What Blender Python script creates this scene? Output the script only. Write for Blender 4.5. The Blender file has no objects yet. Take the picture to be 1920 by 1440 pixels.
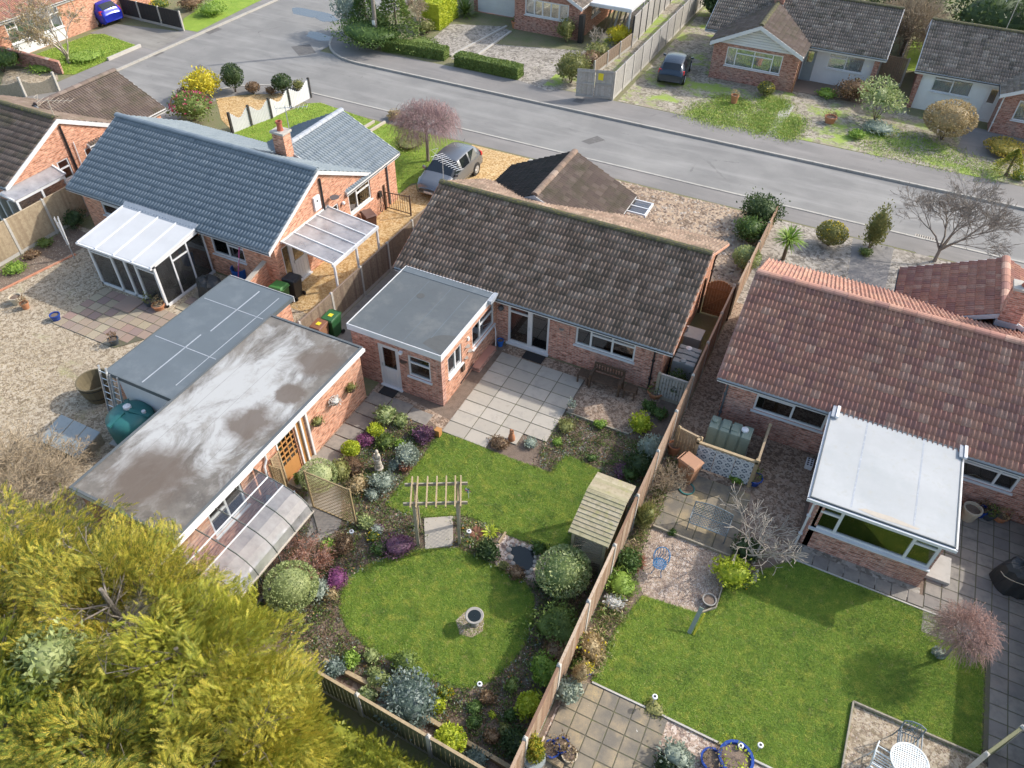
import bpy, bmesh, math, random
import numpy as np
from mathutils import Vector, Matrix, Euler

random.seed(7)
RNG = np.random.default_rng(11)
R = math.radians
scene = bpy.context.scene
col = scene.collection

# ------------------------------------------------------------------ camera, sky, sun, exposure
cam_data = bpy.data.cameras.new('camera')
cam_data.sensor_width = 36.0
cam_data.lens = 36.0 * 1415.5 / 1920.0
cam_data.clip_end = 600.0
camera = bpy.data.objects.new('camera', cam_data)
col.objects.link(camera)
_p, _r, _y = R(43.698), R(1.2687), R(-25.1295)
_f = Vector((math.sin(_y) * math.cos(_p), math.cos(_y) * math.cos(_p), -math.sin(_p)))
_rt = Vector((math.cos(_y), -math.sin(_y), 0.0))
_up = _rt.cross(_f)
_r2 = _rt * math.cos(_r) + _up * math.sin(_r)
_u2 = -_rt * math.sin(_r) + _up * math.cos(_r)
camera.matrix_world = Matrix(((_r2.x, _u2.x, -_f.x, 0.0), (_r2.y, _u2.y, -_f.y, 0.0), (_r2.z, _u2.z, -_f.z, 20.0), (0, 0, 0, 1)))
scene.camera = camera

SUN_EL, SUN_AZ = R(36.5), R(46.5)          # azimuth measured from +y towards +x
world = bpy.data.worlds.new('World')
scene.world = world
world.use_nodes = True
wn = world.node_tree
sky = wn.nodes.new('ShaderNodeTexSky')
sky.sky_type = 'NISHITA'
sky.sun_disc = False
sky.sun_elevation = SUN_EL
sky.sun_rotation = SUN_AZ
sky.air_density = 1.2
sky.dust_density = 2.5
sky.ozone_density = 0.2
wn.links.new(sky.outputs[0], wn.nodes['Background'].inputs[0])
wn.nodes['Background'].inputs[1].default_value = 0.15
sun_data = bpy.data.lights.new('sun', 'SUN')
sun_data.energy = 2.3
sun_data.angle = R(0.9)
sun_data.color = (1.0, 0.95, 0.88)
sun = bpy.data.objects.new('sun', sun_data)
col.objects.link(sun)
_sd = Vector((math.sin(SUN_AZ) * math.cos(SUN_EL), math.cos(SUN_AZ) * math.cos(SUN_EL), math.sin(SUN_EL)))
sun.rotation_euler = _sd.to_track_quat('Z', 'Y').to_euler()
sun.location = (30, 30, 40)
scene.view_settings.view_transform = 'Standard'
scene.view_settings.look = 'None'
scene.view_settings.gamma = 1.0
scene.view_settings.exposure = 0.92
scene.cycles.max_bounces = 6
scene.cycles.transparent_max_bounces = 12

# ------------------------------------------------------------------ materials
class NT:
    def __init__(self, name):
        m = bpy.data.materials.new(name)
        m.use_nodes = True
        self.m, self.t = m, m.node_tree
        self.b = self.t.nodes['Principled BSDF']
        self._pos = None
    def n(self, kind, **kw):
        nd = self.t.nodes.new(kind)
        for k, v in kw.items():
            setattr(nd, k, v)
        return nd
    def l(self, a, b):
        self.t.links.new(a, b)
    def pos(self):
        if self._pos is None:
            self._pos = self.n('ShaderNodeNewGeometry').outputs['Position']
        return self._pos
    def noise(self, scale, detail=4.0, rough=0.6, vec=None, dist=0.0):
        t = self.n('ShaderNodeTexNoise')
        t.inputs['Scale'].default_value = scale
        t.inputs['Detail'].default_value = detail
        t.inputs['Roughness'].default_value = rough
        t.inputs['Distortion'].default_value = dist
        self.l(vec or self.pos(), t.inputs['Vector'])
        return t.outputs['Fac']
    def voro(self, scale, out='Distance', feature='F1', vec=None):
        t = self.n('ShaderNodeTexVoronoi', feature=feature)
        t.inputs['Scale'].default_value = scale
        self.l(vec or self.pos(), t.inputs['Vector'])
        return t.outputs[out]
    def rng(self, fac, lo, hi, a=0.0, b=1.0):
        t = self.n('ShaderNodeMapRange')
        t.inputs[1].default_value, t.inputs[2].default_value = lo, hi
        t.inputs[3].default_value, t.inputs[4].default_value = a, b
        self.l(fac, t.inputs[0])
        return t.outputs[0]
    def math(self, op, a, b=None):
        t = self.n('ShaderNodeMath', operation=op)
        for i, v in enumerate((a, b)):
            if v is None:
                continue
            if isinstance(v, (int, float)):
                t.inputs[i].default_value = v
            else:
                self.l(v, t.inputs[i])
        return t.outputs[0]
    def mix(self, fac, a, b, mode='MIX'):
        t = self.n('ShaderNodeMix', data_type='RGBA', blend_type=mode)
        for i, v in ((0, fac), (6, a), (7, b)):
            if isinstance(v, (int, float)):
                t.inputs[i].default_value = v
            elif isinstance(v, tuple):
                t.inputs[i].default_value = (v[0], v[1], v[2], 1)
            else:
                self.l(v, t.inputs[i])
        return t.outputs[2]
    def ramp(self, fac, cols, interp='LINEAR'):
        t = self.n('ShaderNodeValToRGB')
        t.color_ramp.interpolation = interp
        e = t.color_ramp.elements
        n = len(cols)
        while len(e) < n:
            e.new(0.5)
        for i, c in enumerate(cols):
            e[i].position = i / max(1, n - (0 if interp == 'CONSTANT' else 1))
            e[i].color = (c[0], c[1], c[2], 1)
        self.l(fac, t.inputs[0])
        return t.outputs[0]
    def rnd(self):
        a = self.n('ShaderNodeAttribute', attribute_name='rnd').outputs['Fac']
        o = self.n('ShaderNodeObjectInfo').outputs['Random']
        return self.math('FRACT', self.math('ADD', a, o))
    def bump(self, h, strength, dist=0.02):
        t = self.n('ShaderNodeBump')
        t.inputs['Strength'].default_value = strength
        t.inputs['Distance'].default_value = dist
        self.l(h, t.inputs['Height'])
        self.l(t.outputs[0], self.b.inputs['Normal'])
    def done(self, c, rough=0.85, metal=0.0, spec=0.3):
        if isinstance(c, tuple):
            self.b.inputs['Base Color'].default_value = (c[0], c[1], c[2], 1)
        else:
            self.l(c, self.b.inputs['Base Color'])
        if isinstance(rough, (int, float)):
            self.b.inputs['Roughness'].default_value = rough
        else:
            self.l(rough, self.b.inputs['Roughness'])
        self.b.inputs['Metallic'].default_value = metal
        self.b.inputs['Specular IOR Level'].default_value = spec
        return self.m

MATS = {}
def M(name, c, rough=0.85, layers=(), bump=None, metal=0.0, spec=0.3, rnd=None):
    """plain procedural material: base colour, noise layers (scale, colour, lo, hi), bump (scale, strength), rnd (colours)."""
    t = NT(name)
    cc = c
    if rnd:
        cc = t.ramp(t.rnd(), rnd)
    else:
        cc = t.mix(t.rng(t.noise(0.9), 0.35, 0.65), c, tuple(v * 0.9 for v in c))
    for (s, c2, lo, hi) in layers:
        cc = t.mix(t.rng(t.noise(s, 6.0, 0.65), lo, hi), cc, c2)
    if bump:
        t.bump(t.noise(bump[0], 5.0), bump[1], 0.02)
    MATS[name] = t.done(cc, rough, metal, spec)
    return MATS[name]

def M_brick(name, c1, c2, mortar, weather=(0.3, 0.28, 0.25)):
    t = NT(name)
    g = t.n('ShaderNodeNewGeometry')
    sp = t.n('ShaderNodeSeparateXYZ'); t.l(g.outputs['Position'], sp.inputs[0])
    sn = t.n('ShaderNodeSeparateXYZ'); t.l(g.outputs['True Normal'], sn.inputs[0])
    ax, ay = t.math('ABSOLUTE', sn.outputs[0]), t.math('ABSOLUTE', sn.outputs[1])
    u = t.math('ADD', t.math('MULTIPLY', sp.outputs[0], ay), t.math('MULTIPLY', sp.outputs[1], ax))
    cb = t.n('ShaderNodeCombineXYZ'); t.l(u, cb.inputs[0]); t.l(sp.outputs[2], cb.inputs[1])
    br = t.n('ShaderNodeTexBrick')
    br.inputs['Scale'].default_value = 1.0
    br.inputs['Brick Width'].default_value = 0.235
    br.inputs['Row Height'].default_value = 0.078
    br.inputs['Mortar Size'].default_value = 0.009
    br.inputs['Mortar Smooth'].default_value = 0.2
    br.inputs['Color1'].default_value = (*c1, 1)
    br.inputs['Color2'].default_value = (*c2, 1)
    br.inputs['Mortar'].default_value = (*mortar, 1)
    t.l(cb.outputs[0], br.inputs['Vector'])
    c = br.outputs['Color']
    # every brick its own tone: noise sampled on a grid the size of a brick
    sc = t.n('ShaderNodeVectorMath', operation='MULTIPLY'); t.l(cb.outputs[0], sc.inputs[0]); sc.inputs[1].default_value = (4.25, 12.8, 1)
    wn_ = t.noise(1.0, 1.0, 0.5, sc.outputs[0])
    c = t.mix(t.rng(wn_, 0.5, 0.72), c, tuple(v * 0.5 for v in c1))
    c = t.mix(t.rng(wn_, 0.45, 0.2), c, tuple(min(1, v * 1.45 + 0.03) for v in c2))
    c = t.mix(t.rng(t.noise(1.3, 6), 0.5, 0.85, 0, 0.55), c, weather)
    c = t.mix(t.rng(t.noise(0.45, 5), 0.45, 0.8, 0, 0.4), c, tuple(v * 0.55 for v in c1))
    t.bump(br.outputs['Fac'], -0.5, 0.012)
    MATS[name] = t.done(c, 0.9)

def M_gravel(name, cols, scale, patch=None, patch2=None, bump=0.9):
    t = NT(name)
    v = t.n('ShaderNodeTexVoronoi'); v.inputs['Scale'].default_value = scale; t.l(t.pos(), v.inputs['Vector'])
    s = t.n('ShaderNodeSeparateColor'); t.l(v.outputs['Color'], s.inputs[0])
    c = t.ramp(s.outputs[0], cols)
    v2 = t.n('ShaderNodeTexVoronoi'); v2.inputs['Scale'].default_value = scale * 0.45; t.l(t.pos(), v2.inputs['Vector'])
    s2 = t.n('ShaderNodeSeparateColor'); t.l(v2.outputs['Color'], s2.inputs[0])
    c = t.mix(t.rng(s2.outputs[1], 0.72, 0.78, 0, 0.7), c, cols[0])
    c = t.mix(t.rng(s2.outputs[2], 0.8, 0.86, 0, 0.7), c, cols[-1])
    c = t.mix(t.rng(t.noise(0.55, 5), 0.42, 0.7, 0, 0.45), c, tuple(v_ * 0.62 for v_ in cols[len(cols) // 2]))
    if patch:
        c = t.mix(t.rng(t.noise(patch[1], 6, 0.7), patch[2], patch[3]), c, patch[0])
    if patch2:
        c = t.mix(t.rng(t.noise(patch2[1], 7, 0.75, dist=0.6), patch2[2], patch2[3]), c, patch2[0])
    t.bump(v.outputs['Distance'], -bump, 0.03)
    MATS[name] = t.done(c, 0.92)

def M_leaf(name, cols, trans=0.3, gloss=0.55):
    t = NT(name)
    r = t.rnd()
    r = t.math('FRACT', t.math('ADD', r, 0.0))
    c = t.ramp(r, cols)
    c = t.mix(t.rng(t.noise(2.2, 3), 0.35, 0.75, 0, 0.6), c, cols[0])
    if name.startswith('grass'):    # patches of moss, dry and lush grass
        c = t.mix(t.rng(t.noise(1.3, 5, 0.65), 0.48, 0.64, 0, 0.7), c, tuple(v * 0.62 for v in cols[0]))
        c = t.mix(t.rng(t.noise(3.3, 5, 0.65), 0.50, 0.66, 0, 0.8), c, (cols[2][0] * 1.35, cols[2][1] * 1.12, cols[2][2] * 1.3))
        c = t.mix(t.rng(t.noise(6.1, 4, 0.6, dist=0.5), 0.60, 0.72, 0, 0.7), c, (0.40, 0.34, 0.13)); trans = 0.12
    m = t.done(c, gloss, 0.0, 0.35)
    tr = t.n('ShaderNodeBsdfTranslucent'); t.l(c, tr.inputs[0])
    mx = t.n('ShaderNodeMixShader'); mx.inputs[0].default_value = trans
    t.l(t.b.outputs[0], mx.inputs[1]); t.l(tr.outputs[0], mx.inputs[2])
    t.l(mx.outputs[0], t.t.nodes['Material Output'].inputs[0])
    MATS[name] = m

def M_glass(name, tint=(0.85, 0.9, 0.9), extra=0.0, rough=0.02, milk=0.0):
    t = NT(name)
    tr = t.n('ShaderNodeBsdfTransparent'); tr.inputs[0].default_value = (*tint, 1)
    gl = t.n('ShaderNodeBsdfGlossy'); gl.inputs['Roughness'].default_value = rough
    fr = t.n('ShaderNodeFresnel'); fr.inputs[0].default_value = 1.5
    f = t.math('MINIMUM', t.math('ADD', t.math('MULTIPLY', fr.outputs[0], 1.6), extra), 1.0)
    mx = t.n('ShaderNodeMixShader'); t.l(f, mx.inputs[0]); t.l(tr.outputs[0], mx.inputs[1]); t.l(gl.outputs[0], mx.inputs[2])
    o = mx.outputs[0]
    if milk:    # hazy sheet: part of the light is scattered
        tl = t.n('ShaderNodeBsdfTranslucent'); tl.inputs[0].default_value = (0.85, 0.85, 0.86, 1)
        df = t.n('ShaderNodeBsdfDiffuse'); df.inputs[0].default_value = (0.75, 0.75, 0.77, 1)
        m2 = t.n('ShaderNodeMixShader'); t.l(tl.outputs[0], m2.inputs[1]); t.l(df.outputs[0], m2.inputs[2])
        m3 = t.n('ShaderNodeMixShader'); t.l(t.rng(t.noise(1.4, 4), 0.3, 0.75, milk * 0.5, min(1, milk * 1.4)), m3.inputs[0]); t.l(o, m3.inputs[1]); t.l(m2.outputs[0], m3.inputs[2]); o = m3.outputs[0]
    t.l(o, t.t.nodes['Material Output'].inputs[0])
    MATS[name] = t.m

M_brick('brick_red', (0.40, 0.165, 0.115), (0.52, 0.27, 0.20), (0.50, 0.43, 0.38), (0.42, 0.36, 0.31))
M_brick('brick_orange', (0.50, 0.21, 0.12), (0.60, 0.30, 0.19), (0.50, 0.40, 0.33), (0.5, 0.36, 0.27))
M_brick('brick_far', (0.32, 0.12, 0.085), (0.40, 0.20, 0.15), (0.40, 0.34, 0.29))
M('upvc', (0.66, 0.67, 0.68), 0.35, spec=0.5)
M('white_paint', (0.63, 0.64, 0.65), 0.6, [(6, (0.54, 0.55, 0.54), 0.6, 0.9)])
M('render_wall', (0.72, 0.74, 0.74), 0.85, [(1.5, (0.6, 0.61, 0.6), 0.55, 0.9)], (60, 0.15))
M('soffit', (0.6, 0.6, 0.6), 0.7)
M('gutter_black', (0.02, 0.022, 0.025), 0.4, spec=0.5)
M('gutter_grey', (0.10, 0.12, 0.13), 0.45, spec=0.5)
M('lead', (0.33, 0.36, 0.40), 0.5, [(9, (0.5, 0.52, 0.54), 0.5, 0.8)])
M('room_dark', (0.10, 0.095, 0.09), 0.9)
M('room_floor', (0.22, 0.17, 0.13), 0.8)
M('curtain', (0.78, 0.76, 0.70), 0.9)
M('blind', (0.80, 0.78, 0.70), 0.8)
M('net_curtain', (0.78, 0.80, 0.82), 0.9)
M_glass('glass', (0.92, 0.95, 0.96), 0.16)
M_glass('glass_clear', (0.93, 0.95, 0.95), 0.05, 0.02, 0.03)
M_glass('polycarb', (0.88, 0.86, 0.88), 0.06, 0.2, 0.42)
M('tile_main', (0.2, 0.16, 0.13), 0.9, [(26, (0.10, 0.085, 0.065), 0.52, 0.72), (1.1, (0.11, 0.09, 0.07), 0.52, 0.72), (9, (0.26, 0.21, 0.06), 0.66, 0.76), (14, (0.50, 0.48, 0.43), 0.72, 0.76)], (40, 0.3),
  rnd=[(0.20, 0.14, 0.11), (0.29, 0.215, 0.17), (0.15, 0.11, 0.085), (0.24, 0.17, 0.13), (0.33, 0.26, 0.21)])
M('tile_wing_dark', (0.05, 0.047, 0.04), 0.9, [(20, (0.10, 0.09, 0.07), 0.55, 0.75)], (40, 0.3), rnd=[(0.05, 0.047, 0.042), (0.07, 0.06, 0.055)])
M('tile_red', (0.3, 0.18, 0.14), 0.85, [(22, (0.26, 0.15, 0.12), 0.5, 0.72), (7, (0.48, 0.33, 0.15), 0.64, 0.78), (1.0, (0.24, 0.135, 0.11), 0.52, 0.8)], (40, 0.25),
  rnd=[(0.36, 0.185, 0.14), (0.47, 0.265, 0.19), (0.40, 0.20, 0.155), (0.31, 0.165, 0.14), (0.52, 0.33, 0.25)])
M('tile_slate', (0.09, 0.12, 0.15), 0.62, [(18, (0.20, 0.235, 0.26), 0.5, 0.75), (2, (0.12, 0.155, 0.19), 0.5, 0.75)], (50, 0.15), spec=0.5,
  rnd=[(0.14, 0.18, 0.215), (0.175, 0.215, 0.25), (0.155, 0.195, 0.23)])
M('tile_far', (0.15, 0.12, 0.1), 0.9, [(14, (0.09, 0.08, 0.055), 0.5, 0.7), (5, (0.22, 0.19, 0.06), 0.6, 0.75), (1.2, (0.09, 0.085, 0.06), 0.55, 0.75)], (40, 0.3),
  rnd=[(0.22, 0.18, 0.155), (0.30, 0.25, 0.21), (0.17, 0.145, 0.125), (0.38, 0.33, 0.28)])
M('tile_brown', (0.2, 0.16, 0.13), 0.9, [(14, (0.12, 0.11, 0.07), 0.55, 0.75), (1.1, (0.10, 0.095, 0.06), 0.5, 0.75), (20, (0.4, 0.38, 0.34), 0.78, 0.82)], (40, 0.3),
  rnd=[(0.18, 0.14, 0.115), (0.15, 0.115, 0.10), (0.22, 0.175, 0.15)])
M('ridge_moss', (0.09, 0.085, 0.055), 0.95, [(9, (0.20, 0.19, 0.05), 0.5, 0.7), (25, (0.05, 0.05, 0.04), 0.5, 0.8)], (30, 0.6))
M('felt_grey', (0.105, 0.12, 0.13), 0.8, [(0.8, (0.15, 0.16, 0.16), 0.52, 0.75), (7, (0.09, 0.10, 0.11), 0.5, 0.9)], (90, 0.2))
M('felt_blue', (0.12, 0.145, 0.165), 0.8, [(1.2, (0.155, 0.18, 0.20), 0.5, 0.75), (40, (0.095, 0.115, 0.13), 0.5, 0.8)], (120, 0.25))
M('roof_white', (0.42, 0.435, 0.44), 0.75, [(0.7, (0.345, 0.365, 0.37), 0.45, 0.75), (5, (0.37, 0.37, 0.34), 0.55, 0.8), (16, (0.30, 0.29, 0.26), 0.72, 0.8)])
M('fence_new', (0.40, 0.22, 0.12), 0.85, [(14, (0.24, 0.15, 0.10), 0.5, 0.75)], (60, 0.3), rnd=[(0.25, 0.16, 0.105), (0.42, 0.30, 0.21), (0.20, 0.12, 0.08), (0.50, 0.40, 0.30), (0.33, 0.20, 0.13)])
M('fence_brown', (0.27, 0.21, 0.15), 0.9, [(12, (0.17, 0.13, 0.095), 0.45, 0.75)], (60, 0.3), rnd=[(0.26, 0.20, 0.14), (0.33, 0.26, 0.19), (0.22, 0.16, 0.12)])
M('fence_grey', (0.36, 0.345, 0.32), 0.9, [(9, (0.27, 0.255, 0.23), 0.45, 0.75)], (60, 0.3), rnd=[(0.34, 0.325, 0.30), (0.40, 0.385, 0.36), (0.30, 0.285, 0.26)])
M('fence_pale', (0.42, 0.33, 0.22), 0.9, [(9, (0.28, 0.21, 0.14), 0.45, 0.75)], (60, 0.3), rnd=[(0.40, 0.32, 0.21), (0.46, 0.37, 0.25), (0.34, 0.26, 0.17)])
M('fence_black', (0.035, 0.033, 0.032), 0.7, rnd=[(0.03, 0.03, 0.03), (0.05, 0.047, 0.045)])
M('fence_green', (0.13, 0.15, 0.075), 0.9, [(12, (0.20, 0.19, 0.12), 0.5, 0.75)], (60, 0.3), rnd=[(0.12, 0.13, 0.07), (0.17, 0.17, 0.10)])
M('timber', (0.40, 0.31, 0.19), 0.85, [(11, (0.27, 0.20, 0.12), 0.45, 0.7)], (50, 0.3))
M('timber_grey', (0.36, 0.32, 0.25), 0.9, [(11, (0.25, 0.22, 0.16), 0.45, 0.7)], (50, 0.3))
M('timber_arbour', (0.35, 0.30, 0.20), 0.9, [(7, (0.22, 0.20, 0.11), 0.45, 0.75), (3, (0.30, 0.29, 0.10), 0.55, 0.75)], (50, 0.3), rnd=[(0.33, 0.28, 0.19), (0.40, 0.35, 0.25), (0.28, 0.26, 0.15)])
M('timber_dark', (0.115, 0.075, 0.05), 0.85, [(11, (0.07, 0.045, 0.03), 0.45, 0.7)], (50, 0.3))
M('timber_gate', (0.30, 0.155, 0.075), 0.8, [(11, (0.2, 0.1, 0.05), 0.45, 0.7)], (50, 0.3))
M('concrete', (0.46, 0.44, 0.40), 0.9, [(4, (0.36, 0.34, 0.30), 0.5, 0.8), (40, (0.52, 0.5, 0.46), 0.6, 0.8)], (60, 0.2))
M('kerb_stone', (0.40, 0.385, 0.35), 0.9, [(3, (0.30, 0.29, 0.26), 0.5, 0.75)], (60, 0.2))
M('slab', (0.40, 0.37, 0.32), 0.85, [(2.2, (0.31, 0.29, 0.255), 0.5, 0.75), (35, (0.42, 0.385, 0.33), 0.6, 0.8), (5, (0.28, 0.255, 0.21), 0.6, 0.8)], (60, 0.15), rnd=[(0.38, 0.345, 0.29), (0.42, 0.385, 0.33), (0.33, 0.30, 0.25)])
M('slab_lichen', (0.34, 0.29, 0.2), 0.9, [(1.5, (0.16, 0.145, 0.12), 0.38, 0.6), (30, (0.20, 0.18, 0.145), 0.5, 0.7), (9, (0.8, 0.8, 0.75), 0.72, 0.735)], (60, 0.2), rnd=[(0.40, 0.31, 0.17), (0.30, 0.245, 0.165), (0.34, 0.275, 0.18), (0.22, 0.195, 0.15)])
M('slab_dark', (0.25, 0.23, 0.20), 0.85, [(3, (0.18, 0.165, 0.15), 0.45, 0.7), (11, (0.8, 0.8, 0.76), 0.72, 0.735)], (60, 0.2), rnd=[(0.24, 0.215, 0.19), (0.28, 0.255, 0.22), (0.21, 0.19, 0.175)])
M('slab_multi', (0.3, 0.25, 0.2), 0.85, [(20, (0.24, 0.2, 0.17), 0.5, 0.8)], (60, 0.2), rnd=[(0.34, 0.29, 0.20), (0.29, 0.19, 0.165), (0.37, 0.33, 0.23), (0.25, 0.18, 0.165), (0.31, 0.25, 0.19)])
M('soil', (0.20, 0.15, 0.115), 0.95, [(5, (0.14, 0.105, 0.08), 0.45, 0.65), (30, (0.24, 0.19, 0.15), 0.58, 0.72), (70, (0.33, 0.27, 0.21), 0.66, 0.74)], (25, 0.9))
M('moss_joint', (0.13, 0.12, 0.085), 0.95, [(8, (0.11, 0.13, 0.05), 0.5, 0.7)], (40, 0.4))

# ------------------------------------------------------------------ surface materials of the ground
def M_lawn(name, a, b, d):
    t = NT(name)
    c = t.mix(t.rng(t.noise(1.1, 6, 0.65), 0.38, 0.62), a, b)
    c = t.mix(t.rng(t.noise(7, 5, 0.7), 0.5, 0.72, 0, 0.6), c, d)
    c = t.mix(t.rng(t.noise(45, 3, 0.6), 0.4, 0.7, 0, 0.55), c, tuple(v * 0.55 for v in a))
    t.bump(t.noise(55, 4, 0.7), 0.8, 0.03)
    MATS[name] = t.done(c, 0.9)
M_lawn('lawn', (0.10, 0.19, 0.022), (0.19, 0.27, 0.03), (0.27, 0.28, 0.055))
M_lawn('lawn_bright', (0.20, 0.32, 0.035), (0.27, 0.38, 0.05), (0.32, 0.36, 0.09))
M_lawn('rough_ground', (0.22, 0.20, 0.12), (0.17, 0.19, 0.08), (0.27, 0.24, 0.16))
M_gravel('gravel_tan', [(0.17, 0.13, 0.085), (0.32, 0.255, 0.175), (0.41, 0.34, 0.24), (0.50, 0.43, 0.33)], 20, ((0.32, 0.30, 0.16), 0.8, 0.58, 0.72))
M_gravel('gravel_gold', [(0.30, 0.17, 0.06), (0.46, 0.29, 0.12), (0.55, 0.38, 0.18), (0.62, 0.48, 0.28)], 24)
M_gravel('gravel_pink', [(0.14, 0.10, 0.09), (0.34, 0.25, 0.19), (0.47, 0.36, 0.29), (0.62, 0.55, 0.48)], 17)
M_gravel('gravel_brown', [(0.13, 0.09, 0.065), (0.27, 0.19, 0.13), (0.36, 0.26, 0.19), (0.44, 0.35, 0.27)], 22)
M_gravel('gravel_cobble', [(0.10, 0.07, 0.05), (0.32, 0.23, 0.155), (0.40, 0.30, 0.21), (0.46, 0.36, 0.26)], 5.2, bump=1.0)
M_gravel('gravel_grey', [(0.13, 0.115, 0.095), (0.28, 0.25, 0.21), (0.34, 0.31, 0.265), (0.42, 0.385, 0.34)], 12, ((0.30, 0.31, 0.15), 0.7, 0.62, 0.78))
M_gravel('gravel_front', [(0.15, 0.13, 0.09), (0.28, 0.245, 0.185), (0.345, 0.305, 0.24), (0.42, 0.38, 0.31)], 11, ((0.26, 0.34, 0.07), 0.45, 0.50, 0.60), ((0.30, 0.25, 0.19), 0.3, 0.52, 0.66))
M_gravel('bark', [(0.09, 0.055, 0.04), (0.17, 0.115, 0.085), (0.25, 0.18, 0.14), (0.33, 0.26, 0.21)], 18)

def M_asphalt(name, a, b, joints=True):
    t = NT(name)
    c = t.mix(t.rng(t.noise(0.35, 6, 0.6), 0.4, 0.65), a, b)
    c = t.mix(t.rng(t.noise(60, 2), 0.45, 0.75, 0, 0.5), c, tuple(v * 0.72 for v in a))
    st = t.n('ShaderNodeVectorMath', operation='MULTIPLY'); t.l(t.pos(), st.inputs[0]); st.inputs[1].default_value = (0.16, 1.0, 1.0)
    c = t.mix(t.rng(t.noise(1.1, 4, 0.6, st.outputs[0]), 0.5, 0.7, 0, 0.55), c, tuple(v * 1.22 for v in b))
    c = t.mix(t.rng(t.noise(0.9, 4, 0.6, st.outputs[0], 0.4), 0.56, 0.72, 0, 0.5), c, tuple(v * 0.7 for v in a))
    c = t.mix(t.rng(t.noise(1.6, 7, 0.7, dist=1.2), 0.64, 0.74, 0, 0.7), c, tuple(v * 0.6 for v in a))
    # tar lines and cracks
    v = t.voro(0.14, feature='DISTANCE_TO_EDGE')
    jit = t.math('ADD', v, t.math('MULTIPLY', t.math('SUBTRACT', t.noise(2.0, 4), 0.5), 0.05))
    c = t.mix(t.math('MULTIPLY', t.rng(jit, 0.006, 0.001, 0, 0.6), t.rng(t.noise(0.25, 2), 0.55, 0.68)), c, tuple(v * 0.5 for v in a))
    t.bump(t.noise(90, 3), 0.25, 0.01)
    MATS[name] = t.done(c, 0.82)
M_asphalt('asphalt', (0.20, 0.197, 0.19), (0.255, 0.25, 0.238))
M_asphalt('asphalt_worn', (0.27, 0.265, 0.25), (0.33, 0.32, 0.30))
M_asphalt('footway', (0.195, 0.187, 0.178), (0.235, 0.222, 0.21))
M_asphalt('driveway_dark', (0.20, 0.19, 0.17), (0.26, 0.25, 0.225))
M('puddle', (0.10, 0.11, 0.12), 0.03, spec=1.0)

# garage roof: old felt with white bloom, brown puddle stains and strip joints
def garage_roof_material():
    t = NT('felt_bloom')
    st = t.n('ShaderNodeVectorMath', operation='MULTIPLY'); t.l(t.pos(), st.inputs[0]); st.inputs[1].default_value = (1.0, 0.55, 1.0)
    base = t.mix(t.rng(t.noise(0.9, 6, 0.7), 0.4, 0.62), (0.19, 0.175, 0.155), (0.115, 0.105, 0.095))
    sp = t.n('ShaderNodeSeparateXYZ'); t.l(t.pos(), sp.inputs[0])
    ex = t.math('DIVIDE', t.math('SUBTRACT', sp.outputs[0], -15.6), 2.2); ey = t.math('DIVIDE', t.math('SUBTRACT', sp.outputs[1], 11.9), 3.6)
    away = t.math('ADD', t.math('MULTIPLY', ex, ex), t.math('MULTIPLY', ey, ey))
    bl = t.rng(t.math('SUBTRACT', t.noise(0.75, 10, 0.7, st.outputs[0], 0.7), t.math('MULTIPLY', away, 0.17)), 0.30, 0.46)
    c = t.mix(bl, base, (0.40, 0.405, 0.40))
    c = t.mix(t.rng(t.noise(3.0, 6, 0.7, st.outputs[0]), 0.52, 0.66, 0, 0.55), c, (0.30, 0.29, 0.27))
    # round brown stains left by standing water
    for (cx, cy, rr) in ((-14.3, 14.7, 0.9), (-14.4, 11.2, 0.9), (-14.1, 13.0, 0.6), (-15.6, 8.2, 1.5)):
        dx = t.math('SUBTRACT', sp.outputs[0], cx); dy = t.math('SUBTRACT', sp.outputs[1], cy)
        d = t.math('SQRT', t.math('ADD', t.math('MULTIPLY', dx, dx), t.math('MULTIPLY', dy, dy)))
        d = t.math('ADD', d, t.math('MULTIPLY', t.math('SUBTRACT', t.noise(1.3, 5, 0.6), 0.5), 1.4))
        c = t.mix(t.rng(d, rr * 1.05, rr * 0.55, 0, 0.9), c, (0.125, 0.10, 0.082))
    w = t.math('ABSOLUTE', t.math('SUBTRACT', t.math('FRACT', t.math('MULTIPLY', sp.outputs[0], 1.0)), 0.5))
    c = t.mix(t.rng(w, 0.012, 0.004, 0, 0.5), c, (0.13, 0.125, 0.115))
    t.bump(t.noise(50, 4), 0.3, 0.01)
    MATS['felt_bloom'] = t.done(c, 0.8)
garage_roof_material()

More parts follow.
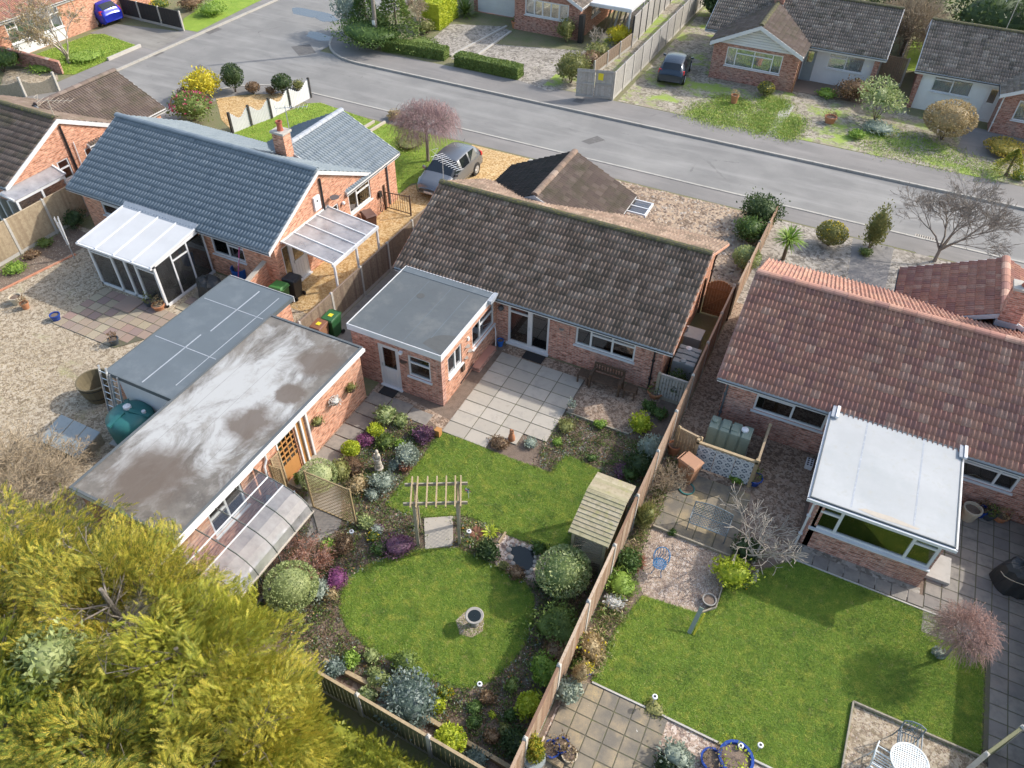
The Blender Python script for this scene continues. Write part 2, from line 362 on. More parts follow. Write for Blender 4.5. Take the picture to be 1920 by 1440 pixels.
# foliage
for nm, cs in {
    'leaf_conifer': [(0.07, 0.10, 0.018), (0.15, 0.185, 0.025), (0.27, 0.28, 0.035), (0.40, 0.36, 0.05), (0.50, 0.37, 0.06)],
    'leaf_conifer_dark': [(0.05, 0.075, 0.018), (0.09, 0.12, 0.025), (0.15, 0.17, 0.03)],
    'leaf_orange': [(0.16, 0.15, 0.03), (0.30, 0.24, 0.05), (0.42, 0.27, 0.06)],
    'leaf_green': [(0.04, 0.075, 0.02), (0.07, 0.12, 0.03), (0.11, 0.165, 0.045)],
    'leaf_mid': [(0.075, 0.11, 0.025), (0.12, 0.17, 0.045), (0.17, 0.22, 0.06)],
    'leaf_dark': [(0.025, 0.045, 0.015), (0.045, 0.075, 0.025), (0.075, 0.11, 0.04)],
    'leaf_lime': [(0.20, 0.26, 0.02), (0.32, 0.36, 0.03), (0.42, 0.44, 0.05)],
    'leaf_yellow': [(0.28, 0.24, 0.02), (0.50, 0.42, 0.03), (0.62, 0.54, 0.06)],
    'leaf_variegated': [(0.10, 0.15, 0.05), (0.26, 0.31, 0.12), (0.42, 0.44, 0.24), (0.16, 0.2, 0.08)],
    'leaf_silver': [(0.15, 0.18, 0.14), (0.24, 0.28, 0.23), (0.34, 0.38, 0.32)],
    'leaf_blue': [(0.06, 0.09, 0.075), (0.12, 0.16, 0.14), (0.26, 0.30, 0.28)],
    'leaf_pale': [(0.15, 0.19, 0.07), (0.23, 0.27, 0.11), (0.31, 0.34, 0.15)],
    'leaf_olive': [(0.10, 0.11, 0.035), (0.17, 0.18, 0.06), (0.24, 0.23, 0.08)],
    'leaf_brown': [(0.10, 0.06, 0.035), (0.17, 0.11, 0.06), (0.24, 0.17, 0.10)],
    'leaf_tan': [(0.20, 0.15, 0.075), (0.31, 0.24, 0.13), (0.40, 0.33, 0.19)],
    'leaf_red': [(0.13, 0.055, 0.035), (0.22, 0.10, 0.06), (0.28, 0.16, 0.10)],
    'leaf_bright': [(0.10, 0.17, 0.03), (0.17, 0.26, 0.04), (0.23, 0.32, 0.06)],
    'heather': [(0.22, 0.06, 0.17), (0.34, 0.10, 0.27), (0.16, 0.09, 0.10), (0.42, 0.18, 0.36)],
    'heather_dull': [(0.16, 0.07, 0.13), (0.24, 0.12, 0.20), (0.13, 0.10, 0.08)],
    'petal_yellow': [(0.60, 0.45, 0.02), (0.75, 0.60, 0.04)],
    'petal_white': [(0.65, 0.65, 0.62), (0.78, 0.78, 0.75)],
    'petal_pink': [(0.45, 0.05, 0.13), (0.60, 0.16, 0.24)],
    'petal_mixed': [(0.60, 0.45, 0.02), (0.35, 0.12, 0.36), (0.70, 0.68, 0.62), (0.42, 0.06, 0.10), (0.55, 0.32, 0.04)],
    'grass_blade': [(0.085, 0.175, 0.018), (0.17, 0.275, 0.026), (0.28, 0.345, 0.045), (0.20, 0.31, 0.03)],
    'grass_bright': [(0.20, 0.32, 0.035), (0.28, 0.40, 0.045), (0.34, 0.41, 0.08)],
    'litter': [(0.16, 0.11, 0.07), (0.30, 0.22, 0.14), (0.40, 0.31, 0.20), (0.20, 0.19, 0.09)],
}.items():
    M_leaf(nm, [tuple(min(.8, v * 1.45) for v in c) for c in cs] if nm[:4] == 'leaf' else cs)
M('bark_grey', (0.27, 0.24, 0.21), 0.9, [(14, (0.18, 0.155, 0.13), 0.45, 0.7)], (40, 0.4))
M('bark_pale', (0.42, 0.37, 0.31), 0.9, [(14, (0.30, 0.26, 0.21), 0.45, 0.7)], (40, 0.4))
M('bark_brown', (0.15, 0.11, 0.08), 0.9, [(14, (0.09, 0.07, 0.05), 0.45, 0.7)], (40, 0.4))
M('twig_pink', (0.40, 0.24, 0.20), 0.9, rnd=[(0.38, 0.24, 0.20), (0.48, 0.31, 0.26), (0.30, 0.20, 0.165)])
M('twig_purple', (0.3, 0.2, 0.2), 0.9, rnd=[(0.32, 0.21, 0.21), (0.44, 0.31, 0.31), (0.26, 0.18, 0.17)])
M('twig_tan', (0.36, 0.29, 0.20), 0.9, rnd=[(0.34, 0.27, 0.19), (0.42, 0.34, 0.23), (0.27, 0.22, 0.16)])
# plastics, metals, paints
for nm, c, ro in (('bin_green', (0.035, 0.13, 0.045), 0.45), ('bin_brown', (0.24, 0.11, 0.065), 0.5), ('bin_tan', (0.40, 0.21, 0.12), 0.55), ('bin_black', (0.035, 0.037, 0.042), 0.45),
                  ('bin_lid_green', (0.06, 0.20, 0.05), 0.45), ('bin_darkbrown', (0.13, 0.065, 0.05), 0.5), ('tank_teal', (0.035, 0.17, 0.165), 0.45), ('tank_green', (0.22, 0.27, 0.22), 0.55),
                  ('tank_grey', (0.28, 0.32, 0.33), 0.5), ('box_grey', (0.36, 0.37, 0.36), 0.5), ('pot_blue', (0.02, 0.06, 0.28), 0.15), ('pot_terracotta', (0.45, 0.20, 0.10), 0.8), ('pot_dark', (0.06, 0.075, 0.09), 0.4),
                  ('pot_cream', (0.55, 0.48, 0.36), 0.8), ('mat_black', (0.028, 0.027, 0.028), 0.95), ('tarp_black', (0.03, 0.033, 0.036), 0.5), ('rubber', (0.02, 0.02, 0.02), 0.8), ('blue_plastic', (0.02, 0.12, 0.42), 0.4),
                  ('pink_cloth', (0.55, 0.12, 0.28), 0.9), ('mint_cloth', (0.30, 0.52, 0.42), 0.9), ('stone_pale', (0.48, 0.43, 0.36), 0.9), ('stone_grey', (0.33, 0.31, 0.28), 0.9), ('sign_yellow', (0.75, 0.62, 0.03), 0.6),
                  ('terracotta_pot', (0.42, 0.13, 0.08), 0.8), ('white_plastic', (0.75, 0.76, 0.78), 0.4), ('lamp_red', (0.5, 0.02, 0.02), 0.25), ('plate_yellow', (0.72, 0.50, 0.03), 0.5), ('plate_white', (0.7, 0.7, 0.68), 0.5),
                  ('table_white', (0.62, 0.66, 0.66), 0.5), ('bench_metal', (0.16, 0.20, 0.22), 0.5), ('chair_blue', (0.03, 0.20, 0.42), 0.45), ('trellis_wood', (0.30, 0.225, 0.12), 0.85), ('pond_water', (0.012, 0.018, 0.018), 0.06),
                  ('barrel', (0.15, 0.125, 0.075), 0.85), ('cushion_green', (0.10, 0.24, 0.22), 0.9), ('ochre_wood', (0.45, 0.22, 0.07), 0.7), ('iron_brown', (0.10, 0.065, 0.045), 0.6), ('stain_dark', (0.09, 0.095, 0.095), 0.8)):
    M(nm, c, ro, [(8, tuple(v * 0.8 for v in c), 0.5, 0.8)], spec=0.45)
M('alu', (0.62, 0.64, 0.66), 0.35, [(8, (0.5, 0.52, 0.54), 0.5, 0.8)], metal=0.7, spec=0.5)
M('alu_dark', (0.13, 0.14, 0.13), 0.5, metal=0.3)
M('steel_dish', (0.10, 0.10, 0.11), 0.5)
M('car_silver', (0.20, 0.215, 0.235), 0.22, metal=0.55, spec=0.6)
M('car_dark', (0.045, 0.062, 0.085), 0.2, metal=0.4, spec=0.6)
M('car_blue', (0.02, 0.035, 0.42), 0.2, metal=0.3, spec=0.6)
M('car_glass', (0.012, 0.016, 0.02), 0.05, spec=0.8)
M('car_trim', (0.02, 0.02, 0.022), 0.5)
M('lamp_clear', (0.55, 0.57, 0.6), 0.15, spec=0.6)

# ------------------------------------------------------------------ mesh helpers
class MB:
    def __init__(self):
        self.v, self.f = [], []
    def add(self, vs, fs):
        o = len(self.v)
        self.v += [tuple(p) for p in vs]
        self.f += [tuple(i + o for i in f) for f in fs]
        return self
    def box(self, x0, x1, y0, y1, z0, z1):
        return self.add([(x0, y0, z0), (x1, y0, z0), (x1, y1, z0), (x0, y1, z0), (x0, y0, z1), (x1, y0, z1), (x1, y1, z1), (x0, y1, z1)],
                        [(3, 2, 1, 0), (4, 5, 6, 7), (0, 1, 5, 4), (1, 2, 6, 5), (2, 3, 7, 6), (3, 0, 4, 7)])
    def tbox(self, M4, sx, sy, sz, top=1.0):
        """box sx*sy*sz standing on the origin of M4; top scales its upper face"""
        vs = []
        for z, k in ((0, 1.0), (sz, top)):
            for x, y in ((-1, -1), (1, -1), (1, 1), (-1, 1)):
                vs.append(M4 @ Vector((x * sx / 2 * k, y * sy / 2 * k, z)))
        return self.add(vs, [(3, 2, 1, 0), (4, 5, 6, 7), (0, 1, 5, 4), (1, 2, 6, 5), (2, 3, 7, 6), (3, 0, 4, 7)])
    def prism(self, poly, z0, z1):
        n = len(poly)
        if sum(poly[i][0] * poly[(i + 1) % n][1] - poly[(i + 1) % n][0] * poly[i][1] for i in range(n)) < 0:
            poly = poly[::-1]
        vs = [(p[0], p[1], z0) for p in poly] + [(p[0], p[1], z1) for p in poly]
        fs = [tuple(range(n - 1, -1, -1)), tuple(range(n, 2 * n))] + [(i, (i + 1) % n, n + (i + 1) % n, n + i) for i in range(n)]
        return self.add(vs, fs)
    def sheet(self, poly, z):
        n = len(poly)
        if sum(poly[i][0] * poly[(i + 1) % n][1] - poly[(i + 1) % n][0] * poly[i][1] for i in range(n)) < 0:
            poly = poly[::-1]
        return self.add([(p[0], p[1], z) for p in poly], [tuple(range(n))])
    def hull(self, a, b):
        """join two polygons of equal length (a below b)"""
        n = len(a)
        return self.add(list(a) + list(b), [tuple(range(n - 1, -1, -1)), tuple(range(n, 2 * n))] + [(i, (i + 1) % n, n + (i + 1) % n, n + i) for i in range(n)])
    def tube(self, p0, p1, r0, r1=None, n=6, cap=True):
        r1 = r0 if r1 is None else r1
        p0, p1 = Vector(p0), Vector(p1)
        d = p1 - p0
        if d.length < 1e-6:
            return self
        d.normalize()
        a = d.orthogonal().normalized()
        b = d.cross(a)
        vs = []
        for p, r in ((p0, r0), (p1, r1)):
            for i in range(n):
                t = 2 * math.pi * i / n
                vs.append(p + (a * math.cos(t) + b * math.sin(t)) * r)
        fs = [(i, (i + 1) % n, n + (i + 1) % n, n + i) for i in range(n)]
        if cap:
            fs += [tuple(range(n - 1, -1, -1)), tuple(range(n, 2 * n))]
        return self.add(vs, fs)
    def path(self, pts, r, n=6):
        for a, b in zip(pts[:-1], pts[1:]):
            self.tube(a, b, r, r, n)
        return self
    def bar(self, p0, p1, w, h, up=(0, 0, 1)):
        """rectangular bar from p0 to p1, w across, h along up"""
        p0, p1, up = Vector(p0), Vector(p1), Vector(up)
        d = (p1 - p0).normalized()
        s = d.cross(up).normalized() * (w / 2)
        u = s.cross(d).normalized() * (h / 2)
        vs = [p + q for p in (p0, p1) for q in (-s - u, s - u, s + u, -s + u)]
        return self.add(vs, [(0, 3, 2, 1), (4, 5, 6, 7), (0, 1, 5, 4), (1, 2, 6, 5), (2, 3, 7, 6), (3, 0, 4, 7)])
    def lathe(self, prof, n=16, c=(0, 0, 0), cap=True, sx=1.0, sy=1.0):
        vs = []
        for r, z in prof:
            for i in range(n):
                t = 2 * math.pi * i / n
                vs.append((c[0] + r * sx * math.cos(t), c[1] + r * sy * math.sin(t), c[2] + z))
        fs = []
        for k in range(len(prof) - 1):
            for i in range(n):
                j = (i + 1) % n
                fs.append((k * n + i, k * n + j, (k + 1) * n + j, (k + 1) * n + i))
        if cap:
            fs.append(tuple(range(n - 1, -1, -1)))
            m = (len(prof) - 1) * n
            fs.append(tuple(range(m, m + n)))
        return self.add(vs, fs)
    def ball(self, c, r, n=8, m=6, sz=1.0):
        prof = [(r * math.sin(math.pi * k / m), -r * sz * math.cos(math.pi * k / m)) for k in range(m + 1)]
        prof[0] = (r * 0.02, prof[0][1]); prof[-1] = (r * 0.02, prof[-1][1])
        return self.lathe(prof, n, c)
    def mesh(self, name, smooth=False):
        me = bpy.data.meshes.new(name)
        me.from_pydata(self.v, [], self.f)
        if smooth:
            me.polygons.foreach_set('use_smooth', [True] * len(me.polygons))
        me.update()
        return me
    def build(self, name, mat, parent=None, smooth=False, bevel=0.0):
        """links the shape as one mesh; its points are world points, moved into the parent's frame"""
        me = self.mesh(name, smooth)
        if bevel:
            bm = bmesh.new(); bm.from_mesh(me)
            bmesh.ops.bevel(bm, geom=list(bm.edges), offset=bevel, segments=2, profile=0.7, affect='EDGES', clamp_overlap=True)
            bm.to_mesh(me); bm.free()
        me.materials.append(MATS[mat])
        return link(name, me, parent)

def wloc(o):
    v = Vector((0, 0, 0))
    while o is not None:
        v += o.location
        o = o.parent
    return v

def link(name, me, parent=None, loc=None):
    """the mesh holds world points; the object sits at its parent's base without turning anything"""
    o = bpy.data.objects.new(name, me)
    col.objects.link(o)
    if parent is not None:
        o.parent = parent
        o.location = -wloc(parent) if loc is None else loc
    return o

def tag(o, label=None, cat=None, group=None, kind=None):
    if label: o['label'] = label
    if cat: o['category'] = cat
    if group: o['group'] = group
    if kind: o['kind'] = kind
    return o

def thing(name, label, cat, loc, group=None):
    o = bpy.data.objects.new(name, None)
    o.empty_display_size = 0.2
    col.objects.link(o)
    o.location = (loc[0], loc[1], loc[2] if len(loc) > 2 else 0.0)
    return tag(o, label, cat, group)

def tone(o, label):
    o['label'] = label
    return o

def struct(name, mb, mat, **kw):
    return tag(mb.build(name, mat, **kw), kind='structure')

def fastmesh(name, V, F, mat, rnd=None, smooth=False):
    """V (n,3), F (m,k) integer array with constant k"""
    me = bpy.data.meshes.new(name)
    V = np.ascontiguousarray(V, dtype=np.float32); F = np.ascontiguousarray(F, dtype=np.int32)
    m, k = F.shape
    me.vertices.add(len(V)); me.vertices.foreach_set('co', V.ravel())
    me.loops.add(m * k); me.loops.foreach_set('vertex_index', F.ravel())
    me.polygons.add(m)
    me.polygons.foreach_set('loop_start', np.arange(0, m * k, k, dtype=np.int32))
    me.polygons.foreach_set('loop_total', np.full(m, k, dtype=np.int32))
    if smooth:
        me.polygons.foreach_set('use_smooth', np.ones(m, dtype=bool))
    me.update(calc_edges=True)
    if rnd is not None:
        a = me.attributes.new('rnd', 'FLOAT', 'FACE')
        a.data.foreach_set('value', np.ascontiguousarray(rnd, dtype=np.float32))
    if mat:
        me.materials.append(MATS[mat])
    return me

# ---------------------------------------------------------------- leaves
def unit(a):
    return a / np.maximum(np.linalg.norm(a, axis=1, keepdims=True), 1e-9)

def leaves(C, D, size, aspect=0.45, bend=0.0):
    """one pointed four-cornered leaf per centre C along direction D; returns V, F"""
    n = len(C)
    D = unit(D)
    X = unit(np.cross(D, unit(RNG.normal(size=(n, 3)))))
    s = (size * RNG.uniform(0.6, 1.35, n))[:, None]
    w = s * aspect
    a = C - D * s * 0.5
    b = C + X * w * 0.5
    c = C + D * s * 0.5
    d = C - X * w * 0.5
    V = np.stack([a, b, c, d], 1).reshape(-1, 3)
    F = np.arange(n * 4).reshape(n, 4)
    return V, F

def lumps(D, k=9, amp=0.16):
    """smooth bumps over the sphere of directions"""
    h = np.zeros(len(D))
    for _ in range(k):
        a = RNG.normal(size=3); a /= np.linalg.norm(a)
        h += np.maximum(0, D @ a) ** RNG.uniform(3, 9) * RNG.uniform(-1, 1)
    return 1 + amp * h

def sphere_pts(n, zmin=-0.35):
    D = unit(RNG.normal(size=(n * 2, 3)))
    D = D[D[:, 2] > zmin]
    while len(D) < n:
        E = unit(RNG.normal(size=(n, 3))); D = np.concatenate([D, E[E[:, 2] > zmin]])
    return D[:n]

def crown(c, rx, ry, rz, n, size, mat, name='foliage', amp=0.18, aspect=0.45, zmin=-0.4, out=0.6, up=0.25, core=0.72, shape=None, fill=0.35):
    """lumpy leafy volume round c: leaves spread through the outer part of the volume"""
    D = sphere_pts(n, zmin)
    lump_seed = RNG.integers(1 << 30)
    def rad(Dd):
        global RNG
        keep = RNG
        RNG = np.random.default_rng(lump_seed)
        r = lumps(Dd, 16, amp * (1.9 if amp > .09 else 1))
        RNG = keep
        if shape is not None:
            r = r * shape(Dd)
        return r
    r = rad(D) * (1 - fill * RNG.random(n) ** 2.2)
    if amp > .09:
        r = r * (1 + RNG.normal(0, .07, n)) * np.where(RNG.random(n) < .07, RNG.uniform(1.05, 1.4, n), 1.0)
    S = np.array([rx, ry, rz])
    C = np.array(c) + D * r[:, None] * S
    dirs = D * out + RNG.normal(size=(n, 3)) * 0.6 + np.array([0, 0, up])
    V, F = leaves(C, dirs, np.full(n, size), aspect)
    rn = RNG.random(len(F))
    if core:
        k, m = 14, 9
        th = np.linspace(0, 2 * np.pi, k, endpoint=False)
        ph = np.linspace(0.05, np.pi * (0.5 + math.asin(max(-1, min(1, -zmin))) / np.pi), m)
        P = np.array([(math.sin(p) * math.cos(t), math.sin(p) * math.sin(t), math.cos(p)) for p in ph for t in th])
        CV = np.array(c) + P * (rad(P) * core)[:, None] * S
        CF = np.array([(i * k + j, (i + 1) * k + j, (i + 1) * k + (j + 1) % k, i * k + (j + 1) % k) for i in range(m - 1) for j in range(k)])
        F = np.concatenate([F, CF + len(V)]); V = np.concatenate([V, CV]); rn = np.concatenate([rn, RNG.random(len(CF)) * 0.3])
    return fastmesh(name, V, F, mat, rn)

def tubes(segs, n=4):
    """segs: list of (p0, p1, r0, r1) -> V, F"""
    A = np.array([s[0] for s in segs], float); B = np.array([s[1] for s in segs], float)
    r0 = np.array([s[2] for s in segs]); r1 = np.array([s[3] for s in segs])
    D = unit(B - A)
    ref = np.where(np.abs(D[:, 2:3]) < 0.9, np.array([[0, 0, 1.0]]), np.array([[1.0, 0, 0]]))
    X = unit(np.cross(D, ref)); Y = np.cross(D, X)
    ring = []
    for P, r in ((A, r0), (B, r1)):
        for i in range(n):
            t = 2 * math.pi * i / n
            ring.append(P + (X * math.cos(t) + Y * math.sin(t)) * r[:, None])
    V = np.stack(ring, 1).reshape(-1, 3)
    base = (np.arange(len(segs)) * 2 * n)[:, None, None]
    q = np.array([(i, (i + 1) % n, n + (i + 1) % n, n + i) for i in range(n)])[None]
    return V, (base + q).reshape(-1, 4)

def grow(p, d, length, r, depth, segs, rnd, spread=0.6, ratio=0.72, kids=(2, 3), droop=0.0, bend=0.18, rmin=0.004, steps=3, tips=None):
    p = np.array(p, float); d = np.array(d, float); d /= np.linalg.norm(d)
    for k in range(steps):
        d = d + np.array([rnd.gauss(0, bend), rnd.gauss(0, bend), rnd.gauss(0, bend * 0.6) - droop]); d /= np.linalg.norm(d)
        q = p + d * length / steps
        r2 = max(rmin, r * (1 - 0.35 * (k + 1) / steps))
        segs.append((tuple(p), tuple(q), max(rmin, r * (1 - 0.35 * k / steps)), r2))
        p = q
        if depth > 0 and k >= steps - 2 and rnd.random() < 0.6:
            e = d + np.array([rnd.gauss(0, spread), rnd.gauss(0, spread), rnd.gauss(0, spread * 0.6)])
            grow(p, e, length * ratio * rnd.uniform(0.7, 1.0), r2 * 0.6, depth - 1, segs, rnd, spread, ratio, kids, droop, bend, rmin, steps, tips)
    if depth > 0:
        for _ in range(rnd.randint(*kids)):
            e = d + np.array([rnd.gauss(0, spread), rnd.gauss(0, spread), rnd.gauss(0, spread * 0.6)])
            grow(p, e, length * ratio * rnd.uniform(0.75, 1.1), r2 * 0.7, depth - 1, segs, rnd, spread, ratio, kids, droop, bend, rmin, steps, tips)
    elif tips is not None:
        tips.append((tuple(p), tuple(d)))

def branches(name, segs, mat, parent, n=4):
    V, F = tubes(segs, n)
    return link(name, fastmesh(name, V, F, mat, RNG.random(len(F))), parent)

# ------------------------------------------------------------------ the setting: ground, roads, pavements, lawns
struct('ground', MB().sheet([(-260, -120), (200, -120), (200, 320), (-260, 320)], -0.11), 'rough_ground')
struct('road', MB().sheet([(-46.2, -30), (-36, -30), (-36, 36), (60, 36), (60, 43.5), (-36, 43.5), (-36, 110), (-46.2, 110)], -0.095), 'asphalt')
def arc(cx, cy, r, a0, a1, n=9):
    return [(cx + r * math.cos(R(a0 + (a1 - a0) * i / n)), cy + r * math.sin(R(a0 + (a1 - a0) * i / n))) for i in range(n + 1)]
# kerbed blocks of land: the road lies a step lower between them
struct('ground_south', MB().prism([(60, -30), (60, 37.25), (-33.5, 37.25)] + arc(-33.5, 32.75, 4.5, 90, 180)[1:] + [(-38, -30)], -0.105, 0.0), 'rough_ground')
struct('ground_north', MB().prism([(60, 42.85), (60, 110), (-37.0, 110), (-37.0, 47.5)] + arc(-32.3, 47.4, 4.6, 180, 270)[1:], -0.105, 0.0), 'rough_ground')
struct('ground_west', MB().prism([(-45.6, -30), (-45.6, 110), (-90, 110), (-90, -30)], -0.105, 0.0), 'rough_ground')
# footways
struct('footway_near', MB().sheet([(60, 35.75), (60, 37.25), (-33.5, 37.25)] + arc(-33.5, 32.75, 4.5, 90, 180)[1:] + [(-38, 26), (-36.7, 26)] + arc(-33.5, 32.75, 3.1, 180, 90)[:-1] + [(-33.0, 35.9)], 0.004), 'footway')
struct('footway_far', MB().sheet([(60, 42.85), (60, 45.3), (-26, 45.25), (-31.5, 45.2)] + arc(-32.3, 48.6, 3.4, 270, 180)[1:] + [(-35.7, 110), (-37, 110), (-37, 47.5)] + arc(-32.3, 47.4, 4.6, 180, 270)[1:], 0.004), 'footway')
struct('footway_west', MB().sheet([(-45.6, -30), (-45.6, 110), (-47.3, 110), (-47.3, -30)], 0.004), 'footway')
def kerb(name, pts, side, mat='kerb_stone'):
    """a line of kerb stones, each its own piece under the kerb"""
    root = tag(bpy.data.objects.new(name, None), kind='structure'); col.objects.link(root); root.location = (pts[0][0], pts[0][1], 0)
    d = 0.0
    L = [0.0]
    for a, b in zip(pts[:-1], pts[1:]):
        L.append(L[-1] + math.dist(a, b))
    def at(s):
        for i in range(len(L) - 1):
            if s <= L[i + 1] + 1e-9:
                k = (s - L[i]) / max(1e-9, L[i + 1] - L[i])
                return (pts[i][0] + (pts[i + 1][0] - pts[i][0]) * k, pts[i][1] + (pts[i + 1][1] - pts[i][1]) * k)
        return pts[-1]
    n = int(L[-1] / 0.915)
    for i in range(n):
        a, b = at(i * L[-1] / n + 0.008), at((i + 1) * L[-1] / n - 0.008)
        m = MB().bar((a[0], a[1], -0.035 + random.uniform(-0.004, 0.004)), (b[0], b[1], -0.035), 0.14, 0.13)
        m.build('kerb_stone', mat, root)
    return root
kerb('kerb_near', [(24, 37.25), (-33.5, 37.25)] + arc(-33.5, 32.75, 4.5, 90, 170, 14)[1:], 1)
kerb('kerb_far', [(24, 42.85), (-32.3, 42.8)] + arc(-32.3, 47.4, 4.6, 270, 180, 14)[1:] + [(-37.0, 62)], 1, 'kerb_stone')
kerb('kerb_west', [(-45.6, 24), (-45.6, 62)], 1)

POLYS = []
def poly(name, mat, z, pts, kind="structure", thick=0.0, label=None, cat=None):
    POLYS.append((name, [(p[0], p[1]) for p in pts]))
    if name == 'weedy_lawn':
        return None
    m = MB(); z += 0.0004 * len(POLYS) * (0 if thick else 0.2)
    if thick:
        m.prism(pts, 0.0, z)
    else:
        m.sheet(pts, z)
    return tag(m.build(name, mat), label, cat, kind=kind)

# tar repairs, puddles, manholes and gully on the road
for k, (px, rx, ry) in enumerate((((-41.57, 49.59), 1.6, 1.0), ((-37.76, 45.82), 1.3, 0.7), ((-39.68, 49.37), 1.0, 0.7))):
    struct('puddle', MB().sheet([(px[0] + rx * (1 + 0.25 * math.sin(3 * a + k)) * math.cos(a), px[1] + ry * (1 + 0.3 * math.cos(2 * a + k)) * math.sin(a)) for a in [i * math.pi / 10 for i in range(20)]], -0.0915 + 0.0006 * k), 'puddle')
M('tar_patch', (0.13, 0.125, 0.12), 0.85, [(4, (0.17, 0.165, 0.16), 0.5, 0.7)], (80, 0.2))
for pts in ([(-38.30, 43.22),(-37.46, 44.27),(-36.07, 43.15),(-36.74, 42.10)], [(-41.63, 36.95),(-41.62, 37.70),(-40.76, 37.42),(-40.81, 36.67)], [(-14.31, 39.26),(-13.73, 40.34),(-13.12, 40.04),(-13.74, 39.10)],
            [(-46.14, 42.62),(-45.99, 43.87),(-44.97, 43.65),(-45.02, 42.35)], [(-46.41, 37.42),(-46.45, 38.20),(-45.26, 38.15),(-45.26, 37.26)]):
    struct('tar_patch', MB().sheet(list(pts), -0.0893), 'tar_patch')
M('patch_grey', (0.17, 0.165, 0.16), 0.8, [(30, (0.22, 0.215, 0.2), 0.5, 0.7)])
for pts in ([(-16.83, 43.93),(-16.78, 44.60),(-16.21, 44.54),(-16.23, 43.89)],):
    tag(MB().prism(list(pts), 0.004, 0.009).build('manhole_cover', 'tar_patch'), 'dark square manhole cover set in the footway before the grey gates', 'manhole cover')
m = thing('drain_grate', 'slotted iron drain grate at the kerb below the leafless tree', 'drain grate', ((4.64, 37.37)[0], (4.64, 37.37)[1], -0.09))
x, y = (4.64, 37.37)
MB().box(x - 0.5, x + 0.5, 37.33, 37.75, -0.094, -0.085).build('frame', 'stone_pale', m)
for i in range(9):
    MB().box(x - 0.45 + i * 0.105, x - 0.40 + i * 0.105, 37.36, 37.72, -0.086, -0.078).build('slot_bar', 'gutter_black', m)
tag(MB().lathe([(0.42, 0.003), (0.42, 0.008)], 20, (*(4.57, 36.09), 0.0)).build('manhole_cover', 'footway'), 'round manhole cover in the footway under the leafless tree', 'manhole cover')

# ---- front gardens on the near side of the road
poly('gravel_garden', 'gravel_cobble', 0.008, [(-15.9, 28.3), (-2.7, 28.3), (-2.7, 35.72), (-15.9, 35.72)])
poly('driveway', 'gravel_gold', 0.008, [(-20.3, 18.9), (-17.05, 18.9), (-17.05, 29.4), (-15.95, 30.2), (-15.95, 35.72), (-19.6, 35.72), (-19.6, 31), (-20.3, 30)])
poly('driveway_edging', 'concrete', 0.03, [(-15.95, 30.4), (-15.65, 30.4), (-15.65, 35.72), (-15.95, 35.72)], thick=0.03)
poly('front_lawn', 'lawn_bright', 0.010, [(-30.2, 29.2), (-20.35, 29.2), (-20.35, 30.3), (-19.7, 31), (-19.7, 35.70), (-26.5, 35.72), (-30.6, 36.3), (-31.2, 35.9), (-32.56, 30.51)])
poly('front_gravel', 'gravel_gold', 0.012, [(-32.82, 30.76),(-34.33, 31.57),(-36.69, 33.75),(-35.80, 34.69),(-33.57, 36.34),(-32.58, 37.34),(-32.71, 34.99),(-32.25, 32.67)])
poly('front_gravel_right', 'gravel_grey', 0.008, [(-2.5, 28.0), (12, 28.0), (12, 35.72), (-2.5, 35.72)])
poly('front_path', 'footway', 0.011, [(2.0, 28.0), (3.3, 28.0), (3.3, 35.74), (1.4, 35.74)])
for p in ([(-25.98, 35.19),(-25.93, 36.04),(-25.60, 35.88),(-25.61, 34.98)], [(-25.86, 34.46),(-25.77, 34.66),(-25.74, 36.39),(-26.00, 36.50)]):
    pass
# ---- main garden
poly('garden_soil', 'soil', 0.006, [(-13.45, 5.9), (-2.6, 5.9), (-2.6, 20.9), (-13.45, 20.9)])
poly('side_passage', 'slab_dark', 0.008, [(-17.0, 16.0), (-14.5, 16.0), (-14.5, 21.0), (-15.0, 21.0), (-15.0, 29), (-17.0, 29)])
poly('upper_lawn', 'lawn', 0.035, [(-10.06, 11.94),(-10.04, 13.10),(-10.01, 14.45),(-10.06, 15.50),(-9.35, 15.57),(-8.23, 15.54),(-7.22, 15.53),(-5.76, 15.57),(-5.62, 16.59),(-4.86, 16.50),(-4.28, 16.43),(-3.91, 15.18),(-4.18, 13.63),(-4.03, 13.01),(-4.43, 12.73),(-5.04, 12.70),(-5.79, 12.67),(-6.25, 12.66),(-6.95, 12.75),(-7.49, 12.73),(-7.88, 12.54),(-8.61, 12.10),(-9.31, 11.92)], thick=1)
poly('round_lawn', 'lawn', 0.035, [(-9.40, 8.52),(-9.55, 9.05),(-9.29, 9.75),(-8.74, 10.39),(-8.05, 11.00),(-7.18, 11.46),(-6.35, 11.50),(-5.57, 11.41),(-4.79, 11.35),(-4.29, 10.99),(-4.00, 10.31),(-3.93, 9.61),(-4.02, 8.90),(-4.29, 8.21),(-4.71, 7.77),(-5.42, 7.56),(-6.39, 7.50),(-7.62, 7.51),(-8.56, 7.71),(-9.09, 8.05)], thick=1)
poly('gravel_seat', 'gravel_brown', 0.012, [(-6.46, 20.95), (-3.5, 20.95), (-3.55, 20.0), (-4.0, 18.5), (-6.4, 18.5)])
poly('gravel_house', 'gravel_brown', 0.011, [(-13.45, 16.7), (-10.08, 16.2), (-10.08, 20.95), (-6.48, 20.95), (-6.48, 20.42), (-10.08, 20.42), (-10.0, 15.6), (-11.0, 15.95), (-13.45, 16.0)])
poly('gravel_garage', 'gravel_brown', 0.010, [(-13.46, 15.9), (-13.46, 7), (-13.05, 7), (-13.05, 15.9)])
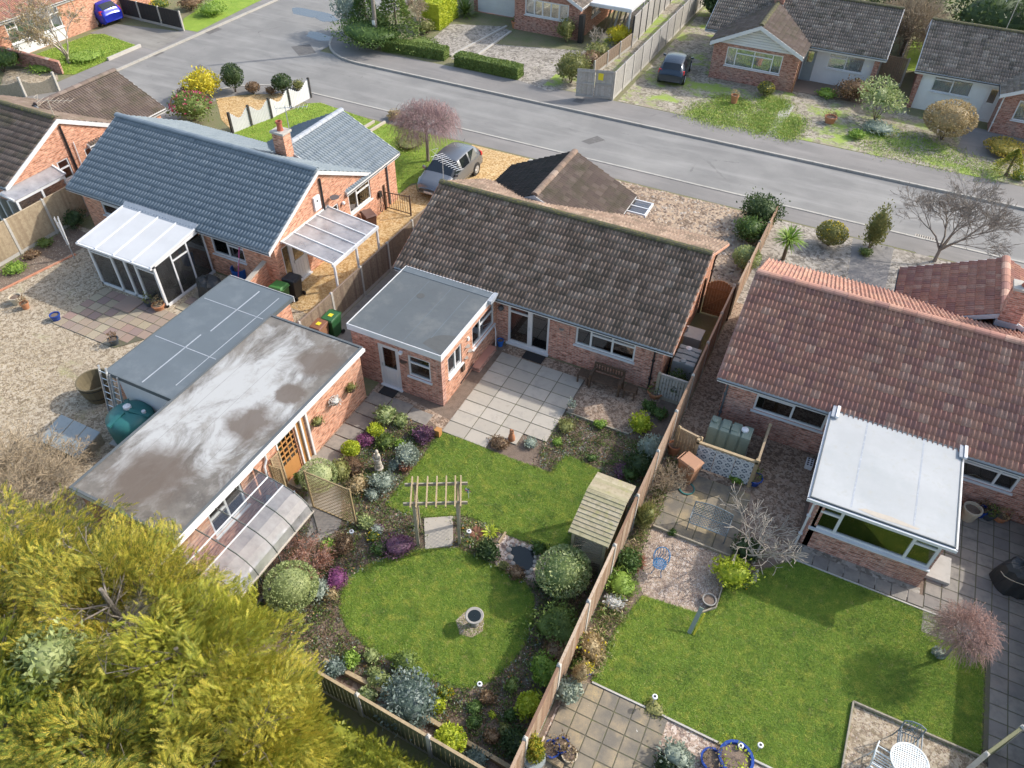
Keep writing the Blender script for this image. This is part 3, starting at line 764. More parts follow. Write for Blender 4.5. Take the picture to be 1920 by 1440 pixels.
poly('bird_gravel', 'gravel_pink', 0.040, [(-5.99, 9.32),(-5.90, 9.65),(-5.60, 9.84),(-5.26, 9.68),(-5.15, 9.37),(-5.33, 9.06),(-5.69, 9.01)])
poly('gravel_pond', 'gravel_pink', 0.012, [(-6.21, 12.50),(-6.03, 12.70),(-4.42, 12.62),(-3.97, 12.21),(-4.25, 11.45),(-4.98, 11.49),(-5.80, 11.50),(-6.14, 11.98)])
poly('gravel_rear_strip', 'bark', 0.012, [(-9.5, 5.95), (-2.65, 5.8), (-2.65, 6.35), (-9.5, 6.6)])
poly('greenhouse_path', 'slab_dark', 0.012, [(-12.90, 11.92),(-11.90, 12.04),(-10.82, 10.52),(-11.03, 9.96),(-11.71, 8.97),(-11.79, 8.19),(-12.46, 8.38),(-12.42, 10.42)])
# ---- right-hand garden
poly('garden_soil_right', 'soil', 0.005, [(-2.5, 4), (9.0, 4), (9.0, 20.7), (-2.5, 20.7)])
poly('gravel_side', 'gravel_brown', 0.010, [(-2.5, 15.1), (2.3, 15.6), (2.3, 20.7), (-1.35, 20.7), (-1.35, 28), (-2.5, 28)])
poly('lawn_right', 'lawn', 0.035, [(-1.80, 9.42), (0.15, 9.40), (4.62, 9.30), (4.66, 11.98), (7.80, 11.95), (7.80, 15.05), (6.60, 15.72), (2.38, 15.78), (0.75, 14.1), (0.62, 13.1), (0.24, 12.68), (-1.42, 12.5), (-1.75, 11.2)], thick=1)
poly('gravel_shell', 'gravel_pink', 0.013, [(-1.95, 15.0), (0.56, 15.0), (0.62, 13.9), (0.60, 13.08), (0.24, 12.70), (-1.40, 12.52), (-1.95, 13.2)])
poly('gravel_table', 'gravel_tan', 0.013, [(4.66, 4), (9, 4), (9, 11.2), (7.75, 11.93), (4.68, 11.93)])
poly('gravel_low', 'gravel_pink', 0.013, [(-2.4, 4.5), (4.6, 4.5), (4.6, 9.28), (0.30, 9.34), (-2.4, 9.34)])
# ---- left-hand garden
poly('gravel_left', 'gravel_tan', 0.006, [(-32.6, 2), (-17.5, 2), (-17.5, 19.0), (-20.6, 19.4), (-32.6, 19.4)])
poly('border_left', 'soil', 0.010, [(-32.6, 12), (-31.4, 12), (-30.6, 19.0), (-32.6, 19.2)])
poly('edging_left', 'brick_orange', 0.05, [(-31.4, 13.0), (-31.28, 13.0), (-30.5, 17.6), (-30.62, 17.6)], thick=1)
poly('gravel_strip_west', 'rough_ground', 0.007, [(-37, 2), (-32.7, 2), (-32.7, 27), (-37, 27)])
# ---- across the road
poly('gravel_drive', 'gravel_grey', 0.008, [(-20.06, 45.03),(-27.06, 46.46),(-26.52, 50.24),(-24.76, 50.60),(-19.77, 52.13),(-17.61, 47.34),(-17.74, 46.28),(-18.72, 44.59)])
poly('gravel_drive_side', 'gravel_grey', 0.008, [(-30.08, 48.90),(-30.48, 52.53),(-26.47, 54.06),(-26.28, 48.94),(-27.25, 46.81),(-27.88, 47.15)])
poly('path_concrete', 'gravel_grey', 0.010, [(-27.25, 47.03),(-26.55, 53.76),(-25.78, 53.40),(-25.71, 47.64)])
poly('gravel_lane', 'gravel_front', 0.008, [(-19.5, 45.3), (-14.7, 45.3), (-14.7, 75), (-19.5, 75)])
poly('gravel_drive_east', 'gravel_front', 0.008, [(-14.3, 45.32), (8.5, 45.32), (22, 45.32), (22, 52), (2.4, 52), (2.2, 54.5), (-14.3, 70)])
poly('weedy_lawn', 'lawn_bright', 0.012, [(-9.90, 45.42),(-9.60, 47.34),(-8.59, 47.43),(-6.34, 46.46),(-6.51, 45.13),(-8.24, 44.87)])
poly('weedy_lawn', 'lawn_bright', 0.012, [(-8.91, 47.98),(-8.37, 49.20),(-6.59, 48.95),(-6.52, 47.92),(-7.83, 47.13)])
poly('weedy_lawn', 'lawn_bright', 0.012, [(-6.11, 49.85),(-4.85, 50.34),(-4.74, 48.96),(-5.60, 48.59)])
poly('weedy_lawn', 'lawn_bright', 0.012, [(-6.16, 47.41),(-5.04, 48.01),(-5.06, 45.10),(-5.65, 45.18)])
poly('weedy_lawn', 'lawn_bright', 0.012, [(-4.13, 47.55),(-3.46, 48.25),(-3.53, 45.28),(-4.13, 45.19)])
poly('weedy_lawn', 'lawn_bright', 0.012, [(-0.09, 46.78),(0.84, 49.04),(2.62, 49.57),(5.36, 48.30),(7.92, 46.77),(7.14, 45.15),(3.54, 45.73),(1.27, 45.40)])
poly('side_lawn', 'lawn_bright', 0.012, [(1.42, 59.69),(1.56, 66.18),(2.80, 66.23),(2.46, 59.72)])
poly('garden_path', 'concrete', 0.013, [(-4.83, 45.22),(-4.23, 45.38),(-4.12, 50.00),(-4.82, 50.17)])
poly('porch_path', 'footway', 0.014, [(5.38, 47.93),(5.92, 52.15),(6.97, 51.88),(9.01, 51.61),(9.00, 48.75),(7.07, 48.09)])
# ---- north-west corner
poly('lawn_corner', 'lawn_bright', 0.012, [(-52.43, 33.25),(-52.20, 38.04),(-51.46, 38.57),(-47.34, 37.94),(-47.36, 35.24),(-47.33, 32.33),(-48.08, 31.92),(-50.48, 32.90)])
poly('driveway_corner', 'driveway_dark', 0.010, [(-52.53, 38.24),(-52.42, 40.47),(-47.43, 41.53),(-46.37, 41.23),(-45.92, 37.91),(-47.35, 38.05)])
poly('lawn_top', 'lawn_bright', 0.012, [(-47.33, 41.97),(-48.80, 43.80),(-49.89, 48.21),(-49.44, 54.95),(-46.54, 54.87),(-46.50, 49.34),(-46.17, 45.24),(-45.92, 42.11)])
poly('brown_corner', 'gravel_tan', 0.011, [(-52.00, 30.83),(-49.11, 32.38),(-47.52, 31.23),(-49.69, 28.63)])

# ------------------------------------------------------------------ paving: every slab its own piece
def slab_mesh(w, d, h):
    m = MB().box(-w / 2, w / 2, -d / 2, d / 2, 0, h)
    return m
SLABS = {}
def paving(name, mat, spots, w, d, gap=0.028, h=0.03, base='moss_joint', z=0.012, outline=None):
    """spots: centres of slabs; the bed of the joints lies just below the faces"""
    root = tag(bpy.data.objects.new(name, None), kind='structure'); col.objects.link(root)
    root.location = (spots[0][0], spots[0][1], 0)
    key = (w, d, mat)
    if key not in SLABS:
        me = slab_mesh(w - gap, d - gap, h).mesh('paving_slab'); me.materials.append(MATS[mat])
        bm = bmesh.new(); bm.from_mesh(me); bmesh.ops.bevel(bm, geom=list(bm.edges), offset=0.006, segments=1, affect='EDGES'); bm.to_mesh(me); bm.free()
        SLABS[key] = me
    for (x, y) in spots:
        o = bpy.data.objects.new('paving_slab', SLABS[key]); col.objects.link(o); o.parent = root
        o.location = (x - root.location.x, y - root.location.y, z + random.uniform(-0.004, 0.004))
        o.rotation_euler = (random.gauss(0, 0.004), random.gauss(0, 0.004), random.gauss(0, 0.004))
    if outline:
        MB().prism(outline, 0.004, z + h - 0.012).build('joint_bed', base, root)
    return root
# main patio, four columns of eight rows stepping back at the flower bed
sp = []
for c in range(4):
    for r in range(8):
        if (c == 2 and r > 6) or (c == 3 and r > 5):
            continue
        sp.append((-10.06 + 0.4475 + c * 0.895, 20.41 - 0.3025 - r * 0.605))
paving('patio', 'slab', sp, 0.895, 0.605, outline=[(-10.05, 20.40), (-6.49, 20.40), (-6.49, 16.79), (-7.38, 16.79), (-7.38, 16.19), (-8.27, 16.19), (-8.27, 15.58), (-10.05, 15.58)])
# path from the back door down the garage and across to the patio
paving('garden_path', 'slab_dark', [(-12.95 + 0.45 * (i % 2 == 9), 15.9 - i * 0.62) for i in range(6)] + [(-12.05, 15.95), (-11.15, 15.85)], 0.88, 0.60)
# right-hand gardens
paving('seat_patio', 'slab_lichen', [(-1.96 + 0.32 + c * 0.64, 17.75 - 0.34 - r * 0.68) for c in range(4) for r in range(4)], 0.64, 0.68, outline=[(-1.95, 15.04), (0.59, 15.04), (0.59, 17.74), (-1.95, 17.74)])
paving('low_patio', 'slab_lichen', [(-2.34 + 0.225 + c * 0.45, 9.33 - 0.225 - r * 0.45) for c in range(6) for r in range(9)], 0.45, 0.45, outline=[(-2.33, 5.3), (0.35, 5.3), (0.35, 9.32), (-2.33, 9.32)])
paving('side_terrace', 'slab_dark', [(6.12 + 0.23 + c * 0.46, 20.5 - 0.23 - r * 0.46) for c in range(6) for r in range(19) if not (r > 11 and c < 4)] + [(2.45 + 0.23 + c * 0.46, 15.82 + 0.23) for c in range(8)], 0.46, 0.46, outline=[(6.11, 15.7), (7.85, 14.9), (7.85, 11.9), (8.85, 11.9), (8.85, 20.48), (6.11, 20.48)])
# mixed-colour patio before the conservatory
paving('coloured_patio', 'slab_multi', [(-27.35 + 0.23 + c * 0.46, 16.35 - 0.23 - r * 0.46) for c in range(10) for r in range(6) if not (c > 6 and r > 4 - (c - 7))], 0.46, 0.46, outline=[(-27.34, 13.6), (-23.9, 13.6), (-22.8, 15.2), (-22.8, 16.34), (-27.34, 16.34)])
paving('coloured_strip', 'slab_multi', [(-23.6 + 0.23 + c * 0.46, 18.7 - r * 0.46) for c in range(2) for r in range(5)], 0.46, 0.46)
# stepping panel under the pergola
tag(MB().prism([(-8.66, 12.01),(-7.87, 12.50),(-7.31, 11.52),(-8.02, 11.01)], 0.0, 0.045).build('path_slab', 'slab', bevel=0.006), 'pale concrete slab lying under the timber pergola', 'paving slab')
# edging boards and sleepers
def edging(name, pts, h, w, mat, label, cat='edging'):
    o = thing(name, label, cat, (pts[0][0], pts[0][1], 0))
    for i, (a, b) in enumerate(zip(pts[:-1], pts[1:])):
        MB().bar((a[0], a[1], h / 2), (b[0], b[1], h / 2), w, h).build('board', mat, o)
    return o
edging('timber_edging', [(-6.42, 18.46), (-3.98, 18.44)], 0.1, 0.05, 'timber_grey', 'long grey board edging the gravel below the wooden bench')
edging('timber_edging', [(-3.96, 18.5), (-3.56, 20.0)], 0.1, 0.05, 'timber_grey', 'short grey board edging the bench gravel beside the boundary fence')
edging('timber_edging', [(0.62, 13.95), (0.63, 13.07), (0.25, 12.68)], 0.12, 0.04, 'timber_grey', 'grey board round the corner of the shingle by the blue chair')
edging('timber_edging', [(-1.95, 15.02), (0.56, 15.0)], 0.12, 0.05, 'timber_grey', 'weathered board between lattice bench paving and shingle', 'edging')
edging('timber_edging', [(4.64, 9.3), (4.66, 11.97), (7.75, 11.95)], 0.12, 0.045, 'timber_grey', 'board edging the corner of shingle round the white table')
edging('sleeper_edging', [(-8.6, 6.62), (-6.4, 6.6), (-4.0, 6.44), (-2.75, 6.38)], 0.2, 0.11, 'timber', 'long timber sleepers holding the rear flower bed')
edging('lawn_edging', [(-1.8, 9.37), (0.15, 9.36), (4.6, 9.28)], 0.07, 0.05, 'concrete', 'thin concrete edging between right lawn and lower patio')
edging('terrace_edging', [(2.4, 15.80), (6.6, 15.75)], 0.06, 0.05, 'concrete', 'concrete strip between right lawn and sunroom terrace')
edging('timber_edging', [(-6.08, 12.23), (-6.06, 12.69)], 0.08, 0.06, 'timber', 'short pale plank beside the pond gravel')
edging('sleeper_edging', [(-2.26, 7.06),(-1.65, 7.01)], 0.16, 0.14, 'timber', 'pale timber sleeper behind blue pots at photo bottom')
edging('concrete_edging', [(-27.25, 46.81),(-26.47, 54.06)], 0.1, 0.15, 'concrete', 'white concrete edging left of the drive path across the road')
edging('concrete_edging', [(-25.68, 47.66),(-25.68, 53.19)], 0.1, 0.15, 'concrete', 'pale concrete edging right of the drive path across the road')
edging('timber_edging', [(-26.20, 34.52),(-26.12, 35.52)], 0.15, 0.12, 'stone_pale', 'pale timber sleeper on the front lawn beyond slate roof')
edging('timber_edging', [(-25.63, 34.34),(-25.52, 35.76)], 0.15, 0.12, 'stone_pale', 'second pale sleeper on the front lawn, nearer the bare tree')

# ------------------------------------------------------------------ building blocks of houses
class Face:
    """a vertical wall plane from a to b (points on the ground); outside lies to the right of a->b, d counts inwards"""
    def __init__(s, a, b):
        s.a = Vector((a[0], a[1])); s.b = Vector((b[0], b[1]))
        s.L = (s.b - s.a).length
        s.u = (s.b - s.a) / s.L
        s.n = Vector((-s.u.y, s.u.x))
    def P(s, t, d, z):
        p = s.a + s.u * t + s.n * d
        return (p.x, p.y, z)
    def box(s, mb, t0, t1, d0, d1, z0, z1):
        vs = [s.P(t, d, z) for z in (z0, z1) for (t, d) in ((t0, d0), (t1, d0), (t1, d1), (t0, d1))]
        return mb.add(vs, [(3, 2, 1, 0), (4, 5, 6, 7), (0, 1, 5, 4), (1, 2, 6, 5), (2, 3, 7, 6), (3, 0, 4, 7)])

def wall(f, parent, z1, holes=(), mat='brick_red', t=0.22, z0=0.0, name='wall', top=None, trim=True):
    """wall with real openings; top = (t_apex, z_apex) adds a gable"""
    mb = MB()
    xs = sorted({t if trim else 0.0, f.L} | {h[0] for h in holes} | {h[1] for h in holes})
    for x0, x1 in zip(xs[:-1], xs[1:]):
        hs = sorted([h for h in holes if h[0] <= x0 + 1e-6 and h[1] >= x1 - 1e-6], key=lambda h: h[2])
        z = z0
        for h in hs:
            if h[2] > z:
                f.box(mb, x0, x1, 0, t, z, h[2])
            z = h[3]
        if z < z1:
            f.box(mb, x0, x1, 0, t, z, z1)
    if top:
        a = [f.P(0, 0, z1), f.P(f.L, 0, z1), f.P(top[0], 0, top[1])]
        b = [f.P(0, t, z1), f.P(f.L, t, z1), f.P(top[0], t, top[1])]
        mb.add(a + b, [(0, 1, 2), (5, 4, 3), (0, 3, 4, 1), (1, 4, 5, 2), (2, 5, 3, 0)])
    return mb.build(name, mat, parent)

def window(f, parent, t0, t1, z0, z1, cols=((1, None),), sill=True, blind=None, frame='upvc', glass='glass', name='window', fw=0.07, out=0.0):
    """frame with mullions and transoms, one pane per light, a sill, and what hangs behind the glass"""
    mb = MB()
    d0, d1 = 0.03 - out, 0.10 - out
    f.box(mb, t0, t0 + fw, d0, d1, z0, z1); f.box(mb, t1 - fw, t1, d0, d1, z0, z1)
    f.box(mb, t0 + fw, t1 - fw, d0, d1, z0, z0 + fw); f.box(mb, t0 + fw, t1 - fw, d0, d1, z1 - fw, z1)
    W = t1 - t0 - 2 * fw
    tot = sum(c[0] for c in cols)
    x = t0 + fw
    panes = []
    for i, c in enumerate(cols):
        w = W * c[0] / tot
        xa, xb = x, x + w
        if i:
            f.box(mb, xa - fw * 0.5, xa + fw * 0.5, d0 - 0.004, d1, z0 + fw, z1 - fw)
        za, zb = z0 + fw, z1 - fw
        pa, pb = xa + (fw * 0.5 if i else 0), xb - (fw * 0.5 if i < len(cols) - 1 else 0)
        if c[1]:
            zt = zb - (zb - za) * c[1]
            f.box(mb, pa, pb, d0 - 0.002, d1, zt - fw * 0.5, zt + fw * 0.5)
            panes.append((pa, pb, zt + fw * 0.5, zb)); panes.append((pa, pb, za, zt - fw * 0.5))
        else:
            panes.append((pa, pb, za, zb))
        x = xb
    w = mb.build(name, frame, parent)
    for (pa, pb, za, zb) in panes:
        m = MB(); f.box(m, pa - 0.004, pb + 0.004, d0 + 0.025, d0 + 0.037, za - 0.004, zb + 0.004)
        m.build('pane', glass, w)
    if sill:
        m = MB(); f.box(m, t0 - 0.05, t1 + 0.05, -0.07 - out, 0.10, z0 - 0.055, z0 - 0.003)
        m.build('sill', frame, w)
    if blind == 'vertical':
        m = MB(); n = int(W / 0.09)
        for i in range(n):
            a = t0 + fw + (i + 0.15) * W / n
            f.box(m, a, a + W / n * 0.62, 0.20, 0.215, z0 + 0.04, z1 - 0.05)
        m.build('blind', 'blind', w)
    elif blind == 'net':
        m = MB(); n = max(4, int(W / 0.07)); vs, fs = [], []
        for i in range(n + 1):
            a = t0 + fw + i * W / n
            vs += [f.P(a, 0.19 + 0.03 * (i % 2), z0 + 0.03), f.P(a, 0.19 + 0.03 * (i % 2), z1 - 0.04)]
        fs = [(2 * i, 2 * i + 2, 2 * i + 3, 2 * i + 1) for i in range(n)]
        m.add(vs, fs); m.build('net_curtain', 'net_curtain', w)
    elif blind == 'curtain':
        for (a, b) in ((t0 + fw, t0 + fw + 0.22 * W), (t1 - fw - 0.22 * W, t1 - fw)):
            m = MB(); n = 10; vs = []
            for i in range(n + 1):
                s = a + (b - a) * i / n
                vs += [f.P(s, 0.20 + 0.035 * (i % 2), z0 - 0.1), f.P(s, 0.20 + 0.035 * (i % 2), z1)]
            m.add(vs, [(2 * i, 2 * i + 2, 2 * i + 3, 2 * i + 1) for i in range(n)]); m.build('curtain', 'curtain', w)
    return w

def door(f, parent, t0, t1, z1, glass_from=0.95, z0=0.06, mat='upvc', handle_left=True, name='door', solid=False):
    mb = MB(); fw = 0.06
    f.box(mb, t0, t0 + fw, 0.02, 0.1, z0, z1); f.box(mb, t1 - fw, t1, 0.02, 0.1, z0, z1); f.box(mb, t0 + fw, t1 - fw, 0.02, 0.1, z1 - fw, z1)
    d = mb.build(name, mat, parent)
    m = MB(); a, b = t0 + fw + 0.006, t1 - fw - 0.006
    top = z1 - fw - 0.006
    if solid:
        f.box(m, a, b, 0.035, 0.085, z0 + 0.01, top)
    else:
        f.box(m, a, b, 0.035, 0.085, z0 + 0.01, glass_from)
        f.box(m, a, a + 0.1, 0.035, 0.085, glass_from, top); f.box(m, b - 0.1, b, 0.035, 0.085, glass_from, top)
        f.box(m, a + 0.1, b - 0.1, 0.035, 0.085, top - 0.1, top)
        n = 4
        for i in range(n):
            s = a + 0.1 + (b - a - 0.2) * (i + 0.12) / n
            f.box(m, s, s + (b - a - 0.2) / n * 0.76, 0.026, 0.04, z0 + 0.15, glass_from - 0.08)
    m.build('leaf', mat, d)
    if not solid:
        m = MB(); f.box(m, a + 0.1, b - 0.1, 0.055, 0.065, glass_from, top - 0.1); m.build('pane', 'glass', d)
    m = MB(); hs = (a + 0.06) if handle_left else (b - 0.06)
    f.box(m, hs - 0.012, hs + 0.012, -0.01, 0.034, 1.0, 1.16); m.build('handle', 'alu', d)
    m = MB(); f.box(m, t0 - 0.03, t1 + 0.03, -0.09, 0.1, 0.0, z0 - 0.002); m.build('threshold', mat, d)
    return d

# roof tiles --------------------------------------------------------
def tile_shape(w, g, rolls, hgt, wide=0.42, n=7, thick=0.05):
    us = [w * i / (rolls * n) for i in range(rolls * n + 1)]
    def h(u):
        k = (u % (w / rolls)) / (w / rolls)
        if u >= w - 1e-9: k = 0.0
        return 0.0 if k < wide else hgt * math.sin(math.pi * (k - wide) / (1 - wide))
    l = g + 0.07
    V, F = [], []
    for v, lift in ((0.0, thick), (l, 0.0)):
        for u in us:
            V.append((u, v, h(u) + lift))
    for u in us:
        V.append((u, 0.004, h(u) + thick - 0.05))
    m = len(us)
    for i in range(m - 1):
        F.append((i, i + 1, m + i + 1, m + i))
        F.append((2 * m + i, 2 * m + i + 1, i + 1, i))
    return np.array(V), np.array(F)

def slope(house, roof, O, U, Vd, width, length, mat, w=0.30, g=0.31, rolls=2, hgt=0.065, wide=0.46, single=0, pick=None, name='roof_tile'):
    """tiles over a rectangle: O lower left corner, U along the eave, Vd up the slope. The `single` tiles that show largest
    are objects of their own, the rest is one mesh of the same tiles."""
    O, U, Vd = Vector(O), Vector(U).normalized(), Vector(Vd).normalized()
    N = U.cross(Vd)
    nc = max(1, round(width / w)); w = width / nc
    nr = max(1, round(length / g)); g = length / nr
    TV, TF = tile_shape(w, g, rolls, hgt, wide)
    B = np.array([[U.x, U.y, U.z], [Vd.x, Vd.y, Vd.z], [N.x, N.y, N.z]])
    cells = [(c, r) for r in range(nr) for c in range(nc)]
    if single:
        cells.sort(key=pick or (lambda cr: cr[1]))
    ind, rest = cells[:single], cells[single:]
    if ind:
        me = fastmesh('roof_tile', TV, TF, mat, smooth=False)
        for (c, r) in ind:
            o = bpy.data.objects.new(name, me); col.objects.link(o); o.parent = roof
            p = O + U * (c * w) + Vd * (r * g) + N * random.uniform(-0.003, 0.003)
            tw = random.gauss(0, 0.006)
            R3 = Matrix((U, Vd, N)).transposed() @ Euler((random.gauss(0, 0.006), 0, tw)).to_matrix()
            o.matrix_basis = Matrix.Translation(p - wloc(roof)) @ R3.to_4x4()
    if rest:
        n = len(rest)
        off = np.array([tuple(O + U * (c * w) + Vd * (r * g)) for c, r in rest])
        jit = RNG.normal(0, 0.004, n)
        W = TV @ B
        V = (W[None] + off[:, None] + (np.array(tuple(N))[None] * jit[:, None])[:, None]).reshape(-1, 3)
        F = (TF[None] + (np.arange(n) * len(TV))[:, None, None]).reshape(-1, 4)
        o = link('tile_courses' if single else 'tile_courses', fastmesh('tile_courses', V, F, mat, np.repeat(RNG.random(n), len(TF))), roof)
        o['kind'] = 'stuff'
    # underlay so that nothing shines through the laps
    a = O + N * -0.03
    q = [a, a + U * width, a + U * width + Vd * (length + 0.02), a + Vd * (length + 0.02)]
    return q

def ridge_line(roof, a, b, mat, r=0.155, n=24, name='ridge_tile'):
    a, b = Vector(a), Vector(b)
    L = (b - a).length
    k = max(1, round(L / 0.45)); d = (b - a) / k
    side = d.cross(Vector((0, 0, 1))).normalized()
    for i in range(k):
        p, q = a + d * i, a + d * (i + 1.0)
        V = []
        for (pt, rr) in ((p, r), (q, r * 0.93)):
            for j in range(7):
                t = math.pi * (j / 6)
                V.append(pt + side * (rr * math.cos(t) * 1.05) + Vector((0, 0, rr * math.sin(t) * 0.75 - 0.03)))
        m = MB().add(V, [(j, j + 1, 8 + j, 7 + j) for j in range(6)] + [tuple(range(7))])
        m.build(name, mat, roof)

def gable_roof(house, x0, x1, ya, yb, ze, yr, zr, mat, ridge='ridge_moss', verge='white_paint', gutter='gutter_black', single=0, pick=None, axis='x', tw=0.30, tg=0.31, rolls=2, hgt=0.065, wide=0.46, fascia='white_paint', gut=(True, True), verge_w=0.16, soffit=True, back_mat=None):
    """two slopes over a ridge. axis x: ridge runs along x, ya/yb are the two eaves; axis y: x0..x1 are the eaves' range and the ridge runs along y"""
    roof_mb = MB()
    sw = (lambda x, y, z: (x, y, z)) if axis == 'x' else (lambda x, y, z: (y, x, z))
    roof = bpy.data.objects.new('roof', None)
    # structure deck under the tiles (also closes the roof seen from below)
    e = 0.05
    def deck(y_e, s):
        pts = [sw(x0, y_e, ze - e), sw(x1, y_e, ze - e), sw(x1, yr, zr - e), sw(x0, yr, zr - e)]
        lo = [Vector(p) - Vector((0, 0, 0.09)) for p in pts]
        m.hull(lo, pts)
    m = MB(); deck(ya, 1); deck(yb, -1)
    roof = m.build('roof', 'soffit', house)
    for (y_e, s, sg) in ((ya, 1, single), (yb, -1, 0)):
        run = yr - y_e
        L = math.hypot(run, zr - ze)
        vd = Vector(sw(0, run, zr - ze)) - Vector(sw(0, 0, 0))
        if (axis == 'x') == (s > 0):
            O = sw(x0, y_e, ze); U = Vector(sw(1, 0, 0))
        else:
            O = sw(x1, y_e, ze); U = Vector(sw(-1, 0, 0))
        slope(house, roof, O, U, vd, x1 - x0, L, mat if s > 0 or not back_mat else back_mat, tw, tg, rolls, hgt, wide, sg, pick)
    ridge_line(roof, sw(x0, yr, zr + 0.07), sw(x1, yr, zr + 0.07), ridge)
    # verge boards at both gables, fascia and gutter at both eaves
    for x, dx in ((x0, -0.035), (x1, 0.0)):
        for y_e in (ya, yb):
            p, q = Vector(sw(x + dx, y_e, ze)), Vector(sw(x + dx, yr, zr))
            w = Vector(sw(0.035, 0, 0)); dn = Vector((0, 0, -verge_w))
            b = MB().hull([p + dn, p + dn + w, q + dn + w, q + dn], [p + Vector((0, 0, .015)), p + w + Vector((0, 0, .015)), q + w + Vector((0, 0, .015)), q + Vector((0, 0, .015))])
            b.build('verge_board', verge, house)
    for y_e, s, on in ((ya, 1, gut[0]), (yb, -1, gut[1])):
        b = MB().bar(sw(x0, y_e + s * 0.07, ze - 0.13), sw(x1, y_e + s * 0.07, ze - 0.13), 0.025, 0.18)
        b.build('fascia', fascia, house)
        if on:
            g = MB(); c = y_e - s * 0.0
            prof = [(0.06 * math.cos(t), -0.06 * math.sin(t)) for t in [math.pi * i / 6 for i in range(7)]] + [(-0.045, 0.0), (0, -0.042), (0.045, 0.0)]
            A = [sw(x0 - 0.02, c + p[0], ze - 0.045 + p[1]) for p in prof]; B = [sw(x1 + 0.02, c + p[0], ze - 0.045 + p[1]) for p in prof]
            n = len(prof)
            g.add(A + B, [(i, (i + 1) % n, n + (i + 1) % n, n + i) for i in range(n)])
            g.build('gutter', gutter, house)
    if soffit:
        pass
    return roof

def downpipe(house, x, y, z1, mat='gutter_black', out=(0, -1), z0=0.05):
    m = MB()
    m.tube((x, y, z0), (x, y, z1 - 0.35), 0.036, 0.036, 8)
    m.tube((x, y, z1 - 0.35), (x + out[0] * 0.22, y + out[1] * 0.22, z1 - 0.06), 0.036, 0.036, 8)
    for z in (0.6, 1.5):
        m.box(x - 0.06, x + 0.06, y - 0.045, y + 0.045, z, z + 0.03)
    return m.build('downpipe', mat, house)

def flat_roof(house, x0, x1, y0, y1, z, mat, fascia='white_paint', lip=0.03, fh=0.2, over=0.0, name='roof', trim=None):
    """slab with a raised trim round the edge and fascia boards on all sides"""
    r = MB().box(x0, x1, y0, y1, z - 0.12, z).build(name, mat, house)
    t = 0.03
    for (a, b, c, d) in ((x0 - t, x1 + t, y0 - t, y0), (x0 - t, x1 + t, y1, y1 + t), (x0 - t, x0, y0, y1), (x1, x1 + t, y0, y1)):
        MB().box(a, b, c, d, z - fh, z + lip).build('fascia', fascia, house)
    if trim:
        for (a, b, c, d) in ((x0 - t - .004, x1 + t + .004, y0 - t - .004, y0 + 0.05), (x0 - t - .004, x1 + t + .004, y1 - 0.05, y1 + t + .004), (x0 - t - .004, x0 + 0.05, y0 + .05, y1 - .05), (x1 - 0.05, x1 + t + .004, y0 + .05, y1 - .05)):
            MB().box(a, b, c, d, z + 0.002, z + lip + 0.012).build('roof_trim', trim, r)
    return r

def chimney(house, x, y, z0, z1, w=0.62, d=0.45, pots=1, pot='terracotta_pot', mat='brick_orange', cowl=False, lead=True):
    c = MB().box(x - w / 2, x + w / 2, y - d / 2, y + d / 2, z0, z1).build('chimney', mat, house)
    MB().box(x - w / 2 - 0.06, x + w / 2 + 0.06, y - d / 2 - 0.06, y + d / 2 + 0.06, z1, z1 + 0.09).build('capping', 'concrete', c)
    for i in range(pots):
        px = x + (i - (pots - 1) / 2) * 0.3
        MB().lathe([(0.15, 0.0), (0.13, 0.08), (0.115, 0.3), (0.15, 0.34), (0.15, 0.42), (0.10, 0.42), (0.09, 0.1)], 14, (px, y, z1 + 0.09)).build('chimney_pot', pot, c)
        if cowl:
            MB().lathe([(0.10, 0.42), (0.10, 0.5), (0.17, 0.5), (0.17, 0.56), (0.02, 0.62)], 14, (px, y, z1 + 0.09)).build('cowl', 'gutter_black', c)
    if lead:
        MB().prism([(x - w / 2 - .04, y - d / 2 - .04), (x + w / 2 + .04, y - d / 2 - .04), (x + w / 2 + .04, y + d / 2 + .04), (x - w / 2 - .04, y + d / 2 + .04)], z0 - 0.05, z0 + 0.16).build('flashing', 'lead', c)
    return c

def aerial(label, base, h, length, az, mat='alu', n=9, fold=True, loop=False):
    """yagi TV aerial on a mast"""
    t = thing('television_aerial', label, 'aerial', base)
    x, y, z = base
    MB().tube((x, y, z), (x, y, z + h), 0.02, 0.02, 6).build('mast', mat, t)
    d = Vector((math.sin(az), math.cos(az), 0.05)); s = Vector((math.cos(az), -math.sin(az), 0))
    c = Vector((x, y, z + h - 0.08))
    b = MB().tube(c - d * length * 0.3, c + d * length * 0.7, 0.013, 0.013, 6).build('boom', mat, t)
    for i in range(n):
        p = c + d * (length * (-0.22 + 0.9 * i / (n - 1)))
        w = 0.30 - 0.012 * i
        MB().tube(p - s * w + Vector((0, 0, .012)), p + s * w + Vector((0, 0, .012)), 0.007, 0.007, 5).build('element', mat, t)
    for k in (-1, 1):
        p = c - d * length * 0.3
        MB().path([p, p + s * 0.16 + Vector((0, 0, 0.22 * k)), p - s * 0.16 + Vector((0, 0, 0.22 * k)), p], 0.008, 5).build('reflector', mat, t)
    return t
def floor_plate(house, x0, x1, y0, y1, z=0.05):
    MB().box(x0, x1, y0, y1, 0.02, z).build('floor', 'room_floor', house)

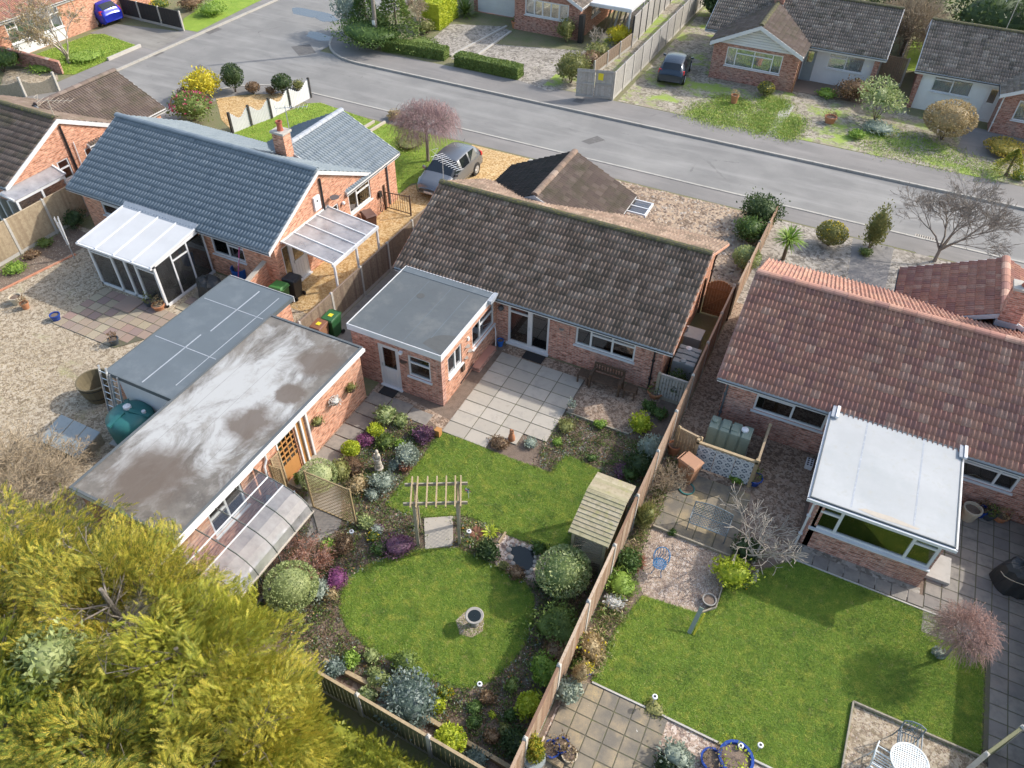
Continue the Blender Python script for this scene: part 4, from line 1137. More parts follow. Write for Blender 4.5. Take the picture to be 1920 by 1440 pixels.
# ------------------------------------------------------------------ the main bungalow
h = thing('bungalow', 'red brick bungalow with brown tiled roof and grey flat-roofed extension in the middle', 'house', (-9.3, 24.6))
rear = Face((-14.9, 21.05), (-3.80, 21.05))
S = lambda x: x + 14.9
wall(rear, h, 2.42, [(S(-10.11), S(-8.33), 0.05, 2.02), (S(-7.24), S(-4.86), 1.08, 2.05)])
right = Face((-3.80, 21.05), (-3.80, 28.15))
wall(right, h, 2.42, [], 'brick_orange', top=(3.55, 4.0))
front = Face((-3.80, 28.15), (-14.9, 28.15))
wall(front, h, 2.42, [(2.0, 4.0, 1.0, 2.05)])
window(front, h, 2.0, 4.0, 1.0, 2.05, ((1, None), (1, None)), blind='net')
wall(Face((-14.9, 28.15), (-14.9, 21.05)), h, 2.42, [], top=(3.55, 4.0))
floor_plate(h, -14.7, -4.0, 21.3, 27.9)
# rear window with two top lights and vertical blind
w = window(rear, h, S(-7.24), S(-4.86), 1.08, 2.05, ((0.95, None), (1.5, 0.3), (1.45, 0.3)), blind='vertical')
# french doors
fw = 0.09
d = MB(); f = rear
a, b = S(-10.11), S(-8.33); mid = S(-9.16)
for t0, t1, z0, z1 in ((a, a + fw, 0.1, 2.02), (b - fw, b, 0.1, 2.02), (a + fw, b - fw, 1.95, 2.02), (a + fw, b - fw, 0.1, 0.2), (mid - 0.10, mid + 0.09, 0.2, 1.95), (a + fw, mid - 0.10, 1.62, 1.68)):
    f.box(d, t0, t1, 0.02, 0.10, z0, z1)
fd = d.build('french_door', 'upvc', h)
for t0, t1, z0, z1 in ((a + fw, mid - 0.1, 0.2, 1.62), (a + fw, mid - 0.1, 1.68, 1.95), (mid + 0.09, b - fw, 0.2, 1.95)):
    m = MB(); f.box(m, t0 - .004, t1 + .004, 0.055, 0.065, z0 - .004, z1 + .004); m.build('pane', 'glass', fd)
m = MB(); f.box(m, a - 0.05, b + 0.03, -0.1, 0.1, 0.03, 0.098); m.build('threshold', 'upvc', fd)
m = MB(); f.box(m, mid - 0.03, mid - 0.01, -0.02, 0.02, 0.98, 1.14); m.build('handle', 'alu', fd)
for (t0, t1) in ((a + 0.1, a + 0.32), (b - 0.4, b - 0.1)):
    m = MB(); vs = []
    for i in range(9):
        s_ = t0 + (t1 - t0) * i / 8
        vs += [f.P(s_, 0.22 + 0.03 * (i % 2), 0.12), f.P(s_, 0.22 + 0.03 * (i % 2), 1.98)]
    m.add(vs, [(2 * i, 2 * i + 2, 2 * i + 3, 2 * i + 1) for i in range(8)]); m.build('curtain', 'curtain', fd)
MB().box(-9.6, -8.7, 22.3, 23.0, 0.06, 0.5).build('armchair', 'leaf_brown', h)
MB().box(-9.3, -8.5, 23.0, 23.2, 0.06, 1.0).build('cupboard', 'timber_dark', h)
roof = gable_roof(h, -15.05, -3.42, 20.65, 28.55, 2.4, 24.6, 4.2, 'tile_main', single=300, pick=lambda cr: (cr[1] + max(0, 14 - cr[0]) * 0.6), verge='brick_orange', verge_w=0.10)
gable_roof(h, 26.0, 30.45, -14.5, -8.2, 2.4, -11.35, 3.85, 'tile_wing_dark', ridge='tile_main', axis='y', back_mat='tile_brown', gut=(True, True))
wf = Face((-8.5, 30.2), (-14.2, 30.2))
wall(wf, h, 2.4, [(1.2, 4.4, 0.9, 2.05)], top=(2.85, 3.65)); window(wf, h, 1.2, 4.4, 0.9, 2.05, ((1, None), (1.5, None), (1, None)), blind='net')
wall(Face((-8.5, 28.2), (-8.5, 30.2)), h, 2.4); wall(Face((-14.2, 30.2), (-14.2, 28.2)), h, 2.4)
p = MB().box(-8.15, -7.35, 29.15, 30.25, 2.28, 2.34).build('porch_canopy', 'glass_clear', h)
for yy in (29.15, 29.7, 30.25):
    MB().box(-8.2, -7.33, yy - 0.03, yy + 0.03, 2.30, 2.37).build('glazing_bar', 'upvc', p)
MB().box(-7.38, -7.30, 29.1, 30.3, 2.24, 2.36).build('edge_beam', 'upvc', p)
downpipe(h, -4.12, 20.98, 2.35); downpipe(h, -3.70, 22.0, 2.4, out=(0.2, 0)); downpipe(h, -3.70, 27.6, 2.4, out=(0.2, 0))
m = MB(); f.box(m, S(-8.12), S(-7.5), -0.03, 0.0, 1.36, 1.87); pl = m.build('wall_plaque', 'brick_red', h)
MB().lathe([(0.10, 0), (0.10, 0.02)], 10, (-7.81, 21.0, 1.62)).build('motif', 'stone_grey', pl)
MB().ball((-10.38, 20.95, 1.75), 0.12, 10, 6).build('wall_lamp', 'steel_dish', h)
# extension
Y0 = 16.72
ef = Face((-14.42, Y0), (-10.62, Y0)); E_ = lambda x: x + 14.42
wall(ef, h, 2.38, [(E_(-13.29), E_(-12.40), 0.0, 2.08), (E_(-12.02), E_(-11.08), 1.0, 2.0)])
es = Face((-10.62, Y0), (-10.62, 21.05)); T_ = lambda y: y - Y0
wall(es, h, 2.38, [(T_(17.18), T_(18.2), 1.02, 1.98), (T_(19.03), T_(20.82), 1.0, 2.04)], 'brick_orange')
wall(Face((-14.42, 20.9), (-14.42, Y0)), h, 2.38)
floor_plate(h, -14.2, -10.85, 16.95, 20.95)
door(ef, h, E_(-13.29), E_(-12.40), 2.08)
window(ef, h, E_(-12.02), E_(-11.08), 1.0, 2.0, ((1, 0.33),), blind='curtain')
window(es, h, T_(17.18), T_(18.2), 1.02, 1.98, ((1.3, None), (1, None)), blind='net')
window(es, h, T_(19.03), T_(20.82), 1.0, 2.04, ((0.7, None), (1.3, 0.32)), blind='net')
fr = flat_roof(h, -14.50, -10.60, 16.70, 20.75, 2.52, 'felt_grey', 'white_paint', 0.025, 0.24)
MB().box(-10.57, -10.42, 20.2, 20.8, 2.40, 2.56).build('flashing', 'lead', fr)
MB().box(-14.5, -10.6, 20.42, 20.78, 2.522, 2.535).build('flashing', 'felt_blue', fr)
MB().lathe([(0.16, 0), (0.16, 0.004)], 16, (-13.0, 19.35, 2.521)).build('water_stain', 'stain_dark', fr)
MB().sheet([(-10.61, 16.75), (-10.61, 17.9)] + [(-10.61 + 1.0 * math.cos(R(a)) * 0.9, 17.0 + 0.85 * math.sin(R(a))) for a in range(100, 190, 10)], 2.5215).build('water_stain', 'stain_dark', fr)
for (xx, y0, y1) in ((-13.2, 16.8, 20.3), (-12.2, 16.8, 20.3), (-11.4, 17.4, 20.2)):
    MB().box(xx, xx + 0.025, y0, y1, 2.519, 2.5225).build('felt_joint', 'felt_blue', fr)
m = MB(); ef.box(m, E_(-12.33), E_(-12.2), -0.12, 0.0, 1.98, 2.08); m.build('security_light', 'white_plastic', h)
m = MB().lathe([(0.15, -0.03), (0.15, 0.0)], 12, (-12.2, 16.70, 1.65)); m.build('wall_clock', 'iron_brown', h)
m = MB(); es.box(m, T_(18.62), T_(18.72), -0.06, 0.0, 1.75, 1.9); m.build('alarm_box', 'white_plastic', h)
for (yy, zz, r_) in ((18.55, 1.55, 0.13), (18.72, 1.2, 0.12), (18.45, 1.05, 0.10)):
    MB().lathe([(r_, 0), (r_, 0.02)], 10, (-10.6, yy, zz)).build('wall_ornament', 'stone_grey', h)
m = MB(); es.box(m, T_(18.95), T_(20.4), -0.32, -0.003, 0.0, 0.2); m.build('step', 'brick_red', h)
m = MB().path([(-10.35, 20.45, 0.2), (-10.35, 20.45, 0.95), (-10.55, 20.75, 0.98)], 0.02).build('grab_rail', 'white_plastic', h)
m = MB(); es.box(m, T_(18.1), T_(18.28), -0.08, 0.0, 0.62, 0.92); m.build('meter_box', 'iron_brown', h)
m = MB().tube((-10.57, 17.95, 0.15), (-10.57, 19.0, 0.32), 0.02); m.build('waste_pipe', 'gutter_black', h)
downpipe(h, -14.47, 20.7, 2.4, 'gutter_black')
aerial('silver rooftop aerial at left gable of the middle bungalow, before the parked silver car', (-14.93, 24.65, 4.15), 1.2, 1.9, R(118), 'alu', 11)

# ------------------------------------------------------------------ neighbour on the right
h = thing('bungalow', 'brick bungalow with reddish brown tiled roof and white-roofed sunroom', 'house', (4.5, 24.1))
rear = Face((-1.38, 20.55), (10.6, 20.55)); S = lambda x: x + 1.38
wall(rear, h, 2.4, [(S(-0.28), S(2.1), 1.15, 2.06), (S(2.35), S(5.9), 0.02, 2.3), (S(6.3), S(7.98), 1.15, 2.06)])
wall(Face((-1.38, 27.7), (-1.38, 20.55)), h, 2.4, [], top=(3.58, 4.05))
wall(Face((10.6, 20.55), (10.6, 27.7)), h, 2.4, [], top=(3.58, 4.05)); wall(Face((10.6, 27.7), (-1.38, 27.7)), h, 2.4)
floor_plate(h, -1.2, 10.4, 20.8, 27.5)
window(rear, h, S(-0.28), S(2.1), 1.15, 2.06, ((1.15, 0.22), (1, None)), blind='vertical')
window(rear, h, S(6.3), S(7.98), 1.15, 2.06, ((2.0, 0.25), (1, 0.25)), blind='curtain')
gable_roof(h, -1.68, 10.9, 20.17, 28.1, 2.4, 24.1, 4.28, 'tile_red', ridge='tile_red', single=300, pick=lambda cr: (cr[1] * 1.0 + max(0, cr[0] - 26) * 0.8), verge='tile_red', verge_w=0.09, gutter='gutter_grey')
gable_roof(h, 26.2, 30.0, 3.3, 9.84, 2.4, 6.57, 3.9, 'tile_red', ridge='tile_red', axis='y', gut=(True, True), gutter='gutter_grey')
wall(Face((3.6, 29.7), (3.6, 27.6)), h, 2.4); wall(Face((9.5, 29.7), (3.6, 29.7)), h, 2.4, top=(2.95, 3.7))
chimney(h, 6.75, 26.35, 3.5, 4.95, 0.62, 0.5, 1, 'terracotta_pot', 'brick_red', cowl=True)
downpipe(h, -1.3, 20.48, 2.35, 'gutter_grey')
# sunroom
X0, X1, Y0 = 2.42, 5.92, 16.50
sf = Face((X0, Y0), (X1, Y0)); ss = Face((X0, 20.55), (X0, Y0)); sr = Face((X1, Y0), (X1, 20.55))
wall(sf, h, 2.34, [(0.06, X1 - X0 - 0.06, 1.0, 2.26)]); wall(ss, h, 2.34, [(0.6, 2.4, 1.0, 2.2)], trim=False); wall(sr, h, 2.34, [(0.45, 1.45, 0.05, 2.2), (1.8, 3.4, 1.0, 2.2)])
window(sf, h, 0.06, X1 - X0 - 0.06, 1.0, 2.26, ((0.62, 0.36), (2.1, None), (0.66, 0.3)), glass='glass', fw=0.085, out=0.03)
window(ss, h, 0.6, 2.4, 1.0, 2.2, ((1, None), (1, None))); window(sr, h, 1.8, 3.4, 1.0, 2.2, ((1, None), (1, None)))
door(sr, h, 0.45, 1.45, 2.2, 0.9, mat='timber_gate')
floor_plate(h, X0 + .2, X1 - .2, Y0 + .2, 20.6)
fr = flat_roof(h, 2.12, 6.02, 16.28, 20.22, 2.50, 'roof_white', 'gutter_grey', 0.02, 0.20)
for (x0, x1, y0, y1) in ((2.03, 2.10, 16.2, 20.2), (6.06, 6.11, 16.2, 20.2), (2.03, 6.11, 16.17, 16.235)):
    MB().box(x0, x1, y0, y1, 2.36, 2.47).build('gutter', 'upvc' if x1 - x0 > 1 or x0 > 3 else 'upvc', h)
for xx in (2.12, 5.95):
    MB().box(xx - 0.02, xx + 0.10, 19.85, 20.4, 2.52, 2.58).build('flashing', 'lead', fr)
    MB().box(xx + 0.11, xx + 0.2, 19.85, 20.4, 2.53, 2.62).build('flashing', 'white_plastic', fr)
for (xx) in (3.2, 4.9):
    MB().box(xx, xx + 0.05, 16.4, 20.2, 2.5, 2.503).build('roof_joint', 'lead', fr)
MB().sheet([(3.4, 16.42), (3.9, 16.35), (5.0, 16.40), (5.1, 16.48), (4.3, 16.56), (3.6, 16.52)], 2.504).build('bare_patch', 'stone_pale', fr)
downpipe(h, 2.30, 16.42, 2.4, 'upvc'); downpipe(h, 2.28, 20.30, 2.45, 'gutter_grey')
MB().box(2.4, 6.0, 16.0, 16.5, 0.0, 0.03).build('plinth_gravel', 'gravel_grey', h)
MB().box(5.98, 6.75, 16.95, 17.95, 0.0, 0.16).build('door_step', 'concrete', h)

# ------------------------------------------------------------------ neighbour on the left
h = thing('bungalow', 'orange brick bungalow with new slate-grey roof and white conservatory', 'house', (-26, 22.9))
XW = -20.15
rear = Face((-31.3, 19.5), (XW, 19.5)); S = lambda x: x + 31.3
wall(rear, h, 2.4, [(S(-30.2), S(-28.85), 1.2, 2.05), (S(-27.2), S(-24.4), 0.05, 2.1), (S(-23.7), S(-21.92), 1.08, 2.03)], 'brick_orange')
side = Face((XW, 19.5), (XW, 28.7)); T_ = lambda y: y - 19.5
wall(side, h, 2.36, [(T_(19.9), T_(21.4), 0.0, 2.12), (T_(23.1), T_(23.98), 1.35, 2.2), (T_(24.75), T_(26.5), 1.15, 2.25)], 'brick_orange')
g = MB().hull([(XW, 19.5, 2.36), (XW - .22, 19.5, 2.36), (XW - .22, 26.4, 2.36), (XW, 26.4, 2.36)], [(XW, 22.85, 4.08), (XW - .22, 22.85, 4.08), (XW - .22, 22.95, 4.08), (XW, 22.95, 4.08)])
g.build('wall', 'brick_orange', h)
wall(Face((-31.3, 26.3), (-31.3, 19.5)), h, 2.4, [], 'brick_orange', top=(3.4, 4.05)); wall(Face((XW, 28.7), (-26.0, 28.7)), h, 2.4, [], 'brick_orange', top=(2.9, 3.7))
wall(Face((-26.0, 28.7), (-26.0, 26.3)), h, 2.4, [], 'brick_orange'); wall(Face((-26.0, 26.3), (-31.3, 26.3)), h, 2.4, [], 'brick_orange')
floor_plate(h, -31, -20.4, 19.8, 26)
window(rear, h, S(-30.2), S(-28.85), 1.2, 2.05, ((1, 0.3),)); window(rear, h, S(-23.7), S(-21.92), 1.08, 2.03, ((1, None), (1, 0.3)), blind=None)
window(side, h, T_(24.75), T_(26.5), 1.15, 2.25, ((0.75, None), (1.3, 0.3)), blind='vertical'); window(side, h, T_(23.1), T_(23.98), 1.35, 2.2, ((1, 0.4),))
window(side, h, T_(19.9), T_(20.42), 0.08, 2.12, ((1, None),), sill=False, blind=None); door(side, h, T_(20.42), T_(21.4), 2.12, 1.05)
gable_roof(h, -31.6, -20.08, 19.1, 26.7, 2.4, 22.9, 4.28, 'tile_slate', ridge='tile_slate', single=300, pick=lambda cr: cr[1], verge='white_paint', tw=0.33, tg=0.335, hgt=0.05, wide=0.34)
gable_roof(h, 24.6, 29.0, -26.35, -20.02, 2.4, -23.2, 3.9, 'tile_slate', ridge='lead', axis='y', tw=0.33, tg=0.335, hgt=0.05, wide=0.34)
chimney(h, -23.05, 24.35, 3.3, 4.75, 0.62, 0.5, 1)
m = MB(); side.box(m, T_(22.35), T_(22.75), -0.09, 0.0, 2.62, 3.25); bx = m.build('equipment_box', 'white_plastic', h)
m = MB(); side.box(m, T_(22.5), T_(22.58), -0.10, -0.09, 3.0, 3.08); m.build('dial', 'gutter_black', bx)
MB().tube((XW + .06, 22.95, 0.3), (XW + .06, 22.95, 3.9), 0.045, 0.045, 8).build('soil_pipe', 'gutter_black', h)
MB().tube((XW + .05, 27.9, 0.1), (XW + .05, 27.9, 2.3), 0.04, 0.04, 8).build('downpipe', 'gutter_grey', h)
dsh = MB().lathe([(0.02, 0), (0.16, 0.03), (0.22, 0.07)], 12, (XW + .3, 23.45, 2.75)).build('satellite_dish', 'steel_dish', h)
MB().path([(XW, 23.45, 2.6), (XW + .3, 23.45, 2.7), (XW + .45, 23.75, 2.85)], 0.015).build('dish_arm', 'steel_dish', dsh)
MB().ball((XW + .08, 24.25, 2.05), 0.09, 8, 6).build('bulkhead_lamp', 'white_plastic', h)
m = MB(); side.box(m, T_(27.0), T_(27.22), -0.12, 0, 0.92, 1.2); ch = m.build('car_charger', 'gutter_black', h)
MB().path([(XW + .08, 27.1, 0.95), (XW + .14, 27.0, 0.5), (XW + .12, 26.9, 0.25), (XW + .12, 27.05, 0.12), (XW + .14, 27.25, 0.5), (XW + .1, 27.2, 1.0)], 0.018).build('charging_cable', 'gutter_black', ch)
# conservatory
cx0, cx1, cy0, cy1 = -27.70, -23.92, 16.52, 19.45
c = MB()
def post(m, x, y, z1, w=0.09):
    m.box(x - w / 2, x + w / 2, y - w / 2, y + w / 2, 0.03, z1)
xs = [cx0 + 0.05, cx0 + 1.3, cx0 + 2.05, cx0 + 2.65, cx1 - 0.05]
for x in xs:
    post(c, x, cy0 + 0.05, 2.05, 0.1)
for y in (17.5, 18.4, cy1 - 0.1):
    post(c, cx1 - 0.05, y, 2.05 + (y - cy0) * 0.11, 0.07); post(c, cx0 + 0.05, y, 2.05 + (y - cy0) * 0.11, 0.07)
c.box(cx0, cx1, cy0, cy0 + 0.1, 1.98, 2.08); c.box(cx0, cx1, cy0, cy0 + 0.1, 0.0, 0.12); c.box(cx1 - 0.1, cx1, cy0, cy1, 0.0, 0.12); c.box(cx0, cx0 + 0.1, cy0, cy1, 0.0, 0.12)
c.box(xs[0], xs[1], cy0 + 0.02, cy0 + 0.08, 1.68, 1.74); c.box(xs[3], xs[4], cy0 + 0.02, cy0 + 0.08, 1.68, 1.74); c.box(cx1 - 0.08, cx1 - 0.02, 17.5, 18.4, 1.72, 1.78)
cons = c.build('conservatory', 'upvc', h)
for x0, x1 in zip(xs[:-1], xs[1:]):
    MB().box(x0 + .04, x1 - .04, cy0 + 0.045, cy0 + 0.055, 0.12, 1.98).build('pane', 'glass_clear', cons)
for y0, y1 in ((cy0, 17.5), (17.5, 18.4), (18.4, cy1 - .1)):
    MB().box(cx1 - 0.055, cx1 - 0.045, y0 + .04, y1 - .04, 0.12, 2.05).build('pane', 'glass_clear', cons); MB().box(cx0 + 0.045, cx0 + 0.055, y0 + .04, y1 - .04, 0.12, 2.05).build('pane', 'glass_clear', cons)
def lean(x0, x1, ya, za, yb, zb, t):
    return MB().hull([(x0, ya, za - t), (x1, ya, za - t), (x1, yb, zb - t), (x0, yb, zb - t)], [(x0, ya, za), (x1, ya, za), (x1, yb, zb), (x0, yb, zb)])
M('insulated_panel', (0.54, 0.55, 0.56), 0.5, [(1.0, (0.48, 0.49, 0.5), 0.5, 0.8)])
n = 4
for i in range(n):
    a, b = -28.02 + 4.08 * i / n, -28.02 + 4.08 * (i + 1) / n
    lean(a + .03, b - .03, 16.45, 2.10, 19.15, 2.46, 0.04).build('roof_panel', 'insulated_panel', cons)
for i in range(n + 1):
    a = -28.02 + 4.08 * i / n
    lean(a - .035, a + .035, 16.42, 2.13, 19.15, 2.49, 0.06).build('glazing_bar', 'upvc', cons)
MB().box(-28.08, -23.9, 16.36, 16.46, 2.0, 2.09).build('gutter', 'upvc', cons)
lean(-28.05, -23.9, 19.0, 2.44, 19.25, 2.60, 0.05).build('flashing', 'lead', cons)
MB().hull([(cx1 - .04, cy0, 2.0), (cx1, cy0, 2.0), (cx1, cy1, 2.25), (cx1 - .04, cy1, 2.25)], [(cx1 - .04, cy0, 2.07), (cx1, cy0, 2.07), (cx1, cy1, 2.42), (cx1 - .04, cy1, 2.42)]).build('end_beam', 'upvc', cons)
MB().box(cx0 + .1, cx1 - .1, cy0 + .1, cy1, 0.02, 0.04).build('floor', 'slab_multi', cons)
# carport
beam = MB().box(-17.62, -17.52, 19.95, 23.28, 1.98, 2.12).build('carport', 'upvc', h)
for i in range(4):
    y0, y1 = 20.0 + 3.2 * i / 4, 20.0 + 3.2 * (i + 1) / 4
    MB().hull([(XW, y0 + .02, 2.40), (-17.6, y0 + .02, 2.10), (-17.6, y1 - .02, 2.10), (XW, y1 - .02, 2.40)], [(XW, y0 + .02, 2.42), (-17.6, y0 + .02, 2.12), (-17.6, y1 - .02, 2.12), (XW, y1 - .02, 2.42)]).build('roof_sheet', 'polycarb', beam)
for i in range(5):
    y = 20.0 + 3.2 * i / 4
    MB().bar((XW, y, 2.43), (-17.58, y, 2.13), 0.05, 0.06).build('glazing_bar', 'upvc', beam)
MB().box(XW - .0, XW + .06, 19.95, 23.28, 2.36, 2.46).build('wall_plate', 'upvc', beam)
for y in (20.05, 21.6, 23.18):
    MB().box(-17.61, -17.53, y - .04, y + .04, 0, 1.98).build('post', 'upvc', beam)
# low garden wall by the bins
MB().hull([(-20.9, 17.6, 0), (-20.75, 17.6, 0), (-20.75, 19.5, 0), (-20.9, 19.5, 0)], [(-20.9, 17.6, 1.1), (-20.75, 17.6, 1.1), (-20.75, 19.5, 1.5), (-20.9, 19.5, 1.5)]).build('garden_wall', 'brick_orange', h)
MB().hull([(-20.93, 17.58, 1.1), (-20.72, 17.58, 1.1), (-20.72, 19.5, 1.5), (-20.93, 19.5, 1.5)], [(-20.93, 17.58, 1.16), (-20.72, 17.58, 1.16), (-20.72, 19.5, 1.56), (-20.93, 19.5, 1.56)]).build('wall_coping', 'stone_pale', h)
aerial('thin rooftop aerial beside the chimney on the slate-grey roof', (-22.75, 24.6, 4.0), 1.9, 1.4, R(60), 'alu', 8)

# ------------------------------------------------------------------ house at the far left edge
h = thing('bungalow', 'orange brick bungalow with mossy brown roof and white lean-to at photo left edge', 'house', (-38, 21.5))
XW = -34.0
side = Face((XW, 18.2), (XW, 27.2)); T_ = lambda y: y - 18.2
wall(side, h, 2.36, [(T_(20.6), T_(21.25), 1.35, 2.35), (T_(22.22), T_(22.8), 1.6, 2.32)], 'brick_orange')
MB().hull([(XW, 18.2, 2.36), (XW - .22, 18.2, 2.36), (XW - .22, 24.8, 2.36), (XW, 24.8, 2.36)], [(XW, 21.4, 3.98), (XW - .22, 21.4, 3.98), (XW - .22, 21.5, 3.98), (XW, 21.5, 3.98)]).build('wall', 'brick_orange', h)
wall(Face((-40, 18.2), (XW, 18.2)), h, 2.36, [], 'brick_orange'); wall(Face((XW, 27.2), (-39.4, 27.2)), h, 2.36, [], 'brick_orange', top=(2.7, 3.6)); wall(Face((-39.4, 27.2), (-39.4, 18.2)), h, 2.36, [], 'brick_orange')
window(side, h, T_(20.6), T_(21.25), 1.35, 2.35, ((1, 0.4),)); window(side, h, T_(22.22), T_(22.8), 1.6, 2.32)
gable_roof(h, -40.2, -34.0 + 0.05, 17.8, 25.1, 2.4, 21.45, 4.18, 'tile_brown', ridge='ridge_moss', verge='white_paint', verge_w=0.2)
gable_roof(h, 22.5, 27.5, -39.8, -33.82, 2.4, -36.8, 3.85, 'tile_brown', ridge='tile_brown', axis='y')
MB().tube((XW + .06, 21.45, 0.3), (XW + .06, 21.45, 3.85), 0.05, 0.05, 8).build('soil_pipe', 'gutter_black', h)
MB().tube((XW + .06, 21.75, 1.6), (XW + .06, 21.8, 2.9), 0.025, 0.025, 8).build('overflow_pipe', 'white_plastic', h)
lt = MB().box(-33.35, -33.27, 17.6, 20.3, 1.9, 2.05).build('lean_to', 'upvc', h)
for y in (17.65, 18.95, 20.25):
    MB().box(-33.35, -33.26, y - .05, y + .05, 0, 1.9).build('post', 'upvc', lt)
for y0, y1 in ((17.7, 18.9), (19.0, 20.2)):
    MB().box(-33.32, -33.30, y0, y1, 0.9, 1.9).build('pane', 'glass_clear', lt); MB().box(-33.34, -33.28, y0, y1, 0.0, 0.9).build('base_panel', 'upvc', lt)
MB().hull([(XW, 17.55, 2.28), (-33.25, 17.55, 2.03), (-33.25, 20.35, 2.03), (XW, 20.35, 2.28)], [(XW, 17.55, 2.31), (-33.25, 17.55, 2.06), (-33.25, 20.35, 2.06), (XW, 20.35, 2.31)]).build('roof_sheet', 'polycarb', lt)
MB().bar((XW - 0.9, 17.55, 2.3), (-33.25, 17.55, 2.06), 0.08, 0.1).build('edge_bar', 'upvc', lt); MB().bar((XW, 20.35, 2.32), (-33.25, 20.35, 2.06), 0.08, 0.1).build('edge_bar', 'upvc', lt)
MB().box(-34.9, -33.3, 17.5, 17.58, 0.1, 1.95).build('pane', 'glass_clear', lt)
for x in (-34.9, -34.3, -33.7):
    MB().box(x - .04, x + .04, 17.48, 17.6, 0.1, 1.98).build('glazing_bar', 'upvc', lt)
aerial('pale folded aerial on the mossy roof at photo left edge', (-34.1, 21.5, 4.1), 1.0, 1.7, R(70), 'stone_pale', 7)

# ------------------------------------------------------------------ garages and lean-to greenhouse
h = thing('garage', 'long brick garage with streaky white and brown stained flat roof', 'garage', (-15.4, 11.5))
f = Face((-13.45, 7.0), (-13.45, 15.85)); T_ = lambda y: y - 7.0
wall(f, h, 2.28, [(T_(12.02), T_(12.5) - 0.0, 0.05, 2.05), (T_(11.2), T_(12.0), 0.05, 2.05), (T_(8.1), T_(9.5), 0.9, 2.0)], 'brick_orange')
wall(Face((-17.3, 15.85), (-17.3, 7.0)), h, 2.28, [], 'brick_orange'); wall(Face((-13.45, 15.85), (-17.3, 15.85)), h, 2.28, [], 'brick_red'); wall(Face((-17.3, 7.0), (-13.45, 7.0)), h, 2.28, [], 'brick_red')
fr = flat_roof(h, -17.36, -13.36, 6.9, 15.92, 2.42, 'felt_bloom', 'white_paint', 0.02, 0.2, trim='felt_grey')
MB().box(-13.33, -13.25, 6.9, 15.95, 2.27, 2.39).build('gutter', 'upvc', h)
# glazed timber door with a grid of small panes
d = MB(); a, b = T_(11.15), T_(12.15)
for t0, t1, z0, z1 in ((a, a + .06, 0.05, 2.05), (b - .06, b, 0.05, 2.05), (a + .06, b - .06, 1.98, 2.05)):
    f.box(d, t0, t1, -0.02, 0.08, z0, z1)
dd = d.build('door', 'upvc', h)
m = MB(); f.box(m, a + .06, b - .06, 0.03, 0.07, 0.06, 0.75)
for i in range(5):
    t = a + .06 + (b - a - .12) * i / 4
    f.box(m, t - .02, t + .02, 0.028, 0.07, 0.75, 1.98)
for i in range(6):
    z = 0.75 + 1.2 * i / 5
    f.box(m, a + .06, b - .06, 0.026, 0.07, z - .02, z + .02)
m.build('leaf', 'ochre_wood', dd)
m = MB(); f.box(m, a + .06, b - .06, 0.048, 0.054, 0.75, 1.98); m.build('pane', 'glass', dd)
m = MB(); f.box(m, T_(12.15), T_(12.5), -0.02, 0.1, 0.0, 2.05); m.build('door_post', 'ochre_wood', h)
for yy in (12.32, 12.62):
    MB().box(-13.42, -13.36, yy - .04, yy + .04, 0.0, 2.28).build('white_strip', 'upvc', h)
MB().box(-13.42, -12.9, 11.15, 12.6, 0.0, 0.1).build('door_step', 'timber_grey', h)
window(f, h, T_(8.1), T_(9.5), 0.9, 2.0, ((1, 0.3), (1, None)))
MB().path([(-13.38, 10.6, 2.3), (-13.38, 10.6, 1.9), (-13.38, 10.45, 1.7), (-13.38, 10.4, 0.7)], 0.04, 8).build('downpipe', 'upvc', h)
h = thing('garage', 'flat-roofed garage with plain blue-grey felt beside the stained roof', 'garage', (-19, 14.1))
for fc in (((-20.4, 11.15), (-17.55, 11.15)), ((-17.55, 17.15), (-20.4, 17.15)), ((-20.4, 17.15), (-20.4, 11.15)), ((-17.55, 15.9), (-17.55, 17.15))):
    wall(Face(*fc), h, 2.16, [], 'render_wall' if fc[0][1] < 12 else 'brick_orange')
fr = flat_roof(h, -20.52, -17.48, 11.05, 17.28, 2.30, 'felt_blue', 'gutter_grey', 0.015, 0.16)
MB().box(-20.55, -17.45, 17.30, 17.34, 2.05, 2.3).build('fascia', 'white_paint', h)
for (x0, x1, y0, y1) in ((-19.02, -18.97, 11.2, 14.0), (-18.85, -18.8, 14.3, 17.0), (-20.4, -17.6, 13.2, 13.23), (-20.4, -17.6, 15.7, 15.73), (-17.9, -17.87, 11.6, 17.0)):
    MB().box(x0, x1, y0, y1, 2.298, 2.3035).build('felt_joint', 'lead', fr)

h = thing('lean_to_greenhouse', 'curved-eave glass lean-to greenhouse against the stained-roof garage', 'greenhouse', (-12.5, 8.0))
gy0, gy1 = 5.9, 10.05
prof = [(-13.42, 2.05), (-12.85, 1.95), (-12.3, 1.85), (-11.95, 1.74), (-11.68, 1.58), (-11.48, 1.36), (-11.38, 1.1), (-11.38, 0.25)]
ribs = [gy0 + (gy1 - gy0) * i / 5 for i in range(6)]
for y in ribs:
    MB().path([(p[0], y, p[1]) for p in prof] + [(-11.38, y, 0.0)], 0.022, 6).build('rib', 'alu_dark', h)
for y0, y1 in zip(ribs[:-1], ribs[1:]):
    for k, (p, q) in enumerate(zip(prof[:-1], prof[1:])):
        m = MB().add([(p[0], y0 + .02, p[1]), (p[0], y1 - .02, p[1]), (q[0], y1 - .02, q[1]), (q[0], y0 + .02, q[1])], [(0, 1, 2, 3)])
        m.build('pane', 'glass_clear' if k < 2 or k > 5 else 'polycarb', h)
